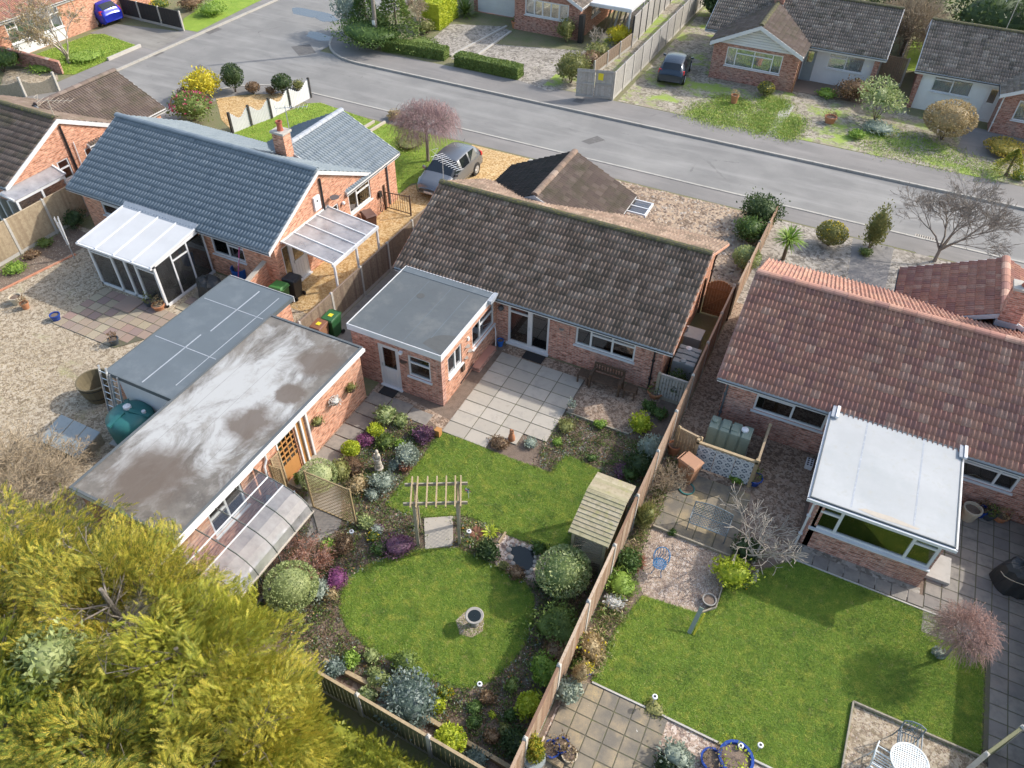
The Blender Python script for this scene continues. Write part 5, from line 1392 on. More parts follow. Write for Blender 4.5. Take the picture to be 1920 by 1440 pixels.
for p in (prof[1], prof[2]):
    MB().bar((p[0], gy0, p[1] + .012), (p[0], gy1, p[1] + .012), 0.035, 0.02).build('glazing_bar', 'upvc', h)
MB().bar((-11.36, gy0, 1.08), (-11.36, gy1 + .05, 1.08), 0.035, 0.04).build('eave_bar', 'stone_pale', h)
MB().bar((-13.41, gy0, 2.06), (-13.41, gy1, 2.06), 0.05, 0.06).build('ridge_bar', 'upvc', h)
MB().bar((-11.38, gy0, 0.06), (-11.38, gy1, 0.06), 0.06, 0.12).build('base_sill', 'alu_dark', h)
m = MB().add([(p[0], gy1, p[1]) for p in prof] + [(-11.38, gy1, 0.05), (-13.42, gy1, 0.05)], [tuple(range(10))]); m.build('end_pane', 'glass_clear', h)
for x in (-12.6, -11.9):
    MB().bar((x, gy1, 0.05), (x, gy1, 1.8), 0.03, 0.03, (1, 0, 0)).build('glazing_bar', 'alu', h)
# staging and clutter inside
st = thing('staging', 'slatted bench of trays and pots inside the lean-to greenhouse', 'plant bench', (-11.9, 8.0))
for x in (-11.95, -11.8, -11.65):
    MB().box(x - .06, x + .06, 6.1, 9.4, 0.62, 0.66).build('slat', 'table_white', st)
for y in (6.2, 7.8, 9.3):
    MB().box(-12.0, -11.6, y - .03, y + .03, 0, 0.62).build('leg', 'alu', st)
greens = ('pot_terracotta', 'tank_green', 'blue_plastic', 'white_plastic', 'bin_green', 'pot_dark', 'cushion_green')
wl = ('terracotta pot', 'grey-green tub', 'blue tub', 'white tub', 'green tub', 'dark pot', 'teal tub')
for i in range(7):
    x, y = -11.8, 6.5 + i * 0.42
    tag(MB().lathe([(0.09, 0), (0.13, 0.2), (0.11, 0.2), (0.10, 0.06)], 10, (x, y, 0.66)).build('plant_pot', greens[i]), wl[i] + ' on the bench inside the lean-to greenhouse', 'pot')
b = thing('water_butt', 'pale blue water butt beside the garage downpipe', 'water butt', (-13.1, 10.3))
MB().lathe([(0.24, 0), (0.29, 0.3), (0.29, 0.6), (0.25, 0.85), (0.22, 0.85), (0.22, 0.3)], 16, (-13.08, 10.25, 0)).build('barrel', 'tank_grey', b, smooth=True)
MB().lathe([(0.2, 0.78), (0.2, 0.79)], 16, (-13.08, 10.25, 0)).build('lid', 'gutter_black', b)

# ------------------------------------------------------------------ houses across the road
h = thing('bungalow', 'brick bungalow across the road with white-boarded gable and mossy tiled roof', 'house', (-6, 54))
gf = Face((-10.25, 51.9), (-4.75, 51.9)); S = lambda x: x + 10.25
wall(gf, h, 2.32, [(S(-9.35), S(-5.75), 0.98, 2.15)], 'brick_far')
m = MB(); m.add([gf.P(0, 0.02, 2.32), gf.P(5.5, 0.02, 2.32), gf.P(2.75, 0.02, 3.62), gf.P(0, 0.2, 2.32), gf.P(5.5, 0.2, 2.32), gf.P(2.75, 0.2, 3.62)], [(0, 1, 2), (5, 4, 3), (0, 3, 4, 1), (1, 4, 5, 2), (2, 5, 3, 0)]); m.build('gable_panel', 'white_paint', h)
for i in range(8):
    z = 2.34 + i * 0.155; half = 2.75 * (1 - (z - 2.32) / 1.3)
    if half > 0.15:
        m = MB(); gf.box(m, 2.75 - half, 2.75 + half, -0.02, 0.018, z, z + 0.13); m.build('gable_board', 'white_paint', h)
window(gf, h, S(-9.35), S(-5.75), 0.98, 2.15, ((0.7, None), (1.5, 0.25), (1.5, 0.25), (0.7, None)), blind='net')
wall(Face((-4.75, 51.9), (-4.75, 54.4)), h, 2.32, [], 'brick_far'); wall(Face((-10.25, 58), (-10.25, 51.9)), h, 2.32, [], 'brick_far')
ff = Face((-4.75, 54.4), (-0.1, 54.4)); S = lambda x: x + 4.75
wall(ff, h, 2.4, [(S(-4.7), S(-4.0), 0.02, 2.05), (S(-3.22), S(-0.98), 1.05, 2.05)], 'white_paint', trim=False)
door(ff, h, S(-4.7), S(-4.0), 2.05, 1.2, mat='tank_grey'); window(ff, h, S(-3.22), S(-0.98), 1.05, 2.05, ((1, 0.28), (1, None)), blind='net')
MB().box(-0.42, -0.1, 54.2, 54.4, 0, 2.4).build('corner_pier', 'brick_far', h)
wall(Face((-0.1, 54.4), (-0.1, 61)), h, 2.4, [], 'brick_far')
gable_roof(h, -11.4, 0.22, 53.75, 61.6, 2.4, 57.75, 4.25, 'tile_far', ridge='ridge_moss', fascia='white_paint', gutter='gutter_grey')
gable_roof(h, 51.45, 56.5, -10.45, -4.5, 2.42, -7.48, 3.82, 'tile_brown', ridge='leaf_olive' if False else 'ridge_moss', axis='y', verge_w=0.22)
chimney(h, -7.45, 56.7, 3.6, 4.9, 0.62, 0.5, 1, mat='brick_far')
downpipe(h, -4.68, 51.85, 2.35, 'timber_gate')
floor_plate(h, -10, -0.3, 52.2, 60)

h = thing('bungalow', 'cream-walled bungalow with mossy roof and brick gable at top right', 'house', (8, 54))
ff = Face((2.3, 53.25), (7.1, 53.25)); S = lambda x: x - 2.3
wall(ff, h, 2.36, [(S(3.2), S(5.42), 1.2, 2.22), (S(6.28), S(7.0), 0.05, 2.1)], 'render_wall')
window(ff, h, S(3.2), S(5.42), 1.2, 2.22, ((1, 0.25), (1, None)), blind='net'); door(ff, h, S(6.28), S(7.0), 2.1, 1.1)
MB().box(2.22, 2.5, 53.12, 53.25, 0, 2.36).build('corner_pier', 'brick_far', h)
wall(Face((2.3, 60), (2.3, 53.25)), h, 2.36, [], 'brick_far')
gf = Face((7.0, 51.75), (12.8, 51.75)); S = lambda x: x - 7.0
wall(gf, h, 2.32, [(S(7.9), S(11.5), 0.95, 2.1)], 'brick_far', top=(2.9, 3.6)); window(gf, h, S(7.9), S(11.5), 0.95, 2.1, ((1, None), (1.5, 0.3), (1.5, 0.3), (1, None)), blind='net')
wall(Face((7.0, 53.25), (7.0, 51.75)), h, 2.32, [], 'brick_far')
gable_roof(h, 2.0, 13.5, 52.85, 60.7, 2.4, 56.8, 4.18, 'tile_far', ridge='ridge_moss')
gable_roof(h, 51.2, 56.0, 6.72, 13.1, 2.4, 9.9, 3.85, 'tile_far', ridge='ridge_moss', axis='y', verge_w=0.2)
downpipe(h, 7.05, 51.7, 2.35, 'upvc'); floor_plate(h, 2.5, 12.5, 53.4, 60)
aerial('large rooftop aerial on the mossy roof at top right corner', (6.2, 57.0, 4.1), 2.0, 2.2, R(80), 'alu', 6)

h = thing('bungalow', 'brick bungalow with white five-light window and garage door at top centre', 'house', (-24, 57))
gf = Face((-25.75, 53.9), (-20.55, 53.9)); S = lambda x: x + 25.75
wall(gf, h, 2.36, [(S(-24.9), S(-21.42), 1.18, 2.3)], 'brick_far', top=(2.6, 3.7)); window(gf, h, S(-24.9), S(-21.42), 1.18, 2.3, ((1, None),) * 5, blind='curtain', fw=0.09)
wall(Face((-20.55, 53.9), (-20.55, 62)), h, 2.36, [(2.4, 4.2, 0.9, 2.1)], 'brick_orange'); window(Face((-20.55, 53.9), (-20.55, 62)), h, 2.4, 4.2, 0.9, 2.1, ((1, None), (1, None)))
ga = Face((-30.3, 56), (-25.75, 56)); wall(ga, h, 2.36, [(0.3, 3.7, 0.02, 2.2)], 'brick_far', trim=False)
m = MB()
for i in range(9):
    ga.box(m, 0.32, 3.68, 0.05, 0.075 + 0.01 * (i % 2), 0.04 + i * 0.24, 0.04 + i * 0.24 + 0.235)
m.build('garage_door', 'white_paint', h)
wall(Face((-25.75, 56), (-25.75, 53.9)), h, 2.36, [], 'brick_far')
gable_roof(h, 53.4, 62.5, -26.1, -20.2, 2.42, -23.15, 3.85, 'tile_far', ridge='ridge_moss', axis='y', verge_w=0.22)
gable_roof(h, -31.0, -25.5, 55.5, 62.5, 2.42, 59, 4.1, 'tile_far', ridge='ridge_moss')
cpy = MB().hull([(-20.3, 54.9, 2.38), (-17.1, 54.9, 2.38), (-17.1, 62, 2.38), (-20.3, 62, 2.38)], [(-20.3, 54.9, 2.44), (-17.1, 54.9, 2.44), (-17.1, 62, 2.44), (-20.3, 62, 2.44)]).build('canopy', 'upvc', h)
for (a, b, c, d) in ((-20.3, -17.1, 54.85, 54.93), (-17.15, -17.05, 54.9, 62)):
    MB().box(a, b, c, d, 2.2, 2.42).build('edge_beam', 'upvc', cpy)
for (x, y) in ((-17.15, 55.0), (-17.15, 58.0), (-17.15, 60.9)):
    MB().box(x - .05, x + .05, y - .05, y + .05, 0, 2.2).build('post', 'upvc', cpy)
MB().box(-20.45, -20.1, 53.5, 53.9, 0, 1.9).build('side_gate', 'gutter_black', h)

h = thing('house', 'brick house with wide white window wall at top left corner', 'house', (-56, 36))
f = Face((-53.0, 31.6), (-53.0, 46.0)); S = lambda y: y - 31.6
wall(f, h, 2.4, [(S(32.6), S(36.8), 0.02, 2.2)], 'brick_orange')
m = MB(); f.box(m, S(32.6), S(36.8), 0.02, 0.1, 0.02, 0.85); m.build('wall_panel', 'white_paint', h)
window(f, h, S(32.6), S(36.8), 0.85, 2.2, ((0.6, 0.3), (2.2, None), (0.6, 0.3)), blind='net')
wall(Face((-60, 31.6), (-53.0, 31.6)), h, 2.4, [], 'brick_orange')
gable_roof(h, 31.2, 46.4, -60.4, -52.85, 2.4, -56.6, 4.2, 'tile_red', ridge='tile_red', axis='y')
floor_plate(h, -59, -53.3, 32, 45)
# low brick walls and coping at that corner
w = thing('garden_wall', 'low sloping brick garden wall at top left before bare shrub', 'wall', (-51.25, 32.28))
a, b = (-53.00, 31.54), (-47.99, 31.97)
MB().hull([(a[0], a[1], 0), (b[0], b[1], 0), (b[0] - .12, b[1] + .2, 0), (a[0] - .12, a[1] + .2, 0)], [(a[0], a[1], 1.0), (b[0], b[1], 0.75), (b[0] - .12, b[1] + .2, 0.75), (a[0] - .12, a[1] + .2, 1.0)]).build('wall', 'brick_far', w)
MB().hull([(a[0] + .03, a[1] - .03, 1.0), (b[0] + .05, b[1] - .03, 0.75), (b[0] - .15, b[1] + .23, 0.75), (a[0] - .15, a[1] + .23, 1.0)], [(a[0] + .03, a[1] - .03, 1.06), (b[0] + .05, b[1] - .03, 0.81), (b[0] - .15, b[1] + .23, 0.81), (a[0] - .15, a[1] + .23, 1.06)]).build('coping', 'brick_red', w)
w = thing('garden_wall', 'low white kerb wall along the bright corner lawn', 'wall', (-47.46, 36.51))
a, b = (-47.27, 35.07), (-47.28, 37.98)
MB().bar((a[0], a[1], .1), (b[0], b[1], .1), 0.15, 0.2).build('coping', 'concrete', w)

# ------------------------------------------------------------------ fences and gates
def XF(mb, x, y, z=0.0, rz=0.0):
    M4 = Matrix.Translation((x, y, z)) @ Matrix.Rotation(rz, 4, 'Z')
    mb.v = [tuple(M4 @ Vector(v)) for v in mb.v]
    return mb
BOARDS = {}
def fence(label, a, b, h, mat, post='concrete', pw=1.85, nb=16, gravel='concrete', front=1, boards=True, cap=True, post_h=0.06, name='fence', h2=None, rail=None):
    """posts, gravel boards and panels; every panel carries rails and its own upright boards.
    boards lie on the right-hand side of a->b when front is 1, else on the left"""
    t = thing(name, label, 'fence', (a[0], a[1], 0))
    A, Bv = Vector(a), Vector(b)
    L = (Bv - A).length
    n = max(1, round(L / pw)); w = L / n
    u = (Bv - A) / L; nrm = Vector((u.y, -u.x)) * front
    ang = math.atan2(u.y, u.x)
    g0 = 0.18 if gravel else 0.03
    bw = (w - 0.12) / nb
    hh = lambda s: h if h2 is None else h + (h2 - h) * s / L
    for i in range(n + 1):
        p = A + u * (w * i)
        m = MB(); tp = hh(w * i) + post_h
        m.box(-.055, .055, -.055, .055, 0, tp - .05); m.hull([(-.055, -.055, tp - .05), (.055, -.055, tp - .05), (.055, .055, tp - .05), (-.055, .055, tp - .05)], [(-.02, -.02, tp), (.02, -.02, tp), (.02, .02, tp), (-.02, .02, tp)])
        XF(m, p.x, p.y, 0, ang).build('post', post, t)
    for i in range(n):
        p = A + u * (w * i + 0.06); q = A + u * (w * (i + 1) - 0.06)
        z1 = min(hh(w * i), hh(w * (i + 1)))
        if gravel:
            MB().bar((p.x, p.y, 0.09), (q.x, q.y, 0.09), 0.04, 0.18).build('gravel_board', gravel, t)
        m = MB(); o = -nrm * 0.03
        for z in (g0 + 0.12, (g0 + z1) / 2, z1 - 0.15):
            m.bar((p.x + o.x, p.y + o.y, z), (q.x + o.x, q.y + o.y, z), 0.035, 0.06)
        if cap:
            m.bar((p.x, p.y, z1 - 0.012), (q.x, q.y, z1 - 0.012), 0.075, 0.024)
        if not boards:
            for k in range(nb):
                s0 = p + u * (bw * k + 0.006); s1 = p + u * (bw * (k + 1) - 0.006); off = nrm * (0.0 + 0.006 * (k % 2))
                m.bar((s0.x + off.x, s0.y + off.y, (g0 + z1 - .03) / 2), (s1.x + off.x, s1.y + off.y, (g0 + z1 - .03) / 2), 0.016, z1 - .03 - g0)
        pan = m.build('panel', mat if not rail else rail, t)
        if boards:
            key = (round(bw, 3), round(z1 - g0, 2), mat)
            if key not in BOARDS:
                v = [(.006, -.002, 0), (bw - .004, -.026, 0), (bw - .004, .006, 0), (.006, .008, 0)]
                bm = MB().hull(v, [(x, y, z1 - .03 - g0) for x, y, z in v]); me = bm.mesh('board'); me.materials.append(MATS[mat]); BOARDS[key] = me
            for k in range(nb):
                s0 = p + u * (bw * k) + nrm * 0.012
                o = bpy.data.objects.new('board', BOARDS[key]); col.objects.link(o); o.parent = pan
                o.matrix_basis = Matrix.Translation((s0.x, s0.y, g0 + random.uniform(0, .006))) @ Matrix.Rotation(ang + random.gauss(0, .01), 4, 'Z')
    return t
fence('tall reddish timber fence with concrete posts between the two back gardens', (-2.55, 4.6), (-2.55, 26.6), 1.78, 'fence_new', pw=1.97, nb=20, front=1)
fence('lower timber fence running from brown garden gate towards the road', (-2.48, 27.0), (-2.36, 35.2), 1.62, 'fence_new', post='timber_grey', pw=1.9, nb=15, gravel=None, h2=1.05)
fence('brown boarded fence with pale posts beside the carport', (-17.05, 16.9), (-17.05, 29.3), 1.5, 'fence_brown', pw=1.95, nb=17, front=1)
fence('pale boarded fence with concrete posts at the left garden edge', (-32.75, 12.6), (-32.75, 20.4), 1.8, 'fence_pale', pw=1.95, nb=17, front=1)
fence('low green-tinged fence before the golden hedge at the garden end', (-9.0, 5.98), (-2.62, 5.72), 1.22, 'fence_green', pw=2.05, nb=15, front=1, rail='timber')
fence('short grey fence panel between bungalow corner and boundary fence', (-3.75, 20.75), (-2.62, 20.75), 1.25, 'fence_grey', post='timber_grey', pw=1.2, nb=9, front=1, gravel='timber_grey')
fence('black-stained fence with white posts beside the blue car', (-53.32, 41.99), (-46.92, 41.81), 1.35, 'fence_black', pw=1.9, nb=12, boards=False)
fence('low grey fence along the gravel lane opposite', (-17.12, 48.32), (-16.67, 54.53), 1.0, 'fence_brown', pw=1.85, nb=12, boards=False)
fence('high grey panel fence deeper along the gravel lane', (-16.67, 54.53), (-17.6, 76), 2.1, 'fence_grey', pw=1.85, nb=12, boards=False, post='fence_black')
fence('weathered grey fence between gravel lane and dark blue car', (-14.65, 45.28), (-14.55, 76), 1.75, 'fence_grey', pw=1.85, nb=14, boards=False)
fence('brown panel fence beside the cream-walled bungalow', (1.09, 57.41), (1.4, 70), 1.7, 'fence_brown', pw=1.9, nb=12, boards=False, post='stone_pale')
fence('brown cross fence linking the two far bungalows', (-0.05, 56.4), (1.55, 56.4), 1.8, 'fence_brown', pw=1.7, nb=12, boards=False)
fence('boarded fence with concrete base panels at the right edge', (8.85, 11.4), (8.95, 20.4), 1.8, 'fence_pale', pw=1.5, nb=12, front=-1)
fence('mossy timber screen panel at bottom right corner', (7.38, 11.27), (8.16, 12.35), 1.45, 'fence_green', post='concrete', pw=1.3, nb=9, front=1)
fence('pale timber fence stub beside the tan wheelie bin', (-2.3, 18.35), (-1.5, 18.2), 1.35, 'fence_pale', post='timber', pw=0.9, nb=6, gravel=None)
fence('pale side panel between patterned screen and bungalow wall', (0.45, 18.1), (0.45, 19.9), 1.3, 'fence_pale', post='timber', pw=1.8, nb=9, gravel=None)

# double timber gates to the lane
g = thing('timber_gates', 'grey double timber gates closing the gravel lane', 'gate', (-15.97, 45.31))
a, b = Vector((-16.87, 44.46)), Vector((-14.65, 45.10)); u = (b - a).normalized(); L = (b - a).length
for k in range(2):
    p = a + u * (L * k / 2 + .02); q = a + u * (L * (k + 1) / 2 - .02)
    m = MB()
    for z in (0.2, 1.0, 1.75):
        m.bar((p.x, p.y, z), (q.x, q.y, z), 0.05, 0.11)
    lf = m.build('gate_leaf', 'fence_grey', g)
    for i in range(11):
        s = p + (q - p) * (i / 11); e = p + (q - p) * ((i + .94) / 11)
        MB().bar((s.x, s.y + .035, 1.0), (e.x, e.y + .035, 1.0), 0.02, 1.75).build('board', 'fence_grey', lf)
m = MB(); c = a + u * (L * 0.66); m.bar((c.x - .17, c.y - .05, 1.5), (c.x + .17, c.y - .05, 1.5), 0.012, 0.42)
sg = tag(m.build('notice', 'sign_yellow'), 'small yellow notice fixed to the grey gates', 'sign')
# arched garden gate
g = thing('garden_gate', 'arched brown timber gate beside the middle bungalow', 'gate', (-3.0, 26.6))
xs = [-3.62 + i * 0.115 for i in range(10)]
m = MB()
for z in (0.25, 1.35):
    m.bar((-3.62, 26.57, z), (-2.55, 26.57, z), 0.035, 0.09)
m.bar((-3.6, 26.57, 0.28), (-2.57, 26.57, 1.32), 0.035, 0.09)
m.build('brace', 'timber_gate', g)
for i, x in enumerate(xs):
    k = (i + .5) / 10
    MB().box(x, x + .108, 26.6, 26.622, 0.06, 1.55 + 0.28 * math.sin(math.pi * k)).build('board', 'timber_gate', g)
for x in (-3.72, -2.5):
    MB().box(x - .05, x + .05, 26.52, 26.64, 0, 1.75).build('post', 'timber_dark', g)
# scalloped white fence
f = thing('scalloped_fence', 'white scalloped lattice fence with dark posts on the front lawn', 'fence', (-32.16, 33.55))
pts = [Vector((-32.54, 30.52)), Vector((-32.23, 31.79)), Vector((-31.83, 33.14)), Vector((-31.74, 34.80)), Vector((-31.61, 36.66))]
for i, (p, q) in enumerate(zip(pts[:-1], pts[1:])):
    u = (q - p).normalized(); m = MB(); n = 14; prev = None
    for k in range(n):
        s = p + (q - p) * (k / n); e = p + (q - p) * ((k + .9) / n)
        z = 0.95 + 0.22 * math.cos(2 * math.pi * (k + .5) / n)
        m.bar((s.x, s.y, z / 2), (e.x, e.y, z / 2), 0.03, z)
    m.build('panel', 'white_paint', f)
for p in pts:
    MB().box(p.x - .06, p.x + .06, p.y - .06, p.y + .06, 0, 1.25).build('post', 'fence_black', f)
f = thing('scalloped_fence', 'pale wavy-topped fence at the far left before the brick garden wall', 'fence', (-47.95, 29.56))
pts = [Vector((-49.30, 27.45)), Vector((-47.18, 28.50)), Vector((-46.05, 30.03))]
for (p, q) in zip(pts[:-1], pts[1:]):
    m = MB(); n = 14
    for k in range(n):
        s = p + (q - p) * (k / n); e = p + (q - p) * ((k + .95) / n); z = 1.0 - 0.3 * math.sin(math.pi * (k + .5) / n)
        m.bar((s.x, s.y, z / 2), (e.x, e.y, z / 2), 0.03, z)
    m.build('panel', 'timber_grey', f)
for p in pts:
    MB().box(p.x - .06, p.x + .06, p.y - .06, p.y + .06, 0, 1.2).build('post', 'concrete', f)
# wrought iron gates by the left bungalow
g = thing('iron_gate', 'brown wrought-iron gate standing open beside the charging point', 'gate', (-20.13, 27.53))
a, b = Vector((-20.13, 27.53)), Vector((-18.67, 27.55))
MB().box(a.x - .05, a.x + .05, a.y - .05, a.y + .05, 0, 1.35).build('post', 'iron_brown', g)
m = MB()
for z in (0.12, 0.95):
    m.bar((a.x, a.y, z), (b.x, b.y, z + (0.12 if z > .5 else 0)), 0.03, 0.04)
m.build('frame', 'iron_brown', g)
for i in range(11):
    p = a + (b - a) * ((i + .7) / 11)
    MB().tube((p.x, p.y, 0.1), (p.x, p.y, 1.0 + 0.1 * i / 11), 0.011, 0.011, 6).build('bar', 'iron_brown', g)
MB().box(b.x - .03, b.x + .03, b.y - .03, b.y + .03, 0, 1.15).build('post', 'iron_brown', g)

# ------------------------------------------------------------------ bins, tanks, garden furniture, pots
def wheelie(label, x, y, rz, body, lid=None, sc=1.0, sticker=False):
    t = thing('wheelie_bin', label, 'wheelie bin', (x, y, 0), 'wheelie bins')
    lid = lid or body
    P = lambda m: XF(m, x, y, 0, rz)
    s = sc
    m = MB().hull([(-.22 * s, -.24 * s, .06), (.22 * s, -.24 * s, .06), (.22 * s, .22 * s, .06), (-.22 * s, .22 * s, .06)], [(-.27 * s, -.33 * s, .95 * s), (.27 * s, -.33 * s, .95 * s), (.27 * s, .30 * s, .95 * s), (-.27 * s, .30 * s, .95 * s)])
    P(m).build('body', body, t, bevel=0.02)
    P(MB().hull([(-.29 * s, -.36 * s, .955 * s), (.29 * s, -.36 * s, .955 * s), (.29 * s, .33 * s, .975 * s), (-.29 * s, .33 * s, .975 * s)], [(-.25 * s, -.30 * s, 1.02 * s), (.25 * s, -.30 * s, 1.02 * s), (.25 * s, .28 * s, 1.06 * s), (-.25 * s, .28 * s, 1.06 * s)])).build('lid', lid, t, bevel=0.015)
    P(MB().tube((-.24 * s, .38 * s, .98 * s), (.24 * s, .38 * s, .98 * s), .018, .018, 8).tube((-.2 * s, .3 * s, .97 * s), (-.2 * s, .38 * s, .98 * s), .015).tube((.2 * s, .3 * s, .97 * s), (.2 * s, .38 * s, .98 * s), .015)).build('handle', lid, t)
    for k in (-1, 1):
        P(MB().tube((k * .24 * s, .26 * s, .1), (k * .29 * s, .26 * s, .1), .1, .1, 14)).build('wheel', 'rubber', t)
    if sticker:
        P(MB().box(-.08, .1, -.1, .08, 1.045 * s, 1.05 * s)).build('sticker', 'sign_yellow', t)
    return t
x, y = (-16.64, 18.27); wheelie('dark green wheelie bin with yellow lid sticker between fence and stained garage', x, y, R(0), 'bin_green', 'bin_green', sticker=True)
x, y = (-16.79, 17.66); wheelie('small tan wheelie bin beside the dark green one', x, y, R(0), 'bin_tan', 'bin_brown', 0.95, sticker=True)
x, y = (-19.78, 18.95); wheelie('bright green wheelie bin before the carport door', x, y, R(-90), 'bin_green', 'bin_lid_green')
x, y = (-19.66, 19.65); wheelie('black wheelie bin against the white carport door', x, y, R(-90), 'bin_black')
x, y = (-19.67, 25.45); wheelie('dark brown wheelie bin under the vertical-blind window', x, y, R(60), 'bin_darkbrown')
x, y = (-1.55, 17.39); wheelie('tan wheelie bin before the blue patterned screen', x, y, R(70), 'bin_tan')

t = thing('water_tank', 'round teal plastic oil tank behind the blue-grey garage', 'oil tank', (*(-19.34, 10.48), 0))
x, y = (-19.34, 10.48)
MB().lathe([(0.62, 0.12), (0.74, 0.3), (0.78, 0.9), (0.76, 1.2), (0.55, 1.36), (0.2, 1.42), (0.02, 1.43)], 28, (x, y, 0)).build('body', 'tank_teal', t, smooth=True)
for k, a in enumerate((20, 140, 260)):
    c, s = math.cos(R(a)), math.sin(R(a)); MB().bar((x + c * .1, y + s * .1, 1.44), (x + c * .74, y + s * .74, 1.24), 0.16, 0.12).build('rib', 'tank_teal', t)
MB().lathe([(0.13, 0), (0.13, 0.1), (0.02, 0.13)], 12, (x - .05, y + .1, 1.45)).build('cap', 'white_plastic', t); MB().lathe([(0.07, 0), (0.07, 0.1)], 10, (x + .5, y + .25, 1.33)).build('cap', 'white_plastic', t)
MB().box(x - .7, x + .7, y - .7, y + .7, 0, 0.12).build('plinth', 'concrete', t)
def oil_tank(label, x, y, sx, sy, h, mat, rz=0):
    t = thing('oil_tank', label, 'oil tank', (x, y, 0))
    n = 4
    for i in range(n):
        a = -sx / 2 + sx * i / n
        XF(MB().box(a + .03, a + sx / n - .03, -sy / 2, sy / 2, .12, h), x, y, 0, rz).build('section', mat, t, bevel=0.05)
    XF(MB().box(-sx / 2 + .04, sx / 2 - .04, -sy / 2 + .05, sy / 2 - .05, .16, h - .07), x, y, 0, rz).build('body', mat, t)
    for k in (-.38, .3):
        XF(MB().lathe([(.12, 0), (.12, .07), (.03, .1)], 12, (sx * k, .05, h)), x, y, 0, rz).build('cap', 'white_plastic' if k > 0 else mat, t)
    XF(MB().box(-.3, -.05, -sy / 4, sy / 4, h, h + .03).box(.02, .25, -sy / 4, sy / 4, h, h + .03), x, y, 0, rz).build('plate', mat, t)
    XF(MB().box(-sx / 2, sx / 2, -sy / 2, sy / 2, 0, .118), x, y, 0, rz).build('plinth', 'concrete', t)
    return t
oil_tank('pale green oil tank behind the blue patterned screen', -0.72, 19.35, 1.5, 0.62, 1.15, 'tank_green')
oil_tank('grey ribbed oil tank in the passage beside the brown gate', -3.15, 22.3, 1.15, 0.85, 1.15, 'tank_grey', R(90))
t = thing('boiler', 'grey metal outdoor boiler cabinet against the bungalow gable', 'boiler', (-3.3, 23.9, 0))
MB().box(-3.62, -2.98, 23.5, 24.15, 0.05, 1.0).build('cabinet', 'box_grey', t, bevel=0.01); MB().box(-3.65, -2.95, 23.47, 24.18, 1.005, 1.05).build('lid', 'box_grey', t); MB().tube((-3.6, 23.8, 1.0), (-3.6, 23.8, 1.3), .05).build('flue', 'alu', t)
# patterned screen
t = thing('patterned_screen', 'blue and white patterned garden screen in a timber frame', 'screen', (-0.7, 18.1))
ax, bx_ = -1.55, 0.42
def pattern():
    n = NT('pattern_print')
    sp = n.n('ShaderNodeSeparateXYZ'); n.l(n.pos(), sp.inputs[0])
    def cell(v): return n.math('ABSOLUTE', n.math('SUBTRACT', n.math('FRACT', n.math('MULTIPLY', v, 3.6)), 0.5))
    u, v = cell(sp.outputs[0]), cell(sp.outputs[2])
    d = n.math('SQRT', n.math('ADD', n.math('MULTIPLY', u, u), n.math('MULTIPLY', v, v)))
    r1 = n.math('ABSOLUTE', n.math('SUBTRACT', n.math('FRACT', n.math('MULTIPLY', d, 2.2)), 0.5))
    dg = n.math('ABSOLUTE', n.math('SUBTRACT', u, v))
    f = n.math('MAXIMUM', n.rng(r1, 0.2, 0.3), n.rng(dg, 0.08, 0.04))
    MATS['pattern_print'] = n.done(n.mix(f, (0.10, 0.13, 0.17), (0.55, 0.57, 0.58)), 0.6)
pattern()
for i in range(3):
    a = ax + (bx_ - ax) * i / 3; MB().box(a + .01, a + (bx_ - ax) / 3 - .01, 18.03, 18.06, 0.1, 1.22).build('print_panel', 'pattern_print', t)
MB().box(ax - .06, bx_ + .06, 18.0, 18.1, 1.22, 1.30).build('top_rail', 'timber', t)
for x in (ax, bx_):
    MB().box(x - .05, x + .05, 18.0, 18.1, 0, 1.4).build('post', 'timber', t)
# ladders and half barrel by the blue-grey garage
for k, (dx, lab) in enumerate(((0.0, 'aluminium ladder leaning on the blue-grey garage, nearer the tub'), (0.42, 'second aluminium ladder on the blue-grey garage, nearer the teal tank'))):
    t = thing('ladder', lab, 'ladder', (-20.4 + dx, 10.5, 0))
    p0, p1 = Vector((-20.45 + dx, 10.45, 0)), Vector((-20.5 + dx, 11.0, 2.55 - 0.25 * k))
    s = Vector((0.17, 0, 0))
    for sg in (-1, 1):
        MB().bar(p0 + s * sg, p1 + s * sg, 0.03, 0.07, (0, -1, .3)).build('rail', 'alu', t)
    for i in range(9):
        c = p0 + (p1 - p0) * ((i + .6) / 9.4); MB().tube(c - s, c + s, 0.014).build('rung', 'alu', t)
x, y = (-22.23, 11.42)
t = thing('half_barrel', 'big dark half-barrel tub beside the leaning ladders', 'planter', (x, y, 0))
MB().lathe([(0.45, 0), (0.56, 0.4), (0.62, 0.85), (0.57, 0.85), (0.5, 0.4), (0.4, 0.15)], 22, (x, y, 0), cap=True).build('tub', 'barrel', t)
for z, r in ((0.25, .525), (0.72, .61)):
    MB().lathe([(r, z), (r + .008, z + .05)], 22, (x, y, 0), cap=False).build('hoop', 'gutter_black', t)
t = thing('cold_frame', 'low clutter of grey glass sheets beside the teal tank', 'cold frame', (*(-21.31, 9.16), 0))
x, y = (-21.28, 9.25)
MB().hull([(x - .9, y - .5, 0), (x + 1.0, y - .5, 0), (x + 1.0, y + .55, 0), (x - .9, y + .55, 0)], [(x - .9, y - .5, .25), (x + 1.0, y - .5, .25), (x + 1.0, y + .55, .5), (x - .9, y + .55, .5)]).build('box', 'timber_grey', t)
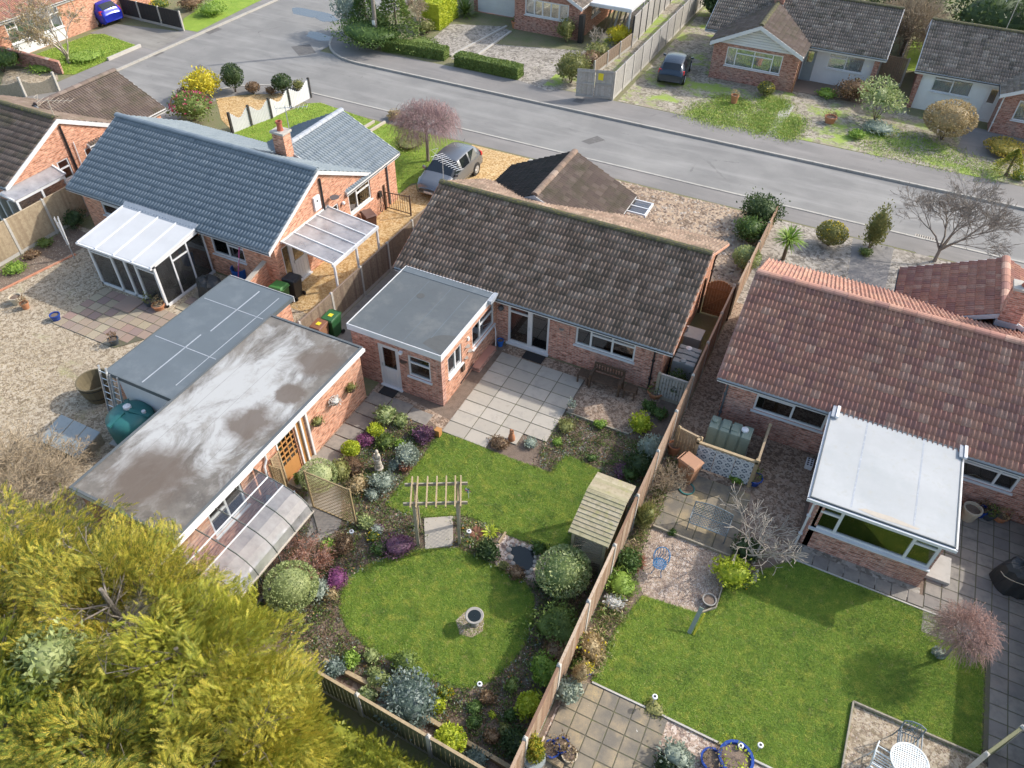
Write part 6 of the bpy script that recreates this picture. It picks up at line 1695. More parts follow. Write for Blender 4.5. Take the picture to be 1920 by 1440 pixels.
for k in range(3):
    a = x - .9 + k * .64
    MB().hull([(a, y - .52, .265), (a + .6, y - .52, .265), (a + .6, y + .57, .515), (a, y + .57, .515)], [(a, y - .52, .28), (a + .6, y - .52, .28), (a + .6, y + .57, .53), (a, y + .57, .53)]).build('sheet', 'tank_grey', t)
# pots -------------------------------------------------------------
def pot(label, x, y, r, h, mat, plant=None, n=110, ph=0.25, z=0.0, fill='soil', size=0.09, group=None):
    t = thing('plant_pot', label, 'plant pot', (x, y, z))
    MB().lathe([(r * .72, 0), (r * .95, h * .8), (r * 1.05, h * .82), (r * 1.05, h), (r * .88, h), (r * .85, h * .8), (r * .82, h * .75)], 18, (x, y, z), cap=False).build('pot', mat, t, smooth=False)
    MB().lathe([(r * .85, h * .82), (r * .02, h * .86)], 14, (x, y, z), cap=False).build('compost', fill, t)
    if plant:
        link('plant', crown((x, y, z + h + ph * .35), r * .95, r * .95, ph, n, size, plant, 'plant', core=0), t)
    return t
PT = [('cream bowl pot at far left gravel', (-29.78, 13.91), .25, .35, 'pot_cream', None), ('small terracotta pot beside the cream bowl at far left', (-29.15, 13.82), .17, .3, 'pot_terracotta', 'leaf_brown'),
      ('blue glazed pot with tan rim on left gravel', (-27.38, 13.85), .2, .3, 'pot_blue', None), ('dark pot at the corner of the coloured patio', (-24.08, 13.82), .2, .3, 'pot_dark', 'leaf_brown'),
      ('terracotta bowl at the conservatory corner', (-24.17, 16.30), .26, .26, 'pot_terracotta', 'leaf_tan'), ('dark pot of green leaves under the conservatory glass', (-24.70, 16.31), .2, .24, 'pot_dark', 'leaf_olive'),
      ('terracotta urn with flowers by the brick gable across the road', (-25.80, 54.17), .3, .5, 'pot_terracotta', 'leaf_olive'), ('tall grey pot beside the white garage door', (-27.35, 56.31), .2, .5, 'tank_grey', 'leaf_olive'),
      ('terracotta jar on the weedy circle across the road', (-7.66, 48.47), .24, .55, 'pot_terracotta', 'leaf_tan'), ('terracotta bowl in the right-hand weedy circle across the road', (-1.74, 48.49), .36, .4, 'pot_terracotta', 'leaf_red'),
      ('wide terracotta bowl at the bungalow downpipe', (-3.78, 20.83), .30, .26, 'pot_terracotta', 'leaf_mid'), ('large blue glazed bowl with yellow plant by the lower patio', (2.16, 9.01), .42, .42, 'pot_blue', 'leaf_lime'),
      ('smaller blue glazed bowl on shingle by the lower patio', (1.64, 8.75), .28, .34, 'pot_blue', 'litter'), ('blue ringed pot behind the fence, closest to potted conifer', (-2.06, 7.21), .22, .3, 'pot_blue', 'litter'),
      ('dark blue pot behind fence, second from potted conifer', (-1.87, 7.41), .2, .3, 'pot_blue', 'litter'), ('clay bowl of twigs on the lower patio edge', (-1.61, 7.32), .2, .22, 'pot_cream', 'litter'),
      ('round stone pot on the shingle corner by the lawn', (0.39, 13.17), .2, .2, 'stone_grey', None), ('blue-rimmed pot with green plant on a paving slab', (0.54, 18.30), .26, .3, 'pot_blue', 'leaf_mid'),
      ('tall cream urn below the right bungalow window', (7.15, 19.97), .28, .55, 'pot_cream', None), ('blue pot in the row below the right bungalow window', (7.50, 20.29), .2, .34, 'pot_blue', 'leaf_brown'),
      ('dark pot with dull plant beside the wooden tub row', (7.75, 20.27), .2, .3, 'pot_dark', 'leaf_mid'), ('ochre pot at the end of the right window row', (8.10, 20.38), .22, .26, 'pot_terracotta', 'leaf_tan'),
      ('brown clay pot against the boundary fence near patterned screen', (-2.30, 18.35), .22, .45, 'pot_terracotta', None), ('teal dish lying on the lichen-spotted slabs', (-1.41, 16.99), .26, .08, 'tank_teal', None),
      ('dark square planter with rusty soil near the tan bin', (-1.77, 17.14), .28, .3, 'pot_dark', 'litter'), ('blue watering pot at the french doors corner', (-10.30, 20.76), .14, .3, 'blue_plastic', None), ('pale stone urn at the patio corner by the bench gravel', (-6.30, 18.60), .15, .3, 'stone_grey', 'leaf_silver'),
      ('blue and yellow pot at the lower patio fence corner', (-2.03, 9.57), .15, .2, 'pot_blue', 'leaf_yellow')]
for (lab, p, r, hh_, mt, pl) in PT:
    pot(lab, p[0], p[1], r, hh_, mt, pl)
t = thing('potted_conifer', 'golden potted conifer at the bottom against the boundary fence', 'potted plant', (*(-2.35, 6.78), 0))
x, y = (-2.35, 6.78)
MB().lathe([(0.22, 0), (0.27, 0.35), (0.29, 0.35), (0.29, 0.42), (0.24, 0.42)], 18, (x, y, 0)).build('pot', 'tank_grey', t); MB().lathe([(0.29, 0.2), (0.30, 0.24)], 18, (x, y, 0), cap=False).build('band', 'white_plastic', t)
link('foliage', crown((x, y, 0.85), .27, .27, .62, 900, .11, 'leaf_conifer', 'foliage', up=1.0, zmin=-.8), t)
# doormats
tag(MB().box(-13.15, -12.5, 16.2, 16.6, 0.045, 0.06).build('doormat', 'mat_black'), 'black doormat outside the white extension door', 'doormat')
tag(MB().box(-9.2, -8.35, 20.45, 20.9, 0.045, 0.06).build('doormat', 'mat_black'), 'dark doormat below the french doors', 'doormat')
tag(MB().box(*sum([[p - .45, p + .45] for p in (-25.52, 15.93)], []), 0.046, 0.07).build('doormat', 'slab_multi'), 'worn mat on the coloured patio by the conservatory door', 'doormat')
# wooden bench with two side tables
def slat_seat(t, x0, x1, y0, y1, z, n, mat):
    for i in range(n):
        a = y0 + (y1 - y0) * i / n; MB().box(x0, x1, a + .006, a + (y1 - y0) / n - .006, z - .025, z).build('slat', mat, t)
b = thing('garden_bench', 'brown slatted wooden bench under the bungalow window', 'bench', (-5.6, 20.6))
slat_seat(b, -6.2, -5.0, 20.1, 20.6, 0.45, 6, 'timber_dark')
for x in (-6.18, -5.02):
    for y, z in ((20.12, .64), (20.62, .9)):
        MB().box(x - .035, x + .035, y - .035, y + .035, 0, z).build('leg', 'timber_dark', b)
    MB().box(x - .045, x + .045, 20.06, 20.66, .64, .675).build('armrest', 'timber_dark', b)
for z in (0.56, .88):
    MB().box(-6.18, -5.02, 20.61, 20.65, z - .04, z + .04).build('back_rail', 'timber_dark', b)
for i in range(10):
    MB().box(-6.1 + i * .112, -6.1 + i * .112 + .05, 20.62, 20.64, .6, .84).build('back_slat', 'timber_dark', b)
for (x0, lab) in ((-6.72, 'low wooden side table left of the slatted bench'), (-4.85, 'low wooden side table right of the slatted bench')):
    b = thing('side_table', lab, 'side table', (x0 + .22, 20.4))
    slat_seat(b, x0, x0 + .45, 20.15, 20.6, .42, 5, 'timber_dark')
    for x in (x0 + .03, x0 + .42):
        for y in (20.18, 20.57):
            MB().box(x - .025, x + .025, y - .025, y + .025, 0, .395).build('leg', 'timber_dark', b)
# lattice metal bench
def lattice(p00, pu, pv, nu, nv, r, mat, name, parent, curve=None):
    """criss-cross bars over the parallelogram p00 + u*pu + v*pv"""
    p00, pu, pv = Vector(p00), Vector(pu), Vector(pv)
    pt = lambda u, v: p00 + pu * u + pv * v + (curve(u, v) if curve else Vector((0, 0, 0)))
    m = MB()
    for i in range(-nv, nu):
        for sgn in (1, -1):
            pts = []
            for k in range(nv + 1):
                ii = i + k
                if 0 <= ii <= nu:
                    uu = ii / nu; pts.append(pt(uu if sgn > 0 else 1 - uu, k / nv))
            if len(pts) > 1:
                m.path(pts, r, 4)
    return m.build(name, mat, parent)
x, y = (-0.24, 15.60)
b = thing('metal_bench', 'blue-grey lattice metal bench on lichen-spotted slabs', 'bench', (x, y))
x -= .1
lattice((x - .6, y - .2, .42), (1.2, 0, 0), (0, .42, 0), 12, 4, .010, 'bench_metal', 'seat', b)
lattice((x - .6, y + .22, .44), (1.2, 0, 0), (0, .12, .42), 12, 4, .010, 'bench_metal', 'backrest', b, lambda u, v: Vector((0, 0, .1 * math.sin(math.pi * u) * v)))
MB().path([(x - .6, y + .34, .86)] + [(x - .6 + 1.2 * i / 8, y + .34, .86 + .1 * math.sin(math.pi * i / 8)) for i in range(1, 9)], .016).build('back_rail', 'bench_metal', b)
MB().path([(x - .6, y - .2, .42), (x + .6, y - .2, .42), (x + .6, y + .22, .42), (x - .6, y + .22, .42), (x - .6, y - .2, .42)], .016).build('seat_frame', 'bench_metal', b)
for s in (-.6, .6):
    MB().path([(x + s, y - .2, .62), (x + s, y - .2, .0)], .018).build('leg', 'bench_metal', b); MB().path([(x + s, y + .34, .86), (x + s, y + .24, .42), (x + s, y + .3, 0)], .018).build('leg', 'bench_metal', b)
    MB().path([(x + s, y + .3, .66), (x + s, y - .2, .62)], .018).build('armrest', 'bench_metal', b)
# blue bistro chair
x, y = (-1.29, 13.51)
c = thing('bistro_chair', 'bright blue ornate metal chair on the shingle', 'chair', (x, y))
MB().lathe([(.2, .43), (.21, .45), (.19, .45), (.18, .44)], 16, (x, y, 0), cap=False).build('seat_rim', 'chair_blue', c)
lattice((x - .17, y - .17, .45), (.34, 0, 0), (0, .34, 0), 5, 5, .01, 'chair_blue', 'seat', c)
pts = [(x + .24 * math.cos(R(a)), y + .05 + .24 * math.sin(R(a)), .78 + .12 * math.sin(R(a))) for a in range(-20, 201, 20)]
MB().path(pts, .014).build('back_rail', 'chair_blue', c)
for a in range(0, 181, 20):
    p = (x + .24 * math.cos(R(a)), y + .05 + .24 * math.sin(R(a)), .78 + .12 * math.sin(R(a))); MB().path([(x + .19 * math.cos(R(a + 8)), y + .19 * math.sin(R(a + 8)), .45), (x + .25 * math.cos(R(a - 10)), y + .04 + .25 * math.sin(R(a - 10)), .62), p], .009, 5).build('back_scroll', 'chair_blue', c)
for a in (45, 135, 225, 315):
    MB().path([(x + .18 * math.cos(R(a)), y + .18 * math.sin(R(a)), .43), (x + .15 * math.cos(R(a)), y + .15 * math.sin(R(a)), .2), (x + .24 * math.cos(R(a)), y + .24 * math.sin(R(a)), 0)], .012).build('leg', 'chair_blue', c)
# white lattice table and two chairs
x, y = (5.97, 10.67)
t = thing('garden_table', 'round white lattice table at the bottom right', 'table', (x, y))
m = MB(); r0 = .44
for k in range(-7, 8):
    o = k * .055; hw = math.sqrt(max(0, .42 ** 2 - o * o))
    if hw > .03:
        m.bar((x - hw, y + o, .72), (x + hw, y + o, .72), .026, .012); m.bar((x + o, y - hw, .722), (x + o, y + hw, .722), .026, .012)
m.build('top', 'table_white', t); MB().lathe([(.42, .705), (.46, .705), (.46, .735), (.42, .735), (.42, .705)], 28, (x, y, 0), cap=False).build('rim', 'table_white', t)
for a in (30, 120, 210, 300):
    MB().path([(x + .1 * math.cos(R(a)), y + .1 * math.sin(R(a)), .7), (x + .12 * math.cos(R(a)), y + .12 * math.sin(R(a)), .35), (x + .36 * math.cos(R(a)), y + .36 * math.sin(R(a)), .0)], .02).build('leg', 'table_white', t)
def patio_chair(label, x, y, rz, mat):
    c = thing('garden_chair', label, 'chair', (x, y))
    P = lambda m: XF(m, x, y, 0, rz)
    m = MB()
    for k in range(7):
        m.bar((-.22 + k * .073, -.22, .43), (-.22 + k * .073, .22, .43), .02, .02)
    P(m.path([(-.24, -.24, .43), (.24, -.24, .43), (.24, .24, .43), (-.24, .24, .43), (-.24, -.24, .43)], .016)).build('seat', mat, c)
    m = MB().path([(-.24, .24, .43), (-.25, .3, .88), (-.1, .32, .95), (.1, .32, .95), (.25, .3, .88), (.24, .24, .43)], .018)
    for k in range(5):
        m.path([(-.2 + k * .1, .25, .45), (.2 - k * .1, .31, .9)], .009, 4); m.path([(-.2 + k * .1, .25, .45), (-.22 + k * .11, .29, .7), (-.1 + k * .05, .31, .92)], .009, 4)
    P(m).build('backrest', mat, c)
    for sx in (-.25, .25):
        P(MB().path([(sx, .29, .66), (sx, -.24, .66), (sx, -.26, .0)], .018)).build('armrest', mat, c); P(MB().path([(sx, .24, .43), (sx, .3, .0)], .018)).build('leg', mat, c)
x2, y2 = (5.97, 11.17); patio_chair('dark-backed metal chair beyond the white lattice table', x2, y2 + .1, R(0), 'bench_metal')
x2, y2 = (5.45, 10.46); patio_chair('pale metal chair to the left of the white lattice table', x2, y2, R(80), 'table_white')
# covered barbecues
def cover(label, x, y, sx, sy, h, mat, rope=False):
    t = thing('barbecue_cover', label, 'covered barbecue', (x, y))
    D = np.array([(math.cos(a) , math.sin(a)) for a in np.linspace(0, 2 * math.pi, 20, endpoint=False)])
    rows = []
    for z, k in ((0, 1.05), (h * .3, 1.0), (h * .6, .95), (h * .82, .88), (h * .95, .7), (h, .35), (h * 1.01, .02)):
        rows.append([(x + d[0] * sx * k * (1 + .10 * math.sin(5 * i + 3 * z)) , y + d[1] * sy * k * (1 + .10 * math.cos(4 * i + 2 * z)), z + .03 * math.sin(3 * i)*(z>0)) for i, d in enumerate(D)])
    V = [p for r_ in rows for p in r_]; n = 20
    MB().add(V, [(k * n + i, k * n + (i + 1) % n, (k + 1) * n + (i + 1) % n, (k + 1) * n + i) for k in range(6) for i in range(n)]).build('tarpaulin', mat, t)
    if rope:
        MB().path([(x + sx * .97 * math.cos(a) , y + sy * .97 * math.sin(a), h * .62 + .05 * math.sin(3 * a)) for a in np.linspace(math.pi, 2 * math.pi, 10)], .014).build('rope', 'pot_cream', t)
x, y = (8.45, 17.84); cover('black-covered barbecue tied with cord at the right edge', x, y, .55, .45, 1.1, 'tarp_black', True)
x, y = (-22.81, 18.02); cover('black tarpaulin-covered barbecue beside the white conservatory', x, y, .62, .5, .95, 'tarp_black')
x, y = (-22.47, 19.49); tag(MB().lathe([(.3, 0), (.36, .7), (.33, .7), (.28, .1)], 18, (x, y, 0)).build('tub', 'blue_plastic'), 'tall bright blue tub below the slate-roof bungalow window', 'tub')
t = thing('parasol', 'thin red-and-white parasol pole leaning by the blue tub', 'pole', (x, y)); MB().tube((x + .2, y - .5, 0), (x + .35, y + .1, 2.0), .025).build('pole', 'pink_cloth', t); MB().tube((x + .25, y - .2, 1.0), (x + .3, y - .1, 1.35), .028).build('sleeve', 'white_plastic', t)
# conservatory furniture
s = thing('sofa', 'dark sofa with mint throw inside the white conservatory', 'sofa', (-24.6, 18.2))
MB().box(-25.0, -24.2, 17.3, 19.1, .06, .45).build('seat', 'bin_black', s, bevel=.04); MB().box(-24.35, -24.1, 17.3, 19.1, .45, .85).build('backrest', 'cushion_green', s, bevel=.04); MB().hull([(-25.05, 17.2, .2), (-24.05, 17.2, .2), (-24.05, 18.6, .2), (-25.05, 18.6, .2)], [(-24.98, 17.25, .5), (-24.1, 17.25, .9), (-24.1, 18.5, .9), (-24.98, 18.5, .5)]).build('throw', 'mint_cloth', s, bevel=.03)
s = thing('armchair', 'armchair with pink cloth inside the white conservatory', 'armchair', (-25.6, 17.3))
MB().box(-26.0, -25.3, 17.0, 17.7, .05, .42).build('seat', 'timber_dark', s, bevel=.03); MB().hull([(-25.9, 17.0, .42), (-25.4, 17.0, .42), (-25.3, 17.5, .42), (-25.8, 17.5, .42)], [(-25.95, 17.1, .52), (-25.5, 17.05, .52), (-25.35, 17.35, .8), (-25.8, 17.5, .8)]).build('cloth', 'pink_cloth', s, bevel=.02)
s = thing('round_table', 'small pale round table inside the white conservatory', 'table', (-26.9, 17.2)); MB().lathe([(.35, .6), (.35, .64)], 18, (-26.9, 17.2, 0)).build('top', 'tank_grey', s); MB().tube((-26.9, 17.2, .05), (-26.9, 17.2, .6), .04).build('leg', 'tank_grey', s)
tag(MB().box(-27.2, -26.2, 18.6, 19.2, .05, .75).build('cabinet', 'mint_cloth', bevel=.02), 'low green cabinet inside the white conservatory', 'cabinet')
# folded rotary line, trellises, statue, bird bath, lights
x, y = (-30.33, 17.34); t = thing('rotary_line', 'folded white rotary clothes line on the left gravel', 'clothes line', (x, y))
MB().tube((x, y, 0), (x, y, 1.9), .025).build('pole', 'alu', t)
for a in range(0, 360, 90):
    MB().tube((x + .04 * math.cos(R(a)), y + .04 * math.sin(R(a)), .75), (x + .1 * math.cos(R(a)), y + .1 * math.sin(R(a)), 2.15), .014).build('arm', 'white_plastic', t)
def trellis(label, a, b, h, n, mat, base=0.0, diag=False, frame=True):
    t = thing('trellis', label, 'trellis', (a[0], a[1], 0))
    A, B_ = Vector((*a, base)), Vector((*b, base)); L = (B_ - A).length; u = (B_ - A) / L; nz = round(h / (L / n))
    for p in (A, B_):
        MB().bar(p, p + Vector((0, 0, h + .05)), .05, .05, (u.x, u.y, 0)).build('post', mat, t)
    for z in (0.03, h):
        MB().bar(A + Vector((0, 0, z)), B_ + Vector((0, 0, z)), .035, .035).build('rail', mat, t)
    if diag:
        lattice(A, B_ - A, (0, 0, h), n, nz, .009, mat, 'lattice', t)
    else:
        s = Vector((-u.y, u.x, 0)) * .012
        for i in range(1, n):
            p = A + u * (L * i / n) + s; MB().bar(p, p + Vector((0, 0, h)), .024, .012, (-u.y, u.x, 0)).build('upright_lath', mat, t)
        for k in range(1, nz):
            MB().bar(A - s + Vector((0, 0, h * k / nz)), B_ - s + Vector((0, 0, h * k / nz)), .012, .024).build('cross_lath', mat, t)
    return t
trellis('brown diamond trellis screen standing between greenhouse and flower bed', (-12.1, 10.8), (-10.45, 10.83), 1.8, 11, 'trellis_wood', diag=True)
trellis('pale lattice panel leaning beside the garage timber door', (-13.36, 10.75), (-13.36, 11.12), 1.75, 5, 'timber', diag=True)
trellis('narrow trellis standing out from the garage wall by the water butt', (-13.34, 10.62), (-12.95, 10.66), 1.6, 5, 'trellis_wood')
def figure(label, x, y, h, mat, name='statue'):
    t = thing(name, label, 'statue', (x, y))
    k = h / 1.0
    MB().lathe([(.15 * k, 0), (.15 * k, .1 * k), (.11 * k, .13 * k), (.12 * k, .3 * k)], 12, (x, y, 0)).build('plinth', 'stone_pale', t)
    MB().lathe([(.11, .3), (.10, .42), (.075, .55), (.095, .66), (.10, .74), (.04, .80), (.045, .83), (.062, .88), (.06, .94), (.03, .99), (.004, 1.0)], 12, (x, y, 0)).build('torso', mat, t, smooth=True) if h > .9 else MB().lathe([(.11 * k, .3 * k), (.10 * k, .5 * k), (.09 * k, .7 * k), (.05 * k, .8 * k), (.07 * k, .9 * k), (.01, 1.0 * k)], 12, (x, y, 0)).build('torso', mat, t, smooth=True)
    MB().path([(x - .1 * k, y, .72 * k), (x - .13 * k, y - .06, .58 * k), (x - .02, y - .12 * k, .52 * k)], .026 * k, 8).build('arm', mat, t); MB().path([(x + .1 * k, y, .72 * k), (x + .12 * k, y - .05, .57 * k), (x + .02, y - .12 * k, .55 * k)], .026 * k, 8).build('arm', mat, t)
    return t
x, y = (-11.08, 13.10); figure('pale stone statue of a standing figure in the left flower bed', x, y, 1.05, 'stone_pale')
x, y = (1.41, 14.49); figure('weathered stone figure below the bare twisted shrub', x, y, .62, 'stone_grey')
x, y = (-7.63, 16.33); t = thing('garden_ornament', 'small reddish clay animal ornament at the patio edge', 'ornament', (x, y))
MB().lathe([(.12, 0), (.13, .15), (.10, .3), (.06, .36), (.085, .44), (.06, .52), (.01, .55)], 12, (x, y, 0)).build('body', 'pot_terracotta', t, smooth=True)
for s in (-.05, .05):
    MB().lathe([(.03, 0), (.025, .05), (.003, .1)], 8, (x + s, y, .5)).build('ear', 'pot_terracotta', t)
x, y = (-5.45, 9.46); t = thing('bird_bath', 'small round stone bird bath on the shingle circle in the lawn', 'bird bath', (x, y))
MB().lathe([(.13, .03), (.10, .1), (.07, .3), (.12, .42), (.25, .48), (.27, .54), (.24, .54), (.1, .49)], 20, (x, y, 0)).build('bowl', 'stone_grey', t, smooth=True); MB().lathe([(.23, .522), (.01, .523)], 18, (x, y, 0), cap=False).build('water', 'pond_water', t)
SL = [('white-topped solar light at the rear edge of the round lawn', (-4.39, 7.77), .55), ('solar light in the scorched patch beside the lower patio', (-0.14, 9.53), .5), ('solar light at the lower patio gravel beside the big blue bowl', (2.19, 9.32), .45), ('solar light standing in the right lawn near the blue bowls', (2.63, 9.56), .45), ('slender solar light in the bed beside the trellis screen', (-10.14, 10.24), .6), ('short solar light at the top edge of the rockery bed', (-6.99, 11.99), .4)]
for lab, (x, y), hh_ in SL:
    t = thing('solar_light', lab, 'garden light', (x, y, 0)); MB().tube((x, y, 0), (x, y, hh_ - .08), .014).build('stake', 'alu', t); MB().lathe([(.035, hh_ - .08), (.05, hh_ - .02), (.075, hh_ - .02), (.07, hh_ + .02), (.01, hh_ + .03)], 14, (x, y, 0)).build('head', 'white_plastic', t); MB().lathe([(.035, hh_ + .027), (.03, hh_ + .034)], 12, (x, y, 0)).build('solar_cell', 'gutter_black', t)
x, y = (-7.76, 13.37); t = thing('windmill', 'small red and blue garden windmill on the upper lawn', 'windmill', (x, y)); MB().tube((x, y, 0), (x, y, .45), .008).build('stick', 'white_plastic', t)
for i in range(6):
    a = R(i * 60); m = MB().add([(x, y - .02, .45), (x + .13 * math.cos(a), y - .01, .45 + .13 * math.sin(a)), (x + .12 * math.cos(a + .7), y - .04, .45 + .12 * math.sin(a + .7))], [(0, 1, 2)]); m.build('sail', ('pink_cloth', 'blue_plastic', 'white_plastic')[i % 3], t)
# wall baskets on the garage
for i, ((px, py), lab, pl) in enumerate((((14.93, 1.25), 'wall basket nearest the back door on the garage', 'leaf_olive'), ((14.0, 1.45), 'wall basket with pale pink flowers, middle of three on the garage', 'petal_white'), ((12.98, 1.35), 'wall basket nearest the garage downpipe', 'leaf_olive'))):
    t = thing('wall_basket', lab, 'wall planter', (-13.35, px, py)); MB().lathe([(.05, -.14), (.16, -.05), (.19, .06), (.16, .06)], 12, (-13.33, px, py)).build('basket', 'iron_brown', t); link('plant', crown((-13.28, px, py + .1), .2, .24, .13, 160, .07, pl, 'plant', core=.6), t)
# pergola
P0, P1 = Vector((-8.30, 11.07)), Vector((-7.17, 11.68)); u = (P1 - P0).normalized(); v = Vector((-u.y, u.x)); L = (P1 - P0).length
t = thing('pergola', 'small timber pergola with seven rafters over the path between lawns', 'pergola', (P0.x, P0.y, 0))
for p in (P0, P1, P0 + v * .72, P1 + v * .72):
    MB().bar((p.x, p.y, 0), (p.x, p.y, 2.15), .09, .09, (u.x, u.y, 0)).build('post', 'timber_grey', t)
for o in (0.0, .72):
    a, b = P0 - u * .3 + v * o, P1 + u * .3 + v * o; MB().bar((a.x, a.y, 2.10), (b.x, b.y, 2.10), .045, .11).build('beam', 'timber_grey', t)
for i in range(7):
    k = (-.06, .07, .30, .52, .74, .95, 1.08)[i]; a = P0 + u * (L * k) - v * .22; b = P0 + u * (L * k) + v * .94; MB().bar((a.x, a.y, 2.19), (b.x, b.y, 2.19), .04, .08).build('rafter', 'timber', t)
for (p, s) in ((P0, 1), (P1, -1)):
    q = p + v * .72; lattice((p.x, p.y, .3), (q.x - p.x, q.y - p.y, 0), (0, 0, 1.7), 5, 12, .008, 'timber', 'side_lattice', t)
# arbour
t = thing('arbour', 'timber garden arbour with boarded roof against the boundary fence', 'arbour', (-3.3, 13.5))
ax0, ax1, ay0, ay1, ayr = -3.92, -2.68, 12.42, 14.72, 13.85
for x in (-3.8, -2.82):
    for y in (12.6, 14.5):
        MB().box(x - .045, x + .045, y - .045, y + .045, 0, 1.85).build('post', 'timber_arbour', t)
for (ya, za, yb, zb, n) in ((ay0, 1.78, ayr, 2.2, 11), (ay1, 1.98, ayr, 2.2, 6)):
    for i in range(n):
        y0, y1 = ya + (yb - ya) * i / n, ya + (yb - ya) * (i + .97) / n; z0, z1 = za + (zb - za) * i / n, za + (zb - za) * (i + .97) / n
        MB().hull([(ax0, y0, z0), (ax1, y0, z0), (ax1, y1, z1), (ax0, y1, z1)], [(ax0, y0, z0 + .035), (ax1, y0, z0 + .035), (ax1, y1, z1 + .015), (ax0, y1, z1 + .015)]).build('roof_board', 'timber_arbour', t)
    for x in (ax0 + .02, ax1 - .02):
        MB().bar((x, ya, za - .02), (x, yb, zb - .02), .035, .07).build('barge_board', 'timber_grey', t)
lattice((-3.78, 12.6, .1), (.95, 0, 0), (0, 0, 1.6), 10, 17, .008, 'timber_grey', 'side_lattice', t); lattice((-3.78, 14.5, .1), (.95, 0, 0), (0, 0, 1.6), 10, 17, .008, 'timber_grey', 'side_lattice', t)
MB().box(-3.6, -2.85, 12.65, 14.45, .42, .46).build('seat', 'timber_arbour', t); MB().box(-2.86, -2.82, 12.65, 14.45, .4, 1.8).build('back_panel', 'timber_arbour', t)
# pond
pts = [(-5.69, 12.25),(-5.44, 12.46),(-4.99, 12.47),(-4.83, 12.20),(-4.77, 11.93),(-4.88, 11.67),(-5.11, 11.64),(-5.40, 11.87)]
cx, cy = sum(p[0] for p in pts) / 8, sum(p[1] for p in pts) / 8
tag(MB().sheet([(p[0], p[1]) for p in pts], 0.035).build('pond', 'pond_water'), kind='structure')
k = 0
for p, q in zip(pts, pts[1:] + pts[:1]):
    for s in (0.25, 0.75):
        x, y = p[0] + (q[0] - p[0]) * s, p[1] + (q[1] - p[1]) * s; x += (x - cx) * .14; y += (y - cy) * .14; k += 1
        w = random.uniform(.05, .1)
        st = tag(XF(MB().ball((0, 0, 0), w, 8, 5, .6), x, y, .03, 0).build('stone', ('stone_grey', 'stone_pale')[k % 3 == 0]), 'rounded stone edging the small dark pond', 'stone', 'stones round the pond')
# telegraph pole, postbox-like lamp
x, y = (-32.61, 45.73); t = thing('telegraph_pole', 'tall grey wooden telegraph pole beside the far footway', 'telegraph pole', (x, y, 0)); MB().tube((x, y, 0), (x, y, 8.5), .15, .11, 12).build('pole', 'bark_grey', t); MB().box(x - .12, x + .12, y - .18, y - .14, 1.6, 1.9).build('number_plate', 'plate_white', t)
# stacked boards under the far canopy
for i in range(6):
    x, y = -19.7 + i * .3, 57.2 + .15 * (i % 3); tag(MB().bar((x, y, 0), (x + .2, y + .5, 1.5 + .12 * (i % 4)), .14, .03, (0, 1, .3)).build('plank', ('timber', 'timber_grey', 'white_paint')[i % 3]), 'plank leaning under the white canopy across the road', 'plank', 'planks leaning under the far canopy')
# bird boxes, yellow sign and posts in the bed
tag(MB().box(*sum([[p - .1, p + .1] for p in (-10.06, 15.35)], []), 0, .35).build('planter_box', 'ochre_wood'), 'small orange-yellow wooden box at the patio corner by the lawn', 'box')
x, y = (0.20, 12.09); t = thing('sack_trolley', 'narrow leaning green and yellow garden tool stand at the lawn edge', 'garden tool', (x, y)); MB().bar((x - .05, y - .15, .02), (x + .05, y + .35, .75), .12, .03, (0, -1, .3)).build('board', 'tank_green', t); MB().bar((x + .08, y - .15, .02), (x + .18, y + .3, .6), .05, .03, (0, -1, .3)).build('handle', 'leaf_yellow', t)
x, y = (2.09, 19.93); t = thing('bottle_crate', 'white crate with dark round holes on the brown gravel', 'crate', (x, y)); MB().box(x - .12, x + .12, y - .2, y + .2, 0, .2).build('crate', 'white_plastic', t)
for i in range(2):
    for j in range(4):
        MB().lathe([(.035, .2), (.035, .205)], 10, (x - .055 + i * .11, y - .15 + j * .1, 0)).build('hole', 'gutter_black', t)

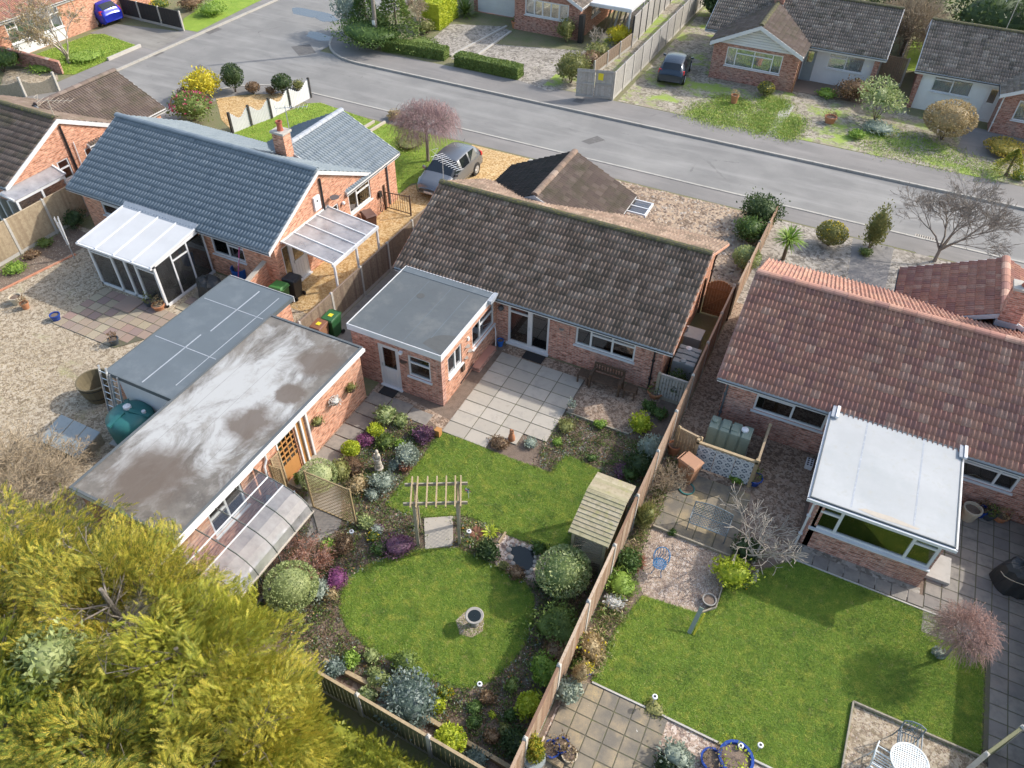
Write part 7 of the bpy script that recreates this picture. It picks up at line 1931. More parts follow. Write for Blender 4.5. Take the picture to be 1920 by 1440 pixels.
# ------------------------------------------------------------------ cars
def car(label, x, y, rz, paint, L=4.4, W=1.78, H=1.5, plate='plate_yellow', tall=0.0):
    t = thing('car', label, 'car', (x, y, 0))
    s = L / 4.4; hw = W / 2; k = H / 1.5
    # x, bottom z, bottom w, mid z, mid w, belt z, belt w, top z, top w
    st = [(-2.20, .34, .70, .52, .80, .72, .80, .74, .60), (-2.16, .26, .80, .52, .90, .86, .86, .92, .62), (-2.06, .22, .84, .52, .94, .97, .88, 1.06, .64), (-1.66, .20, .88, .54, .98, 1.02, .93, 1.36, .66),
          (-1.45, .20, .90, .55, .99, 1.01, .95, 1.42, .68), (-0.72, .20, .90, .55, .99, .99, .96, 1.50, .73), (-0.60, .20, .90, .55, .99, .985, .96, 1.50, .73), (0.15, .20, .90, .55, .99, .96, .96, 1.47, .72), (0.32, .20, .90, .55, .99, .95, .955, 1.42, .71),
          (1.14, .20, .90, .55, .99, .93, .94, 1.01, .80), (1.28, .20, .90, .55, .985, .90, .93, .97, .74), (1.75, .20, .88, .54, .96, .80, .88, .89, .66), (2.02, .22, .82, .52, .90, .72, .80, .80, .55), (2.16, .28, .70, .50, .76, .64, .66, .68, .42), (2.20, .36, .58, .48, .62, .58, .52, .60, .3)]
    V = []
    for (sx, zb, wb, zm, wm, zl, wl, zt, wt) in st:
        zl *= k; zt *= k
        half = [(wb, zb), (wm * 1.0, (zb + zm) / 2), (wm, zm), ((wm + wl) / 2 * 1.005, (zm + zl) / 2), (wl, zl), (wt + (wl - wt) * .08, zt - (zt - zl) * .10), (wt * .86, zt), (wt * .4, zt + .02), (0, zt + .025)]
        ring = [(sx * s, -a * hw, b) for a, b in half] + [(sx * s, a * hw, b) for a, b in reversed(half[:-1])]
        V += ring
    n = 17
    body, glass = [], []
    for i in range(len(st) - 1):
        for j in range(n - 1):
            f = (i * n + j, i * n + j + 1, (i + 1) * n + j + 1, (i + 1) * n + j)
            if j in (4, 11) and i in (4, 6) or (j in (4, 11) and i == 8):
                glass.append((f, 's'))
            elif j in (5, 6, 7, 8, 9, 10) and i == 8:
                glass.append((f, 'w'))
            elif j in (5, 6, 7, 8, 9, 10) and i == 2:
                glass.append((f, 'r'))
            else:
                body.append(f)
    body.append(tuple(range(n))); body.append(tuple(range((len(st) - 1) * n + n - 1, (len(st) - 1) * n - 1, -1)))
    bd = XF(MB().add(V, body), x, y, 0, rz).build('body', paint, t, smooth=True)
    md = bd.modifiers.new('soft', 'BEVEL'); md.width = .015; md.segments = 1; md.limit_method = 'ANGLE'; md.angle_limit = R(40)
    names = {'s': 'side_window', 'w': 'windscreen', 'r': 'rear_window'}
    for key in 'swr':
        fs = [f for f, q in glass if q == key]
        if key == 's':
            for sd in (0, 1):
                for f in [f for f in fs if (V[f[0]][1] < 0) == (sd == 0)]:
                    XF(MB().add([V[i] for i in f], [(0, 1, 2, 3)]), x, y, 0, rz).build('side_window', 'car_glass', t)
        else:
            m = MB(); ids = sorted({i for f in fs for i in f}); mp = {a: b for b, a in enumerate(ids)}
            m.add([V[i] for i in ids], [tuple(mp[i] for i in f) for f in fs]); XF(m, x, y, 0, rz).build(names[key], 'car_glass', t)
    for sx in (-1.32 * s, 1.36 * s):
        for sy in (-1, 1):
            XF(MB().tube((sx, sy * (hw - .14), .32), (sx, sy * (hw + .004), .32), .37, .37, 22), x, y, 0, rz).build('wheel_arch', 'car_trim', t)
            wl = XF(MB().tube((sx, sy * (hw - .18), .315), (sx, sy * (hw + .012), .315), .315, .315, 22), x, y, 0, rz).build('wheel', 'rubber', t)
            m = MB().tube((sx, sy * (hw + .005), .315), (sx, sy * (hw + .018), .315), .21, .21, 18)
            for q in range(5):
                a = R(q * 72); m.bar((sx + .05 * math.cos(a), sy * (hw + .022), .315 + .05 * math.sin(a)), (sx + .2 * math.cos(a), sy * (hw + .022), .315 + .2 * math.sin(a)), .05, .02, (0, 1, 0))
            XF(m, x, y, 0, rz).build('rim', 'alu', wl)
    for sy in (-1, 1):
        XF(MB().hull([(1.72 * s, sy * .66 * hw, .66), (2.05 * s, sy * .56 * hw, .58), (1.78 * s, sy * .93 * hw, .60), (1.68 * s, sy * .93 * hw, .64)], [(1.66 * s, sy * .66 * hw, .86 * k), (2.06 * s, sy * .54 * hw, .72 * k), (1.76 * s, sy * .92 * hw, .76 * k), (1.6 * s, sy * .92 * hw, .84 * k)]), x, y, 0, rz).build('headlight', 'lamp_clear', t)
        XF(MB().hull([(-2.10 * s, sy * .62 * hw, .82 * k), (-2.16 * s, sy * .66 * hw, .82 * k), (-2.08 * s, sy * .95 * hw, .82 * k), (-1.9 * s, sy * .97 * hw, .82 * k)], [(-2.02 * s, sy * .66 * hw, 1.04 * k), (-2.1 * s, sy * .68 * hw, 1.0 * k), (-1.98 * s, sy * .94 * hw, 1.03 * k), (-1.85 * s, sy * .965 * hw, 1.03 * k)]), x, y, 0, rz).build('tail_light', 'lamp_red', t)
        XF(MB().hull([(.82 * s, sy * .96 * hw, .93 * k), (.98 * s, sy * .96 * hw, .93 * k), (.96 * s, sy * 1.16 * hw, .95 * k), (.84 * s, sy * 1.16 * hw, .95 * k)], [(.82 * s, sy * .96 * hw, 1.03 * k), (.96 * s, sy * .96 * hw, 1.03 * k), (.94 * s, sy * 1.16 * hw, 1.08 * k), (.84 * s, sy * 1.16 * hw, 1.08 * k)]), x, y, 0, rz).build('mirror', paint, t)
    XF(MB().box(2.185 * s, 2.215 * s, -.26, .26, .40, .51), x, y, 0, rz).build('number_plate', 'plate_white', t)
    XF(MB().box(-2.19 * s, -2.165 * s, -.26, .26, .62, .73), x, y, 0, rz).build('number_plate', plate, t)
    XF(MB().box(2.12 * s, 2.19 * s, -.42, .42, .53, .63), x, y, 0, rz).build('grille', 'car_trim', t)
    XF(MB().tube((-1.55 * s, 0, 1.5 * k), (-1.72 * s, 0, 1.62 * k), .008), x, y, 0, rz).build('roof_aerial', 'car_trim', t)
    return t
car('silver grey electric hatchback parked on the golden gravel drive', -18.65, 31.45, R(-90), 'car_silver', 4.45, 1.82, 1.55)
car('dark blue-grey hatchback parked beside the grey lane fence', -12.35, 51.0, R(97), 'car_dark', 4.0, 1.76, 1.5)
car('bright blue car parked by the black fence at top left', -54.3, 40.5, R(176), 'car_blue', 4.4, 1.84, 1.62)

# ------------------------------------------------------------------ plants
def shrub(label, p, rx, h, n, size, mat, ry=None, cat='shrub', name='shrub', group=None, amp=.2, aspect=.5, zc=.55, up=.25, stem='bark_brown', fill=.35, core=.72, flowers=None):
    """rounded bush: stems from the ground and a lumpy leafy volume above them"""
    x, y = p; ry = ry or rx
    t = thing(name, label, cat, (x, y, 0), group)
    link('foliage', crown((x, y, h * zc), rx, ry, h * (1 - zc * .98), n, size, mat, 'foliage', amp=amp, aspect=aspect, zmin=-.85, up=up, fill=fill, core=core, shape=lambda D: np.where(D[:, 2] < 0, 1.0 + .15 * D[:, 2], 1.0)), t)
    segs = []
    rr = random.Random(int(x * 131 + y * 17))
    for k in range(4):
        a = rr.uniform(0, 6.28); segs.append(((x + .04 * math.cos(a), y + .04 * math.sin(a), 0), (x + rx * .4 * math.cos(a), y + ry * .4 * math.sin(a), h * .55), .03 * min(1, h), .012))
    branches('stem', segs, stem, t)
    if flowers:
        D = sphere_pts(flowers[1], .0); C = np.array((x, y, h * zc)) + D * np.array([rx, ry, h * (1 - zc * .98)]) * 1.02
        V, F = leaves(C, D + RNG.normal(size=D.shape) * .5, np.full(len(C), flowers[2]), .9)
        link('blossom', fastmesh('blossom', V, F, flowers[0], RNG.random(len(F))), t)
    return t
def twiggy(label, p, h, r, mat, depth=4, kids=(2, 3), spread=.6, n0=5, cat='shrub', name='bare_shrub', trunk=0.0, tr=.05, ratio=.74, droop=0.0, seed=1, tipleaf=None, length=None, steps=3, rmin=.004, stem=None):
    """leafless branching plant"""
    x, y = p; t = thing(name, label, cat, (x, y, 0)); rr = random.Random(seed)
    segs, tips = [], []
    if trunk:
        b = MB().tube((x, y, 0), (x, y, trunk), tr, tr * .8, 8).build('trunk', stem or mat, t)
    l = length or h * .36
    for k in range(n0):
        a = 2 * math.pi * (k + rr.uniform(-.3, .3)) / n0; e = rr.uniform(.25, 1.0) * r / h
        grow((x, y, trunk), (e * math.cos(a), e * math.sin(a), .8), l * rr.uniform(.8, 1.15), tr * .6, depth, segs, rr, spread, ratio, kids, droop, .16, rmin, steps, tips)
    branches('branches', segs, mat, t)
    if tipleaf:
        C = np.array([q[0] for q in tips]); C = np.repeat(C, tipleaf[1], 0) + RNG.normal(0, .06, (len(C) * tipleaf[1], 3)); V, F = leaves(C, RNG.normal(size=C.shape), np.full(len(C), tipleaf[2]), .6)
        link('leaves', fastmesh('leaves', V, F, tipleaf[0], RNG.random(len(F))), t)
    return t
def spiky(label, p, n, l, mat, h0=0.0, up=.6, w=.05, cat='plant', name='spiky_plant', trunk=None, droop=.5):
    """rosette of strap leaves, each bent once"""
    x, y = p; t = thing(name, label, cat, (x, y, 0))
    a = RNG.uniform(0, 2 * np.pi, n); e = RNG.uniform(-.15, 1.2, n) * up
    D = np.stack([np.cos(a) * np.cos(e), np.sin(a) * np.cos(e), np.sin(e)], 1)
    S = np.stack([-np.sin(a), np.cos(a), np.zeros(n)], 1) * w / 2
    o = np.array((x, y, h0 + .03)); ll = (l * RNG.uniform(.7, 1.1, n))[:, None]
    P1 = o + D * ll * .6; P2 = o + D * ll - np.array([0, 0, 1]) * ll * droop * .35
    V = np.stack([o + S * .5, o - S * .5, P1 - S, P1 + S, P2 + S * .1, P2 - S * .1], 1).reshape(-1, 3)
    b = np.arange(n)[:, None] * 6
    F = np.concatenate([b + np.array([[0, 1, 2, 3]]), b + np.array([[3, 2, 5, 4]])])
    link('leaves', fastmesh('leaves', V, F, mat, RNG.random(len(F))), t)
    if trunk:
        MB().tube((x, y, 0), (x, y, h0 + .05), trunk, trunk * .8, 8).build('trunk', 'bark_brown', t)
    return t
def hedge(label, a, b, w, h, n, size, mat, cat='hedge', group=None, top=None):
    """clipped box hedge: leaves all over a rounded box, with a solid core"""
    A, B_ = Vector((*a, 0)), Vector((*b, 0)); L = (B_ - A).length; u = (B_ - A) / L; v = Vector((-u.y, u.x, 0)); t = thing('hedge', label, cat, (a[0], a[1], 0), group)
    f = RNG.random((n, 3)); face = RNG.random(n)
    P = f.copy(); tot = L * w + 2 * L * h + 2 * w * h; c1 = L * w / tot; c2 = c1 + 2 * L * h / tot
    Nn = np.zeros((n, 3))
    top_ = face < c1; sd = (face >= c1) & (face < c2); en = face >= c2
    P[top_, 2] = 1 - .05 * f[top_, 2]; Nn[top_, 2] = 1
    s = f[:, 1] > .5
    P[sd, 1] = np.where(s[sd], 1 - .06 * f[sd, 1], .06 * f[sd, 1]); Nn[sd, 1] = np.where(s[sd], 1, -1)
    s2 = f[:, 0] > .5
    P[en, 0] = np.where(s2[en], 1., 0.); Nn[en, 0] = np.where(s2[en], 1, -1)
    U = np.array(u); Vv = np.array(v); k = .06 * np.sin(P[:, 0] * L * 2.1) + RNG.normal(0, .015, n)
    rnd_edge = 1 - .10 * (np.abs(P[:, 1] - .5) * 2) ** 6
    C = np.array(A) + P[:, :1] * L * U + (P[:, 1:2] - .5) * (w + k[:, None]) * Vv + np.stack([np.zeros(n), np.zeros(n), P[:, 2] * h * rnd_edge + k * .3], 1)
    D = Nn[:, :1] * U + Nn[:, 1:2] * Vv + np.stack([np.zeros(n), np.zeros(n), Nn[:, 2]], 1)
    V, F = leaves(C, D * .5 + RNG.normal(size=(n, 3)) * .6, np.full(n, size), .55)
    link('foliage', fastmesh('foliage', V, F, mat, RNG.random(n)), t)
    m = MB(); q = [A + v * (-w * .44), A + v * (w * .44), B_ + v * (w * .44), B_ + v * (-w * .44)]
    m.hull([tuple(p) for p in q], [tuple(p + Vector((0, 0, h * .93))) for p in q]); m.build('inner_growth', mat, t)
    return t
def conifer(label, p, rx, h, n, mat, cat='conifer', tiers=7, size=.16):
    """layered evergreen: drooping sprays in tiers round a trunk"""
    x, y = p; t = thing('conifer_tree', label, cat, (x, y, 0)); MB().tube((x, y, 0), (x, y, h * .95), .1, .02, 8).build('trunk', 'bark_brown', t)
    z = RNG.random(n) ** .8; a = RNG.uniform(0, 2 * np.pi, n); rr = rx * (1 - z) ** .85 * (.82 + .25 * np.sin(z * tiers * 6.28) ** 2) * (1 - .4 * RNG.random(n) ** 2) * (1 + .15 * np.sin(3 * a + 5 * z))
    C = np.stack([x + rr * np.cos(a), y + rr * np.sin(a), .12 * h + z * h * .88], 1); D = np.stack([np.cos(a), np.sin(a), -.25 + .5 * RNG.random(n)], 1) + RNG.normal(size=(n, 3)) * .3
    V, F = leaves(C, D, np.full(n, size), .4); link('foliage', fastmesh('foliage', V, F, mat, RNG.random(n)), t)
    return t
# ---- golden hedge trees in the foreground: feathery sprays over big irregular crowns
def frond_shape():
    pts, fs = [], []
    def blade(x0, y0, x1, y1, w, z0=0., z1=0.):
        dx, dy = x1 - x0, y1 - y0; l = math.hypot(dx, dy); nx, ny = -dy / l * w, dx / l * w; b = len(pts)
        pts.extend([(x0, y0, z0), ((x0 + x1) / 2 + nx, (y0 + y1) / 2 + ny, (z0 + z1) / 2), (x1, y1, z1), ((x0 + x1) / 2 - nx, (y0 + y1) / 2 - ny, (z0 + z1) / 2)]); fs.append((b, b + 1, b + 2, b + 3))
    blade(0, 0, 1, 0, .025)
    for k, (t, l) in enumerate(((.12, .36), (.34, .36), (.56, .30), (.76, .2))):
        for s in (-1, 1):
            blade(t, 0, t + l * .9, s * l * .42, .026, 0, .05 * (k % 2))
    return np.array(pts), np.array(fs)
FV, FF = frond_shape()
def sprays(C, D, size, mat, name='foliage'):
    n = len(C); D = unit(D); X = unit(np.cross(D, unit(RNG.normal(size=(n, 3)) * .7 + np.array([0, 0, 1.0])))); Nn = np.cross(D, X); s = (size * RNG.uniform(.6, 1.4, n))[:, None, None]
    V = C[:, None] + s * (FV[None, :, 0:1] * D[:, None] + FV[None, :, 1:2] * X[:, None] + (FV[None, :, 2:3] - .22 * FV[None, :, 0:1] ** 2) * Nn[:, None])
    F = (FF[None] + (np.arange(n) * len(FV))[:, None, None]).reshape(-1, 4)
    along = FV[FF][:, 2, 0]; rn = (RNG.beta(2, 2.6, n)[:, None] * .55 + along[None] * .5 - .12).ravel()
    return fastmesh(name, V.reshape(-1, 3), F, mat, np.clip(rn + RNG.normal(0, .06, len(rn)), 0, .999))
HOLE = np.array((*(-12.32, 4.29), 3.9)); HR = np.array([1.25, .85, 1.2])
def leyland(label, p, rx, ry, zt, n, mat='leaf_conifer', size=.235):
    x, y = p; n = int(n * 2.9); t = thing('conifer_tree', label, 'conifer', (x, y, 0))
    MB().tube((x, y, 0), (x, y, zt * .8), .16, .05, 8).build('trunk', 'bark_grey', t)
    D = sphere_pts(n, -.12)
    h = np.zeros(n)
    tw = np.zeros((n, 3))
    for _ in range(110):
        a = RNG.normal(size=3); a[2] = abs(a[2]); a /= np.linalg.norm(a); k = np.maximum(0, D @ a) ** 70
        h += k * RNG.uniform(-.3, .26); tw += k[:, None] * RNG.normal(size=3) * .55
    r = (1 + h) * (1 - .5 * RNG.random(n) ** 1.5)
    zc = zt * .42; S = np.array([rx, ry, zt - zc])
    C = np.array((x, y, zc)) + D * r[:, None] * S
    dirs = D * np.array([.9, .9, .3]) + RNG.normal(size=(n, 3)) * .30 + np.array([.1, .08, .30]) + tw
    q = (C - HOLE) / HR; keep = (np.sum(q * q, 1) > RNG.uniform(.7, 1.15, n)) & (C[:, 2] > .2)
    link('foliage', sprays(C[keep], dirs[keep], np.full(keep.sum(), size), mat), t)
    rr = random.Random(int(-x * 77)); segs = []
    for k in range(16):
        a = rr.uniform(0, 6.28); z = zt * rr.uniform(.25, .75); grow((x, y, z), (math.cos(a), math.sin(a), .35), rx * .38, .035, 2, segs, rr, .5, .7, (2, 2), 0, .12, .006)
    branches('branches', segs, 'bark_grey', t)
    return t
leyland('huge golden conifer behind the stained-roof garage, leftmost at the top', (-15.7, 3.9), 2.5, 2.4, 4.5, 5200)
leyland('golden conifer reaching over the garage end and greenhouse corner', (-12.9, 4.5), 2.4, 2.4, 4.7, 5600)
leyland('golden conifer overhanging the clipped round bush by the greenhouse', (-10.3, 4.2), 2.3, 2.3, 4.5, 5600)
leyland('golden conifer nearest the low green fence', (-8.3, 3.4), 1.9, 2.0, 3.9, 5000)
leyland('golden conifer at the bottom left corner of the photo', (-13.3, 1.6), 2.6, 2.0, 4.4, 5200)
leyland('golden conifer at bottom, below the hole of bare branches', (-10.2, 1.6), 2.3, 2.0, 4.2, 5200)
leyland('yellow-green conifer at bottom beside the clipped golden hedge', (-7.6, 1.6), 2.2, 2.0, 3.4, 5000)
leyland('shaded conifer at the left photo edge below bare bramble shrub', (-16.6, 1.6), 2.4, 2.2, 4.0, 3000)
t = hedge('low clipped golden hedge below the green-tinged fence', (-8.2, 4.2), (-2.9, 4.1), 2.3, .85, 2500, .13, 'leaf_conifer')
P_ = np.column_stack([RNG.uniform(-8.3, -2.9, 7000), RNG.uniform(3.0, 5.35, 7000), np.full(7000, .72)]); P_[:, 2] += .12 * np.sin(P_[:, 0] * 3) * np.sin(P_[:, 1] * 4) - .35 * np.maximum(0, P_[:, 1] - 4.9) + RNG.uniform(-.15, .08, 7000)
link('sprays', sprays(P_, RNG.normal(size=(7000, 3)) * .45 + np.array([.05, .25, .85]), np.full(7000, .26), 'leaf_conifer', 'sprays'), t)
shr = []
t = thing('dead_branches', 'tangle of bare grey branches in a hole of the golden conifers', 'branches', (HOLE[0], HOLE[1], 2.4)); segs = []; rr = random.Random(5)
for k in range(22):
    a = rr.uniform(0, 6.28); grow((HOLE[0] - .5 + rr.uniform(-.6, .6), HOLE[1] - .2 + rr.uniform(-.4, .4), 2.2), (math.cos(a) * .8, math.sin(a) * .8, .75), .75, .026, 2, segs, rr, .45, .75, (2, 3), 0, .12, .005)
branches('branches', segs, 'bark_pale', t)
x, y = (-12.66, 2.70); t = thing('bay_tree', 'patch of broad pale green leaves among golden conifers at the left', 'tree', (x, y, 0)); link('foliage', crown((x, y, 3.5), .75, .7, .75, 900, .17, 'leaf_pale', 'foliage', aspect=.42, zmin=-.5), t); MB().tube((x, y, 0), (x, y, 3.4), .06, .03, 8).build('trunk', 'bark_grey', t)
x, y = (-12.75, 1.83); t = thing('bay_tree', 'second smaller patch of broad green leaves at the left photo edge', 'tree', (x, y, 0)); link('foliage', crown((x, y, 3.3), .55, .5, .55, 420, .16, 'leaf_mid', 'foliage', zmin=-.5), t); MB().tube((x, y, 0), (x, y, 3.2), .05, .03, 8).build('trunk', 'bark_grey', t)

# ---- main garden beds
SH = [
 ('clipped round pale green bush below the greenhouse', (-10.47, 7.79), .78, 1.45, 3600, .075, 'leaf_pale', {'amp': .04, 'fill': .12}),
 ('clipped pale variegated bush behind the diamond trellis', (-12.35, 11.56), .62, 1.15, 2400, .06, 'leaf_variegated', {'amp': .04, 'fill': .12}),
 ('glossy blue-grey rounded bush at the low rear fence', (-5.76, 6.53), .72, 1.2, 1700, .11, 'leaf_blue', {'amp': .1}),
 ('bright lime clipped bush beside the low rear fence', (-4.42, 6.22), .42, .7, 900, .1, 'leaf_lime', {'amp': .08}),
 ('big rounded grey-green bush between arbour and round lawn', (-3.68, 11.74), .82, 1.5, 3200, .09, 'leaf_variegated', {'amp': .07, 'fill': .2}),
 ('dull green rounded bush below the big round bush by the fence', (-3.21, 10.33), .6, .9, 1100, .1, 'leaf_mid', {}),
 ('purple heather mound beside the pergola post', (-8.69, 10.70), .42, .42, 1500, .06, 'heather_dull', {}),
 ('bright purple heather mound at the left edge of round lawn', (-9.82, 8.83), .36, .38, 1400, .055, 'heather', {}),
 ('magenta heather mound in the bed beside the garage path', (-12.16, 13.92), .32, .36, 1200, .055, 'heather', {}),
 ('golden-green ball shrub in the bed beside the garage path', (-12.30, 13.24), .33, .55, 900, .08, 'leaf_lime', {'amp': .06}),
 ('yellow-tipped shrub next to the magenta heather', (-12.06, 14.31), .34, .5, 420, .12, 'leaf_lime', {}),
 ('cream variegated shrub at the corner of the path slabs', (-12.05, 15.14), .42, .65, 520, .13, 'leaf_variegated', {}),
 ('low yellow-green plant beside the cream variegated shrub', (-11.55, 15.24), .26, .35, 240, .12, 'leaf_pale', {}),
 ('green shrub between yellow-tipped shrub and lavender', (-11.50, 14.11), .34, .45, 380, .11, 'leaf_mid', {}),
 ('silver-grey lavender mound nearest the upper lawn', (-10.38, 13.93), .42, .55, 1100, .09, 'leaf_silver', {'up': .8}),
 ('dark purple-grey sage bush by the path corner', (-10.42, 15.03), .34, .42, 520, .1, 'heather_dull', {}),
 ('silver-green bush below the stone statue', (-10.61, 12.51), .36, .48, 800, .09, 'leaf_silver', {'up': .7}),
 ('small pale silver plant below the silver-green bush', (-10.63, 12.05), .24, .26, 320, .08, 'leaf_silver', {'up': .7}),
 ('golden brown shrub behind the trellis screen', (-11.22, 12.05), .36, .45, 460, .09, 'leaf_tan', {}),
 ('yellow-green shrub left of the stone statue', (-12.10, 12.27), .38, .55, 520, .1, 'leaf_olive', {}),
 ('reddish brown leafless-looking shrub left of the statue', (-11.80, 12.68), .36, .4, 460, .08, 'leaf_brown', {}),
 ('small green plant right of the garage-path heather', (-10.99, 14.28), .18, .25, 170, .1, 'leaf_bright', {}),
 ('dark green plant at the far edge of the left bed', (-10.83, 15.02), .2, .28, 170, .1, 'leaf_green', {}),
 ('rusty brown clump near the upper lawn edge', (-10.29, 13.50), .22, .28, 300, .08, 'leaf_red', {}),
 ('grey mound below the rusty clump', (-10.63, 13.43), .26, .26, 320, .08, 'leaf_blue', {}),
 ('pale green plant beside the trellis foot', (-10.15, 10.97), .24, .3, 220, .11, 'leaf_pale', {}),
 ('bright green mound beside the purple pergola heather', (-9.20, 10.38), .24, .24, 300, .09, 'leaf_green', {}),
 ('yellow flowering clump between trellis and purple heather', (-9.69, 10.64), .2, .25, 160, .1, 'leaf_mid', {'flowers': ('petal_yellow', 40, .06)}),
 ('purple-flowered pale clump above the pergola heather', (-9.70, 10.90), .22, .22, 200, .08, 'leaf_silver', {'flowers': ('heather', 40, .05)}),
 ('brown shrub between trellis and round lawn', (-10.28, 9.90), .38, .5, 520, .09, 'leaf_brown', {}),
 ('bright green leafy plant beside the pink twiggy shrub', (-10.59, 9.64), .25, .35, 220, .12, 'leaf_bright', {}),
 ('silvery blue plant below the bright purple heather', (-10.08, 8.34), .32, .4, 500, .1, 'leaf_silver', {}),
 ('tawny plant between heather and clipped round bush', (-9.71, 8.36), .22, .25, 240, .09, 'leaf_tan', {}),
 ('dark spiky green clump beside the pond', (-6.19, 11.73), .34, .45, 480, .12, 'leaf_dark', {'up': .8}),
 ('small dark shrub on the near side of the pond', (-5.07, 11.49), .25, .3, 240, .09, 'leaf_brown', {}),
 ('yellow-green tuft beside the pond stones', (-5.54, 11.53), .16, .25, 120, .1, 'leaf_olive', {}),
 ('green rushes on the right bank of the pond', (-4.83, 12.52), .2, .35, 160, .12, 'leaf_green', {'up': 1.0}),
 ('leafy dark green plant right of the pond', (-4.18, 11.49), .3, .4, 320, .1, 'leaf_dark', {}),
 ('brown hydrangea with dried heads along the fence', (-3.05, 9.70), .42, .6, 620, .1, 'leaf_brown', {}),
 ('fresh green leafy shrub along the fence below the hydrangea', (-3.07, 8.92), .42, .75, 760, .1, 'leaf_bright', {}),
 ('golden shrub along the fence near the rear corner', (-3.08, 7.94), .36, .6, 620, .1, 'leaf_lime', {}),
 ('dark green shrub in the rear corner by the fence', (-2.95, 6.94), .42, .5, 480, .11, 'leaf_dark', {}),
 ('round green sedum clump, upper of two in the rear bed', (-4.32, 7.33), .2, .24, 300, .07, 'leaf_green', {'amp': .06}),
 ('round green sedum clump, lower of two in the rear bed', (-4.14, 7.00), .2, .24, 300, .07, 'leaf_green', {'amp': .06}),
 ('round green clump near the golden fence shrub', (-3.38, 7.56), .17, .22, 240, .07, 'leaf_green', {'amp': .06}),
 ('green rose-like plant at the rear lawn edge', (-3.71, 8.27), .2, .3, 200, .09, 'leaf_mid', {}),
 ('dark red-brown low shrub left of the green clumps', (-4.12, 7.71), .2, .25, 240, .08, 'leaf_brown', {}),
 ('brown grassy clump near the sleeper edging', (-3.57, 6.86), .22, .28, 260, .08, 'leaf_brown', {}),
 ('small yellow-green plant in the middle of the rear bed', (-3.82, 7.38), .1, .16, 80, .07, 'leaf_lime', {}),
 ('olive plant in the rear bed near the fence', (-3.38, 7.18), .16, .22, 150, .08, 'leaf_olive', {}),
 ('bright green upright plant at the left of the rear bed', (-7.92, 6.92), .26, .45, 380, .1, 'leaf_bright', {}),
 ('pale hellebore with creamy heads in the rear bed', (-7.52, 7.30), .2, .25, 180, .1, 'leaf_pale', {}),
 ('green leafy rose bush by the rear lawn edge', (-6.61, 7.49), .36, .5, 480, .09, 'leaf_mid', {}),
 ('light green shrub beside the sleepers, left of the blue-grey bush', (-7.02, 6.82), .28, .4, 330, .1, 'leaf_pale', {}),
 ('daffodil clump with yellow flowers by the blue-grey bush', (-6.69, 6.82), .17, .28, 110, .12, 'leaf_mid', {'flowers': ('petal_yellow', 26, .07), 'up': 1.0}),
 ('second daffodil clump right of the blue-grey bush', (-5.69, 7.09), .18, .28, 110, .12, 'leaf_mid', {'flowers': ('petal_yellow', 26, .07), 'up': 1.0}),
 ('third daffodil clump beside the white-topped light', (-5.16, 7.30), .2, .3, 120, .12, 'leaf_mid', {'flowers': ('petal_yellow', 30, .07), 'up': 1.0}),
 ('grey lavender clump above the blue-grey bush', (-6.51, 7.01), .2, .28, 240, .09, 'leaf_silver', {'up': .8}),
 ('dark green ivy-like shrub among daffodils', (-5.84, 7.29), .22, .3, 260, .08, 'leaf_green', {}),
 ('yellow-green shrub right of the blue-grey bush', (-5.23, 6.95), .22, .32, 260, .1, 'leaf_lime', {}),
 ('variegated climber at the low fence post', (-7.01, 6.27), .3, .35, 260, .11, 'leaf_variegated', {}),
 ('grey-blue spiky plant at the end of the low fence', (-3.70, 6.17), .3, .3, 320, .1, 'leaf_blue', {'up': .7}),
 ('grey-green eucalyptus shrub at the golden conifer edge', (-8.11, 6.49), .3, .6, 380, .1, 'leaf_blue', {}),
 ('yellow-green shrub at the corner of the bench gravel', (-3.71, 18.92), .42, .6, 560, .11, 'leaf_lime', {}),
 ('grey-leaved shrub leaning over the fence beside the arbour', (-2.97, 17.79), .46, .9, 760, .11, 'leaf_silver', {}),
 ('dark evergreen shrub at the fence below the grey-leaved one', (-3.18, 17.09), .5, .7, 800, .1, 'leaf_dark', {}),
 ('dark glossy evergreen beside the grey fence panel', (-3.08, 21.08), .42, 1.15, 1100, .1, 'leaf_dark', {}),
 ('low green plant beside the terracotta bowl', (-3.80, 20.08), .3, .28, 260, .11, 'leaf_green', {}),
 ('trailing green plant at the bench gravel corner', (-3.32, 19.87), .32, .3, 300, .1, 'leaf_green', {}),
 ('brown cushion plant at the patio edge by the clay ornament', (-7.88, 15.94), .34, .3, 480, .07, 'leaf_brown', {}),
 ('silver cushion plant right of the clay ornament', (-6.92, 16.43), .26, .26, 300, .07, 'leaf_silver', {}),
 ('green saxifrage mound at the patio corner', (-6.11, 16.92), .2, .18, 240, .06, 'leaf_bright', {}),
 ('pale mixed heather patch by the stone urn', (-6.10, 17.71), .34, .28, 420, .07, 'leaf_olive', {}),
 ('purple-tinged dark plant behind the arbour', (-3.63, 16.73), .3, .3, 300, .08, 'heather_dull', {}),
 ('dark leafy clump beside the arbour roof', (-3.31, 16.63), .28, .35, 280, .1, 'leaf_green', {}),
 ('small green plant in bare soil left of the arbour', (-4.74, 16.78), .16, .2, 130, .08, 'leaf_green', {}),
 ('fresh green plant along the bench gravel board', (-5.06, 18.38), .22, .24, 200, .09, 'leaf_bright', {}),
 ('lush dark fern below the arbour lattice', (-3.60, 12.81), .4, .45, 420, .13, 'leaf_dark', {'up': .6}),
 ('small shrub against the trellis on the garage side', (-13.14, 11.42), .22, .4, 260, .09, 'leaf_mid', {}),
]
for lab, p, rx, hh_, n, sz, mt, kw in SH:
    shrub(lab, p, rx, hh_, n, sz, mt, **kw)
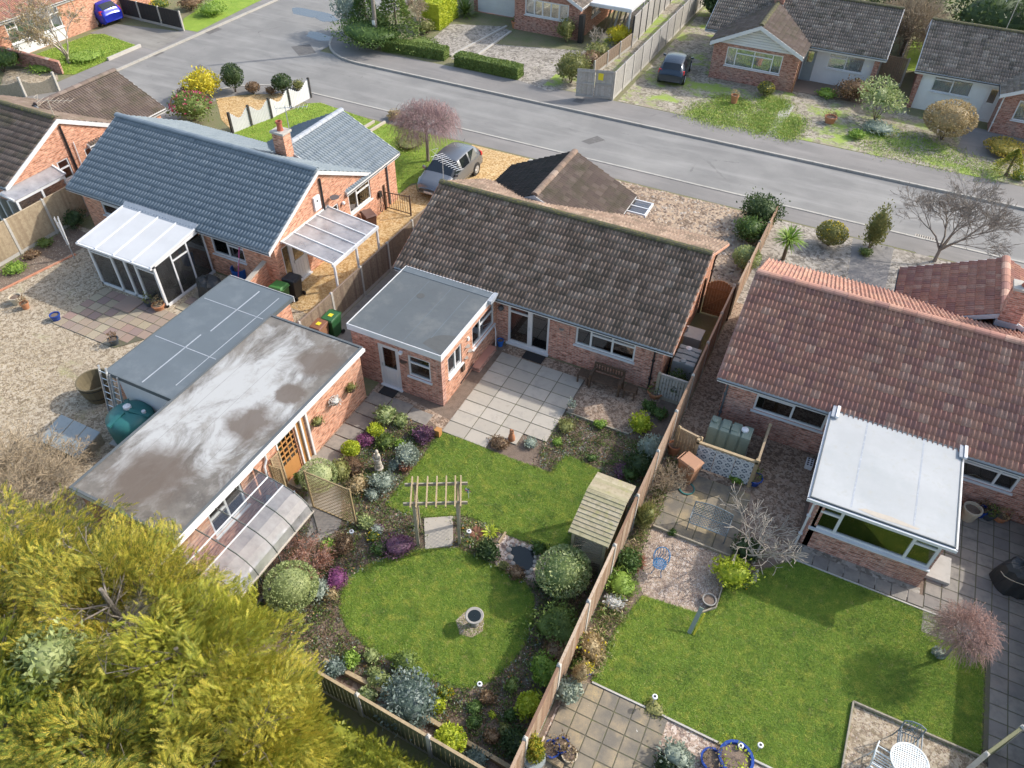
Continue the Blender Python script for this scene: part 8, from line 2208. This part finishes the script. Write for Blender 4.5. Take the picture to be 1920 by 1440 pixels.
twiggy('pink-budded twiggy shrub between greenhouse and round lawn', (-10.76, 8.91), 1.15, .7, 'twig_pink', 4, (2, 3), .6, 7, seed=4, tipleaf=('leaf_red', 2, .05), length=.36)
# ---- right garden
SR = [
 ('variegated yellow evergreen shrub beside the bare twisted shrub', (0.71, 14.24), .52, .8, 760, .12, 'leaf_lime', {}),
 ('orange-brown flowering shrub at the fence by the right lawn', (-2.18, 10.13), .45, .6, 760, .09, 'leaf_tan', {'flowers': ('petal_yellow', 26, .07)}),
 ('silver-leaved shrub against the fence above the lower patio', (-2.26, 8.69), .3, .65, 420, .13, 'leaf_silver', {}),
 ('fresh green strappy clump along the fence by blue chair', (-2.07, 12.44), .5, .5, 620, .16, 'leaf_bright', {'up': .8, 'aspect': .16}),
 ('white-leaved cineraria below the strappy clump', (-2.13, 11.82), .22, .3, 200, .12, 'petal_white', {}),
 ('dark green foliage mass beside the red spiky plant', (-2.17, 13.32), .42, .55, 620, .12, 'leaf_green', {}),
 ('tall pale grasses along the fence by the lichen slabs', (-2.25, 14.94), .34, 1.0, 620, .26, 'leaf_olive', {'up': 1.4, 'aspect': .1}),
 ('straw-coloured climber on the right side of the fence', (-2.13, 9.22), .25, 1.1, 520, .16, 'leaf_tan', {'up': 1.2, 'aspect': .12}),
 ('small green plant below the patterned screen', (0.00, 18.09), .26, .3, 260, .1, 'leaf_bright', {}),
 ('dark evergreen clump behind the bare twisted shrub', (1.02, 15.34), .45, .5, 560, .11, 'leaf_dark', {}),
 ('grassy tuft at the edge of the lattice bench slabs', (-1.30, 15.03), .14, .18, 120, .09, 'leaf_green', {'up': 1.}),
 ('green leafy border plant along the fence near blue pots', (-2.20, 9.60), .3, .35, 360, .09, 'leaf_mid', {}),
 ('brown weedy patch round the solar light in the right lawn', (-0.10, 9.45), .26, .12, 220, .06, 'leaf_olive', {}),
 ('silvery thistle-like shrub on the lower shingle', (0.89, 8.44), .42, .5, 560, .11, 'leaf_silver', {'up': .7}),
 ('dark shrub at the photo bottom on the lower patio', (0.63, 8.14), .3, .4, 360, .1, 'leaf_dark', {}),
 ('pale tuft under the pink-budded tree', (6.62, 14.46), .2, .22, 180, .1, 'leaf_silver', {'up': 1.}),
 ('green creeper on the wall behind the right terrace', (8.62, 20.88), .4, .5, 360, .1, 'leaf_brown', {}),
 ('yellow primula clump below the stone figure', (1.22, 14.19), .14, .14, 90, .07, 'leaf_mid', {'flowers': ('petal_yellow', 22, .05)}),
]
for lab, p, rx, hh_, n, sz, mt, kw in SR:
    shrub(lab, p, rx, hh_, n, sz, mt, **kw)
spiky('red-brown spiky cordyline beside the blue chair', (-1.99, 13.51), 90, .42, 'leaf_red')
spiky('yellow striped spiky clump in the rockery by the pergola', (-6.51, 12.46), 60, .34, 'leaf_lime')
spiky('rusty strappy clump in the rockery by the pergola', (-6.86, 12.22), 70, .34, 'leaf_red')
twiggy('bare twisted pale shrub beside the white-roofed sunroom', (1.26, 15.14), 2.6, 1.9, 'bark_pale', 3, (2, 3), .6, 5, name='bare_tree', cat='tree', trunk=.25, tr=.065, seed=21, length=.85, rmin=.009)
twiggy('bare brown shrub over the dark square planter', (-2.04, 16.50), 1.3, .9, 'twig_tan', 4, (2, 3), .6, 6, seed=31, length=.42)
def twigball(label, p, zc, r, rz, n, mat, trunk_r=.05, seed=1, l=.3, stem='bark_grey', dirup=.3, droop=0.0, cat='tree', name='bare_tree', size_r=.005):
    """dense round head of fine twigs on a short trunk"""
    x, y = p; t = thing(name, label, cat, (x, y, 0)); MB().tube((x, y, 0), (x, y, zc), trunk_r, trunk_r * .7, 8).build('trunk', stem, t); rr = random.Random(seed); segs = []
    for k in range(9):
        a = rr.uniform(0, 6.28); grow((x, y, zc * .8), (math.cos(a), math.sin(a), .7), r * .5, trunk_r * .5, 2, segs, rr, .55, .7, (2, 3), 0, .15, .008)
    branches('branches', segs, stem, t)
    D = sphere_pts(n, -.55); P = np.array((x, y, zc)) + D * np.array([r, r, rz]) * (RNG.uniform(.35, .98, n)[:, None]); d = D * .7 + RNG.normal(size=(n, 3)) * .45 + np.array([0, 0, dirup]); d = unit(d) * (l * RNG.uniform(.6, 1.3, n))[:, None]; mid = P + d * .55; end = P + d + np.array([0, 0, -droop]) * l
    sg = [(tuple(a), tuple(b), size_r, size_r * .8) for a, b in zip(P, mid)] + [(tuple(a), tuple(b), size_r * .8, size_r * .5) for a, b in zip(mid, end)]
    V, F = tubes(sg, 3); link('twigs', fastmesh('twigs', V, F, mat, RNG.random(len(F))), t)
    return t
twigball('pink-budded small tree at the edge of the right lawn', (6.77, 14.41), 1.5, .78, .75, 2600, 'twig_pink', .05, 3, .26, dirup=.2, droop=.5)
# ---- front gardens, near side
twigball('purple-twigged weeping tree beside the silver car', (-20.84, 32.88), 2.35, 1.7, .8, 2300, 'twig_purple', .1, 5, .5, dirup=0, droop=.9, size_r=.008)
SN = [
 ('golden yellow ball shrub at the corner across from slate roof', (-37.44, 33.63), .95, 1.5, 1600, .16, 'leaf_yellow', {'amp': .12}),
 ('tall dark green clipped yew beside the golden shrub', (-36.33, 35.15), .72, 1.75, 1900, .11, 'leaf_dark', {'amp': .05}),
 ('small brown rounded shrub between two dark yews', (-35.16, 35.49), .48, .7, 700, .1, 'leaf_brown', {'amp': .06}),
 ('dark green clipped yew next to the scalloped fence', (-33.46, 36.31), .66, 1.25, 1500, .11, 'leaf_dark', {'amp': .05}),
 ('small reddish shrub left of the right-hand yew', (-34.06, 35.80), .3, .5, 300, .1, 'leaf_brown', {}),
 ('pale green shrub at the end of the scalloped fence', (-33.04, 37.28), .45, .55, 420, .11, 'leaf_olive', {}),
 ('green camellia covered in pink blossom behind the slate roof', (-35.72, 30.83), 1.15, 1.6, 1500, .15, 'leaf_mid', {'flowers': ('petal_pink', 150, .13)}),
 ('purplish shrub beside the golden yellow ball', (-38.09, 32.56), .5, .8, 500, .11, 'leaf_brown', {}),
 ('low dark ground cover under the weeping purple tree', (-22.77, 34.17), .9, .3, 700, .1, 'leaf_olive', {}),
 ('small bare-tipped shrub beside the pale sleepers', (-25.35, 36.43), .45, .55, 380, .1, 'leaf_tan', {}),
 ('dark glossy evergreen at the road end of boundary fence', (-3.11, 34.82), .95, 1.45, 1700, .13, 'leaf_dark', {}),
 ('second glossy evergreen, halfway along the front fence', (-3.17, 33.06), .72, 1.15, 1300, .13, 'leaf_green', {}),
 ('round yellow-green bush nearest the brown garden gate', (-2.72, 30.65), .68, 1.15, 1500, .1, 'leaf_pale', {'amp': .08}),
 ('round golden-green ball bush on right front gravel', (0.41, 34.50), .74, 1.2, 1700, .12, 'leaf_olive', {'amp': .06, 'flowers': ('petal_yellow', 140, .07)}),
 ('tall narrow olive shrub on right front gravel', (2.24, 35.19), .48, 2.0, 1300, .12, 'leaf_olive', {'zc': .5, 'up': .9}),
 ('small green plant at the foot of the tall narrow shrub', (2.13, 34.47), .3, .3, 240, .1, 'leaf_mid', {}),
]
for lab, p, rx, hh_, n, sz, mt, kw in SN:
    shrub(lab, p, rx, hh_, n, sz, mt, **kw)
x, y = (-1.28, 32.26); spiky('palm-like cordyline on the right front gravel', (x, y), 170, .85, 'leaf_bright', h0=1.05, up=.9, w=.055, cat='palm', name='cordyline_palm', trunk=.09)
twiggy('bare spreading grey tree at the kerb on the right', (5.13, 35.43), 3.4, 2.6, 'bark_grey', 5, (2, 3), .42, 6, name='bare_tree', cat='tree', trunk=.6, tr=.09, seed=12, length=1.15, ratio=.76, rmin=.006)
# ---- left garden
twiggy('large tan bare bramble shrub at the left photo edge', (-20.45, 6.62), 2.8, 2.6, 'twig_tan', 4, (2, 4), .55, 16, seed=9, length=1.0, rmin=.006, tr=.045)
twiggy('second tan bare shrub beside the cold frame clutter', (-20.11, 7.90), 1.8, 1.7, 'twig_tan', 4, (2, 3), .6, 9, seed=19, length=.7, rmin=.006, tr=.035)
shrub('dry tan grasses at the foot of the bare bramble', (-21.54, 7.82), 1.0, .5, 900, .2, 'leaf_tan', up=1.2, aspect=.1, core=0)
shrub('bright green tuft in the left border beneath pale fence', (-31.84, 15.47), .5, .35, 420, .1, 'leaf_bright')
shrub('small green plant in the left border, nearer white clothes line', (-32.32, 17.43), .35, .35, 240, .1, 'leaf_mid')
shrub('dark brown plant in the shady left border', (-32.09, 16.57), .4, .3, 260, .09, 'leaf_brown')
shrub('dark shrub behind the left border at the bungalow corner', (-32.39, 19.31), .5, .8, 420, .11, 'leaf_dark')
# ---- across the road
hedge('long clipped box hedge, left of two by the far footway', (-32.03, 45.81), (-27.29, 46.34), 1.0, .75, 3600, .12, 'leaf_mid')
hedge('shorter clipped box hedge, right of two by the far footway', (-26.17, 45.85), (-21.33, 45.74), 1.0, .8, 3600, .12, 'leaf_mid')
hedge('tall yellow-green clipped hedge block beside the telegraph pole trees', (-31.20, 50.81), (-31.47, 54.04), 1.6, 1.9, 2600, .16, 'leaf_lime')
conifer('layered green conifer behind the telegraph pole', (-31.94, 47.29), 1.8, 4.2, 2600, 'leaf_mid', size=.26)
conifer('dark conifer left of the telegraph pole', (-34.38, 47.17), 1.6, 3.6, 2200, 'leaf_green', size=.26)
shrub('silvery shrub at the road corner beside dark conifers', (-35.76, 47.67), 1.4, 3.0, 1500, .2, 'leaf_silver')
shrub('dense green thicket at the road corner under conifers', (-32.99, 45.76), 2.2, 1.7, 2200, .18, 'leaf_green')
shrub('green undergrowth below the layered conifer', (-29.62, 46.78), 1.3, .8, 800, .14, 'leaf_mid')
shrub('low pale shrub between conifer and yellow hedge block', (-31.08, 49.98), .8, .9, 420, .14, 'leaf_olive')
spiky('large green phormium beside the white garage door', (-30.46, 54.88), 160, 1.6, 'leaf_mid', up=1.1, w=.1)
twiggy('thin bare tree among the conifers across the road', (-31.26, 49.13), 3.0, 1.8, 'twig_tan', 4, (2, 3), .5, 5, name='bare_tree', cat='tree', trunk=.9, tr=.07, seed=41, length=.9, rmin=.01)
SF = [
 ('tawny shrub against the brick gable across the road', (-21.16, 53.16), .85, 1.5, 900, .16, 'leaf_olive', {}),
 ('round green-yellow bush beside the lane gates', (-18.06, 46.60), 1.05, 1.9, 1900, .15, 'leaf_olive', {'amp': .1}),
 ('red-brown shrub behind the round bush by the lane', (-17.99, 49.74), .8, 1.0, 600, .14, 'leaf_brown', {}),
 ('golden shrub against the low grey lane fence', (-17.71, 54.80), .9, 1.3, 900, .15, 'leaf_yellow', {}),
 ('yellow-green shrub along the low lane fence', (-18.04, 51.58), .8, .9, 600, .15, 'leaf_olive', {}),
 ('small golden ball shrub before the white-boarded gable', (-6.16, 50.57), .55, .9, 900, .11, 'leaf_olive', {'amp': .08, 'flowers': ('petal_yellow', 60, .07)}),
 ('brown-leaved shrub before the white-walled far bungalow', (-1.09, 52.35), .95, 1.3, 1100, .15, 'leaf_brown', {}),
 ('loose olive-like tree with pale leaves across the road', (0.70, 50.21), 1.45, 2.4, 1600, .18, 'leaf_variegated', {'zc': .62, 'fill': .6, 'core': .4}),
 ('large round tawny bush before the cream-walled bungalow', (4.58, 49.26), 1.45, 2.3, 3000, .15, 'leaf_tan', {'amp': .08}),
 ('flat-topped golden shrub near the far porch', (7.89, 48.89), 1.15, .8, 1200, .13, 'leaf_orange', {'amp': .08}),
 ('bright green clump below the olive-like tree', (0.01, 47.15), .5, .45, 400, .13, 'leaf_bright', {}),
 ('grey-green ground shrub beside the olive-like tree', (0.89, 48.65), .8, .5, 600, .13, 'leaf_silver', {}),
 ('green plant below the brown-leaved shrub', (-2.58, 52.30), .6, .5, 420, .13, 'leaf_bright', {}),
 ('white-flowered green plant at the top right footway', (8.67, 46.15), .5, .4, 360, .12, 'leaf_mid', {'flowers': ('petal_white', 30, .08)}),
 ('yellow-flowered shrub on the lawn at photo top', (-51.87, 44.47), .7, .7, 500, .14, 'leaf_mid', {'flowers': ('petal_yellow', 90, .1)}),
 ('grey-brown shrub on the lawn at photo top', (-49.80, 45.61), .9, .9, 600, .15, 'leaf_brown', {}),
 ('green shrub at the road edge of the top lawn', (-47.45, 45.50), 1.0, .8, 700, .14, 'leaf_bright', {}),
 ('green shrub at the photo left edge beside brick wall', (-51.67, 30.49), 1.0, 1.3, 700, .16, 'leaf_green', {}),
 ('low green plants along the corner lawn path', (-48.76, 34.48), 1.3, .4, 700, .13, 'leaf_bright', {}),
 ('green plants at the foot of the pale-barked tree', (-49.57, 32.14), 1.0, .4, 500, .13, 'leaf_bright', {}),
 ('dark shrub against the white window wall', (-53.96, 35.04), .7, .8, 420, .13, 'leaf_blue', {}),
]
for lab, p, rx, hh_, n, sz, mt, kw in SF:
    shrub(lab, p, rx, hh_, n, sz, mt, **kw)
conifer('pyramid-shaped clipped golden conifer at the far footway', (8.06, 46.16), .95, 1.6, 2600, 'leaf_conifer', tiers=1, size=.11)
twiggy('pale-barked leafless tree on the bright corner lawn', (-49.24, 33.57), 4.4, 3.2, 'bark_pale', 4, (2, 3), .45, 5, name='bare_tree', cat='tree', trunk=.35, tr=.13, seed=51, length=1.55, rmin=.012, tipleaf=('leaf_tan', 5, .1))
twiggy('small grey bare shrub before the lane fence', (-18.66, 52.74), 1.5, 1.0, 'bark_pale', 3, (2, 3), .5, 5, seed=61, length=.6, rmin=.008)
twigball('big tan leafless bush between the far bungalows', (1.0, 62.5), 1.9, 2.4, 1.9, 2600, 'twig_tan', .1, 71, .8, size_r=.018)
for k, (x, y, r_, hh_, mt, lab) in enumerate(((6.5, 66.0, 3.2, 4.2, 'leaf_dark', 'dark evergreen thicket behind the top right roof, leftmost'), (11.5, 66.5, 3.4, 4.6, 'leaf_mid', 'green thicket behind the top right roof'), (16.5, 66.0, 3.4, 5.0, 'leaf_dark', 'dark evergreen mass at the top right corner'), (-5.0, 68.5, 3.5, 3.6, 'leaf_dark', 'dark trees beyond the white-gabled bungalow'), (0.5, 70, 3.0, 3.8, 'leaf_green', 'green trees beyond the gap between far bungalows'), (-12.5, 64.0, 1.6, 2.4, 'leaf_dark', 'dark shrub at the end of the far drive'))):
    shrub(lab, (x, y), r_, hh_, 2600, .3, mt, cat='tree', name='evergreen_tree')

# ------------------------------------------------------------------ grass, litter and bedding plants (uncountable)
def inside(P, poly):
    x, y = P[:, 0], P[:, 1]; r = np.zeros(len(P), bool); n = len(poly)
    for i in range(n):
        x0, y0 = poly[i]; x1, y1 = poly[(i + 1) % n]
        if y0 == y1: continue
        c = ((y0 > y) != (y1 > y)) & (x < (x1 - x0) * (y - y0) / (y1 - y0) + x0); r ^= c
    return r
def scatter(poly, n):
    A = np.array(poly); lo, hi = A.min(0), A.max(0); out = []
    tot = 0
    while tot < n:
        P = RNG.uniform(lo, hi, (n * 2, 2)); P = P[inside(P, poly)]; out.append(P); tot += len(P)
    return np.concatenate(out)[:n]
def blades(name, label, P, z, l, w, mat, cat='grass', tilt=.6):
    n = len(P); a = RNG.uniform(0, 2 * np.pi, n); l = l * RNG.uniform(.6, 1.4, n); t = RNG.uniform(0, tilt, n) + .65
    B = np.column_stack([P, np.full(n, z)]); D = np.stack([np.cos(a) * np.sin(t), np.sin(a) * np.sin(t), np.cos(t)], 1); S = np.stack([-np.sin(a), np.cos(a), np.zeros(n)], 1) * w / 2
    V = np.stack([B - S, B + S, B + D * l[:, None]], 1).reshape(-1, 3); F = np.arange(n * 3).reshape(n, 3)
    return tag(link(name, fastmesh(name, V, F, mat, RNG.random(n))), label, cat, kind='stuff')
PD = {}
for nm, pts in POLYS:
    PD.setdefault(nm, []).append(pts)
blades('lawn_grass', 'short mown grass of the upper lawn in the middle garden', scatter(PD['upper_lawn'][0], 60000), .035, .045, .014, 'grass_blade')
blades('lawn_grass', 'short mown grass of the rounded lawn', scatter(PD['round_lawn'][0], 60000), .035, .045, .014, 'grass_blade')
blades('lawn_grass', 'short mown grass of the right-hand garden', scatter(PD['lawn_right'][0], 120000), .035, .045, .014, 'grass_blade')
blades('lawn_grass', 'bright grass of the front lawn beyond the slate roof', scatter(PD['front_lawn'][0], 40000), .01, .07, .025, 'grass_bright')
blades('lawn_grass', 'bright grass of the corner lawn at top left', scatter(PD['lawn_corner'][0], 14000), .01, .09, .035, 'grass_bright')
W = np.concatenate([scatter(p, 7000) for p in PD['weedy_lawn']])
W = W + RNG.normal(0, .4, W.shape)
blades('weedy_grass', 'weedy tufts growing in the gravel across the road', W, .01, .1, .04, 'grass_bright')
# edges of lawns: longer grass hanging over the cut edge
def edge_pts(poly, n):
    A = np.array(poly + poly[:1]); d = np.linalg.norm(np.diff(A, axis=0), axis=1); c = np.concatenate([[0], np.cumsum(d)]); s = RNG.uniform(0, c[-1], n); i = np.clip(np.searchsorted(c, s) - 1, 0, len(d) - 1); k = ((s - c[i]) / d[i])[:, None]
    return A[i] * (1 - k) + A[i + 1] * k + RNG.normal(0, .025, (n, 2))
E_ = np.concatenate([edge_pts(PD[k][0], 5000) for k in ('upper_lawn', 'round_lawn', 'lawn_right')])
blades('edge_grass', 'longer grass along the cut lawn edges', E_, .02, .07, .014, 'grass_blade', tilt=1.0)
# beds of the main garden: whatever soil no lawn, path or patio covers
bed = [(-13.0, 6.6), (-2.7, 6.5), (-2.7, 18.4), (-7.4, 18.4), (-13.0, 15.6)]
P = scatter(bed, 30000)
keep = np.ones(len(P), bool)
for nm in ('upper_lawn', 'round_lawn', 'gravel_pond', 'greenhouse_path', 'gravel_seat', 'gravel_garage'):
    for pl in PD[nm]:
        keep &= ~inside(P, pl)
keep &= ~((P[:, 0] > -10.1) & (P[:, 0] < -6.45) & (P[:, 1] > 15.5)) & ~((P[:, 0] < -11.4) & (P[:, 1] < 10.2)) & ~((P[:, 0] < -12.4) & (P[:, 1] > 12.3)) & ~((P[:, 1] > 15.5) & (P[:, 0] < -10.0))
keep &= ~inside(P, [(-8.66, 12.01),(-7.87, 12.50),(-7.31, 11.52),(-8.02, 11.01)])
B = P[keep]
def tufts(name, label, C, k, spread, l, w, mat, cat, hmax=.08):
    Q = np.repeat(C, k, 0) + RNG.normal(0, spread, (len(C) * k, 2)); n = len(Q); Z = np.abs(RNG.normal(0, hmax * .5, n)) + .02
    V, F = leaves(np.column_stack([Q, Z]), RNG.normal(size=(n, 3)) + np.array([0, 0, .5]), np.full(n, l), w)
    return tag(link(name, fastmesh(name, V, F, mat, RNG.random(n))), label, cat, kind='stuff')
tufts('leaf_litter', 'dry leaf litter and twigs over the flower bed soil', B[:7000], 5, .12, .055, .45, 'litter', 'leaf litter', .02)
tufts('ground_cover', 'low green ground cover plants in the flower beds', B[7000:7900], 16, .09, .08, .4, 'leaf_mid', 'ground cover')
tufts('ground_cover', 'silvery low plants in the flower beds', B[9800:10300], 16, .08, .07, .35, 'leaf_silver', 'ground cover')
tufts('ground_cover', 'dark low foliage in the flower beds', B[8250:8900], 16, .10, .08, .4, 'leaf_green', 'ground cover')
tufts('ground_cover', 'brown winter stems in the flower beds', B[8900:9800], 12, .11, .09, .2, 'leaf_brown', 'ground cover')
tufts('bedding_flowers', 'small mixed spring flowers dotted in the flower beds', B[9800:10300], 3, .06, .05, .8, 'petal_mixed', 'flowers', .14)
rk = scatter([(-7.52, 12.53),(-6.85, 12.63),(-6.31, 12.51),(-6.28, 11.90),(-6.97, 11.60)], 130)
tufts('rockery_plants', 'colourful low rockery plants beside the pergola path', rk, 9, .06, .07, .4, 'leaf_variegated', 'ground cover'); tufts('rockery_plants', 'small bright flowers in the rockery beside the pergola path', rk[:70], 3, .06, .05, .8, 'petal_mixed', 'flowers', .14)
# strip of planting on the right of the boundary fence
P = scatter([(-2.4, 9.5), (-1.75, 9.5), (-1.6, 12.4), (-2.0, 13.6), (-2.0, 18.0), (-2.4, 18.0)], 420)
tufts('border_plants', 'green strip planting along the right side of the boundary fence', P[:220], 16, .09, .11, .3, 'leaf_mid', 'ground cover', .2); tufts('border_plants', 'straw-coloured stems along the right side of the boundary fence', P[220:], 10, .08, .13, .15, 'leaf_tan', 'ground cover', .3)
# stones in the tan and pink shingle that catch the eye
def pebbles(name, label, P, r, mats, z=.012):
    n = len(P); k = 6
    base = np.array([(math.cos(a), math.sin(a), 0) for a in np.linspace(0, 2 * np.pi, k, endpoint=False)] + [(0, 0, .7)])
    s = (r * RNG.uniform(.5, 1.3, n)); ang = RNG.uniform(0, 6.28, n); sq = RNG.uniform(.6, 1, n)
    ca, sa = np.cos(ang), np.sin(ang); X = base[None, :, 0] * s[:, None]; Y = base[None, :, 1] * (s * sq)[:, None]; Z = base[None, :, 2] * s[:, None]
    V = np.stack([P[:, 0:1] + X * ca[:, None] - Y * sa[:, None], P[:, 1:2] + X * sa[:, None] + Y * ca[:, None], z + Z], 2).reshape(-1, 3)
    F = (np.array([(i, (i + 1) % k, k) for i in range(k)])[None] + (np.arange(n) * (k + 1))[:, None, None]).reshape(-1, 3)
    return tag(link(name, fastmesh(name, V, F, mats, np.repeat(RNG.random(n), k))), label, 'gravel', kind='stuff')
M('pebble', (0.4, 0.33, 0.26), 0.9, rnd=[(0.18, 0.13, 0.10), (0.35, 0.265, 0.195), (0.43, 0.345, 0.265), (0.29, 0.21, 0.15), (0.50, 0.44, 0.37)])
M('pebble_tan', (0.5, 0.42, 0.32), 0.9, rnd=[(0.34, 0.28, 0.20), (0.42, 0.35, 0.255), (0.48, 0.41, 0.31), (0.26, 0.21, 0.15)])
pebbles('gravel', 'loose pink and tan shingle around the blue chair', scatter(PD['gravel_shell'][0], 9000), .022, 'pebble', .013)
pebbles('gravel', 'loose shingle around the white table', scatter(PD['gravel_table'][0], 9000), .024, 'pebble', .013)
pebbles('gravel', 'cobbles of the front garden beyond the middle bungalow', scatter(PD['gravel_garden'][0], 5200), .085, 'pebble', .005)
pebbles('gravel', 'pale shingle over the left back garden', scatter(PD['gravel_left'][0], 24000), .028, 'pebble_tan', .006)
pebbles('gravel', 'gravel on the low patio strip at the photo bottom', scatter([(.35, 6), (4.6, 6), (4.6, 9.25), (.35, 9.3)], 6000), .022, 'pebble', .013)
pebbles('gravel', 'shingle circle under the bird bath', scatter(PD['bird_gravel'][0], 500), .024, 'pebble', .04)
blades('left_weeds', 'thin dry grass in the left garden gravel', scatter([(-32, 4), (-23, 4), (-24, 12), (-31, 13)], 9000), .01, .10, .012, 'leaf_tan', tilt=1.1)
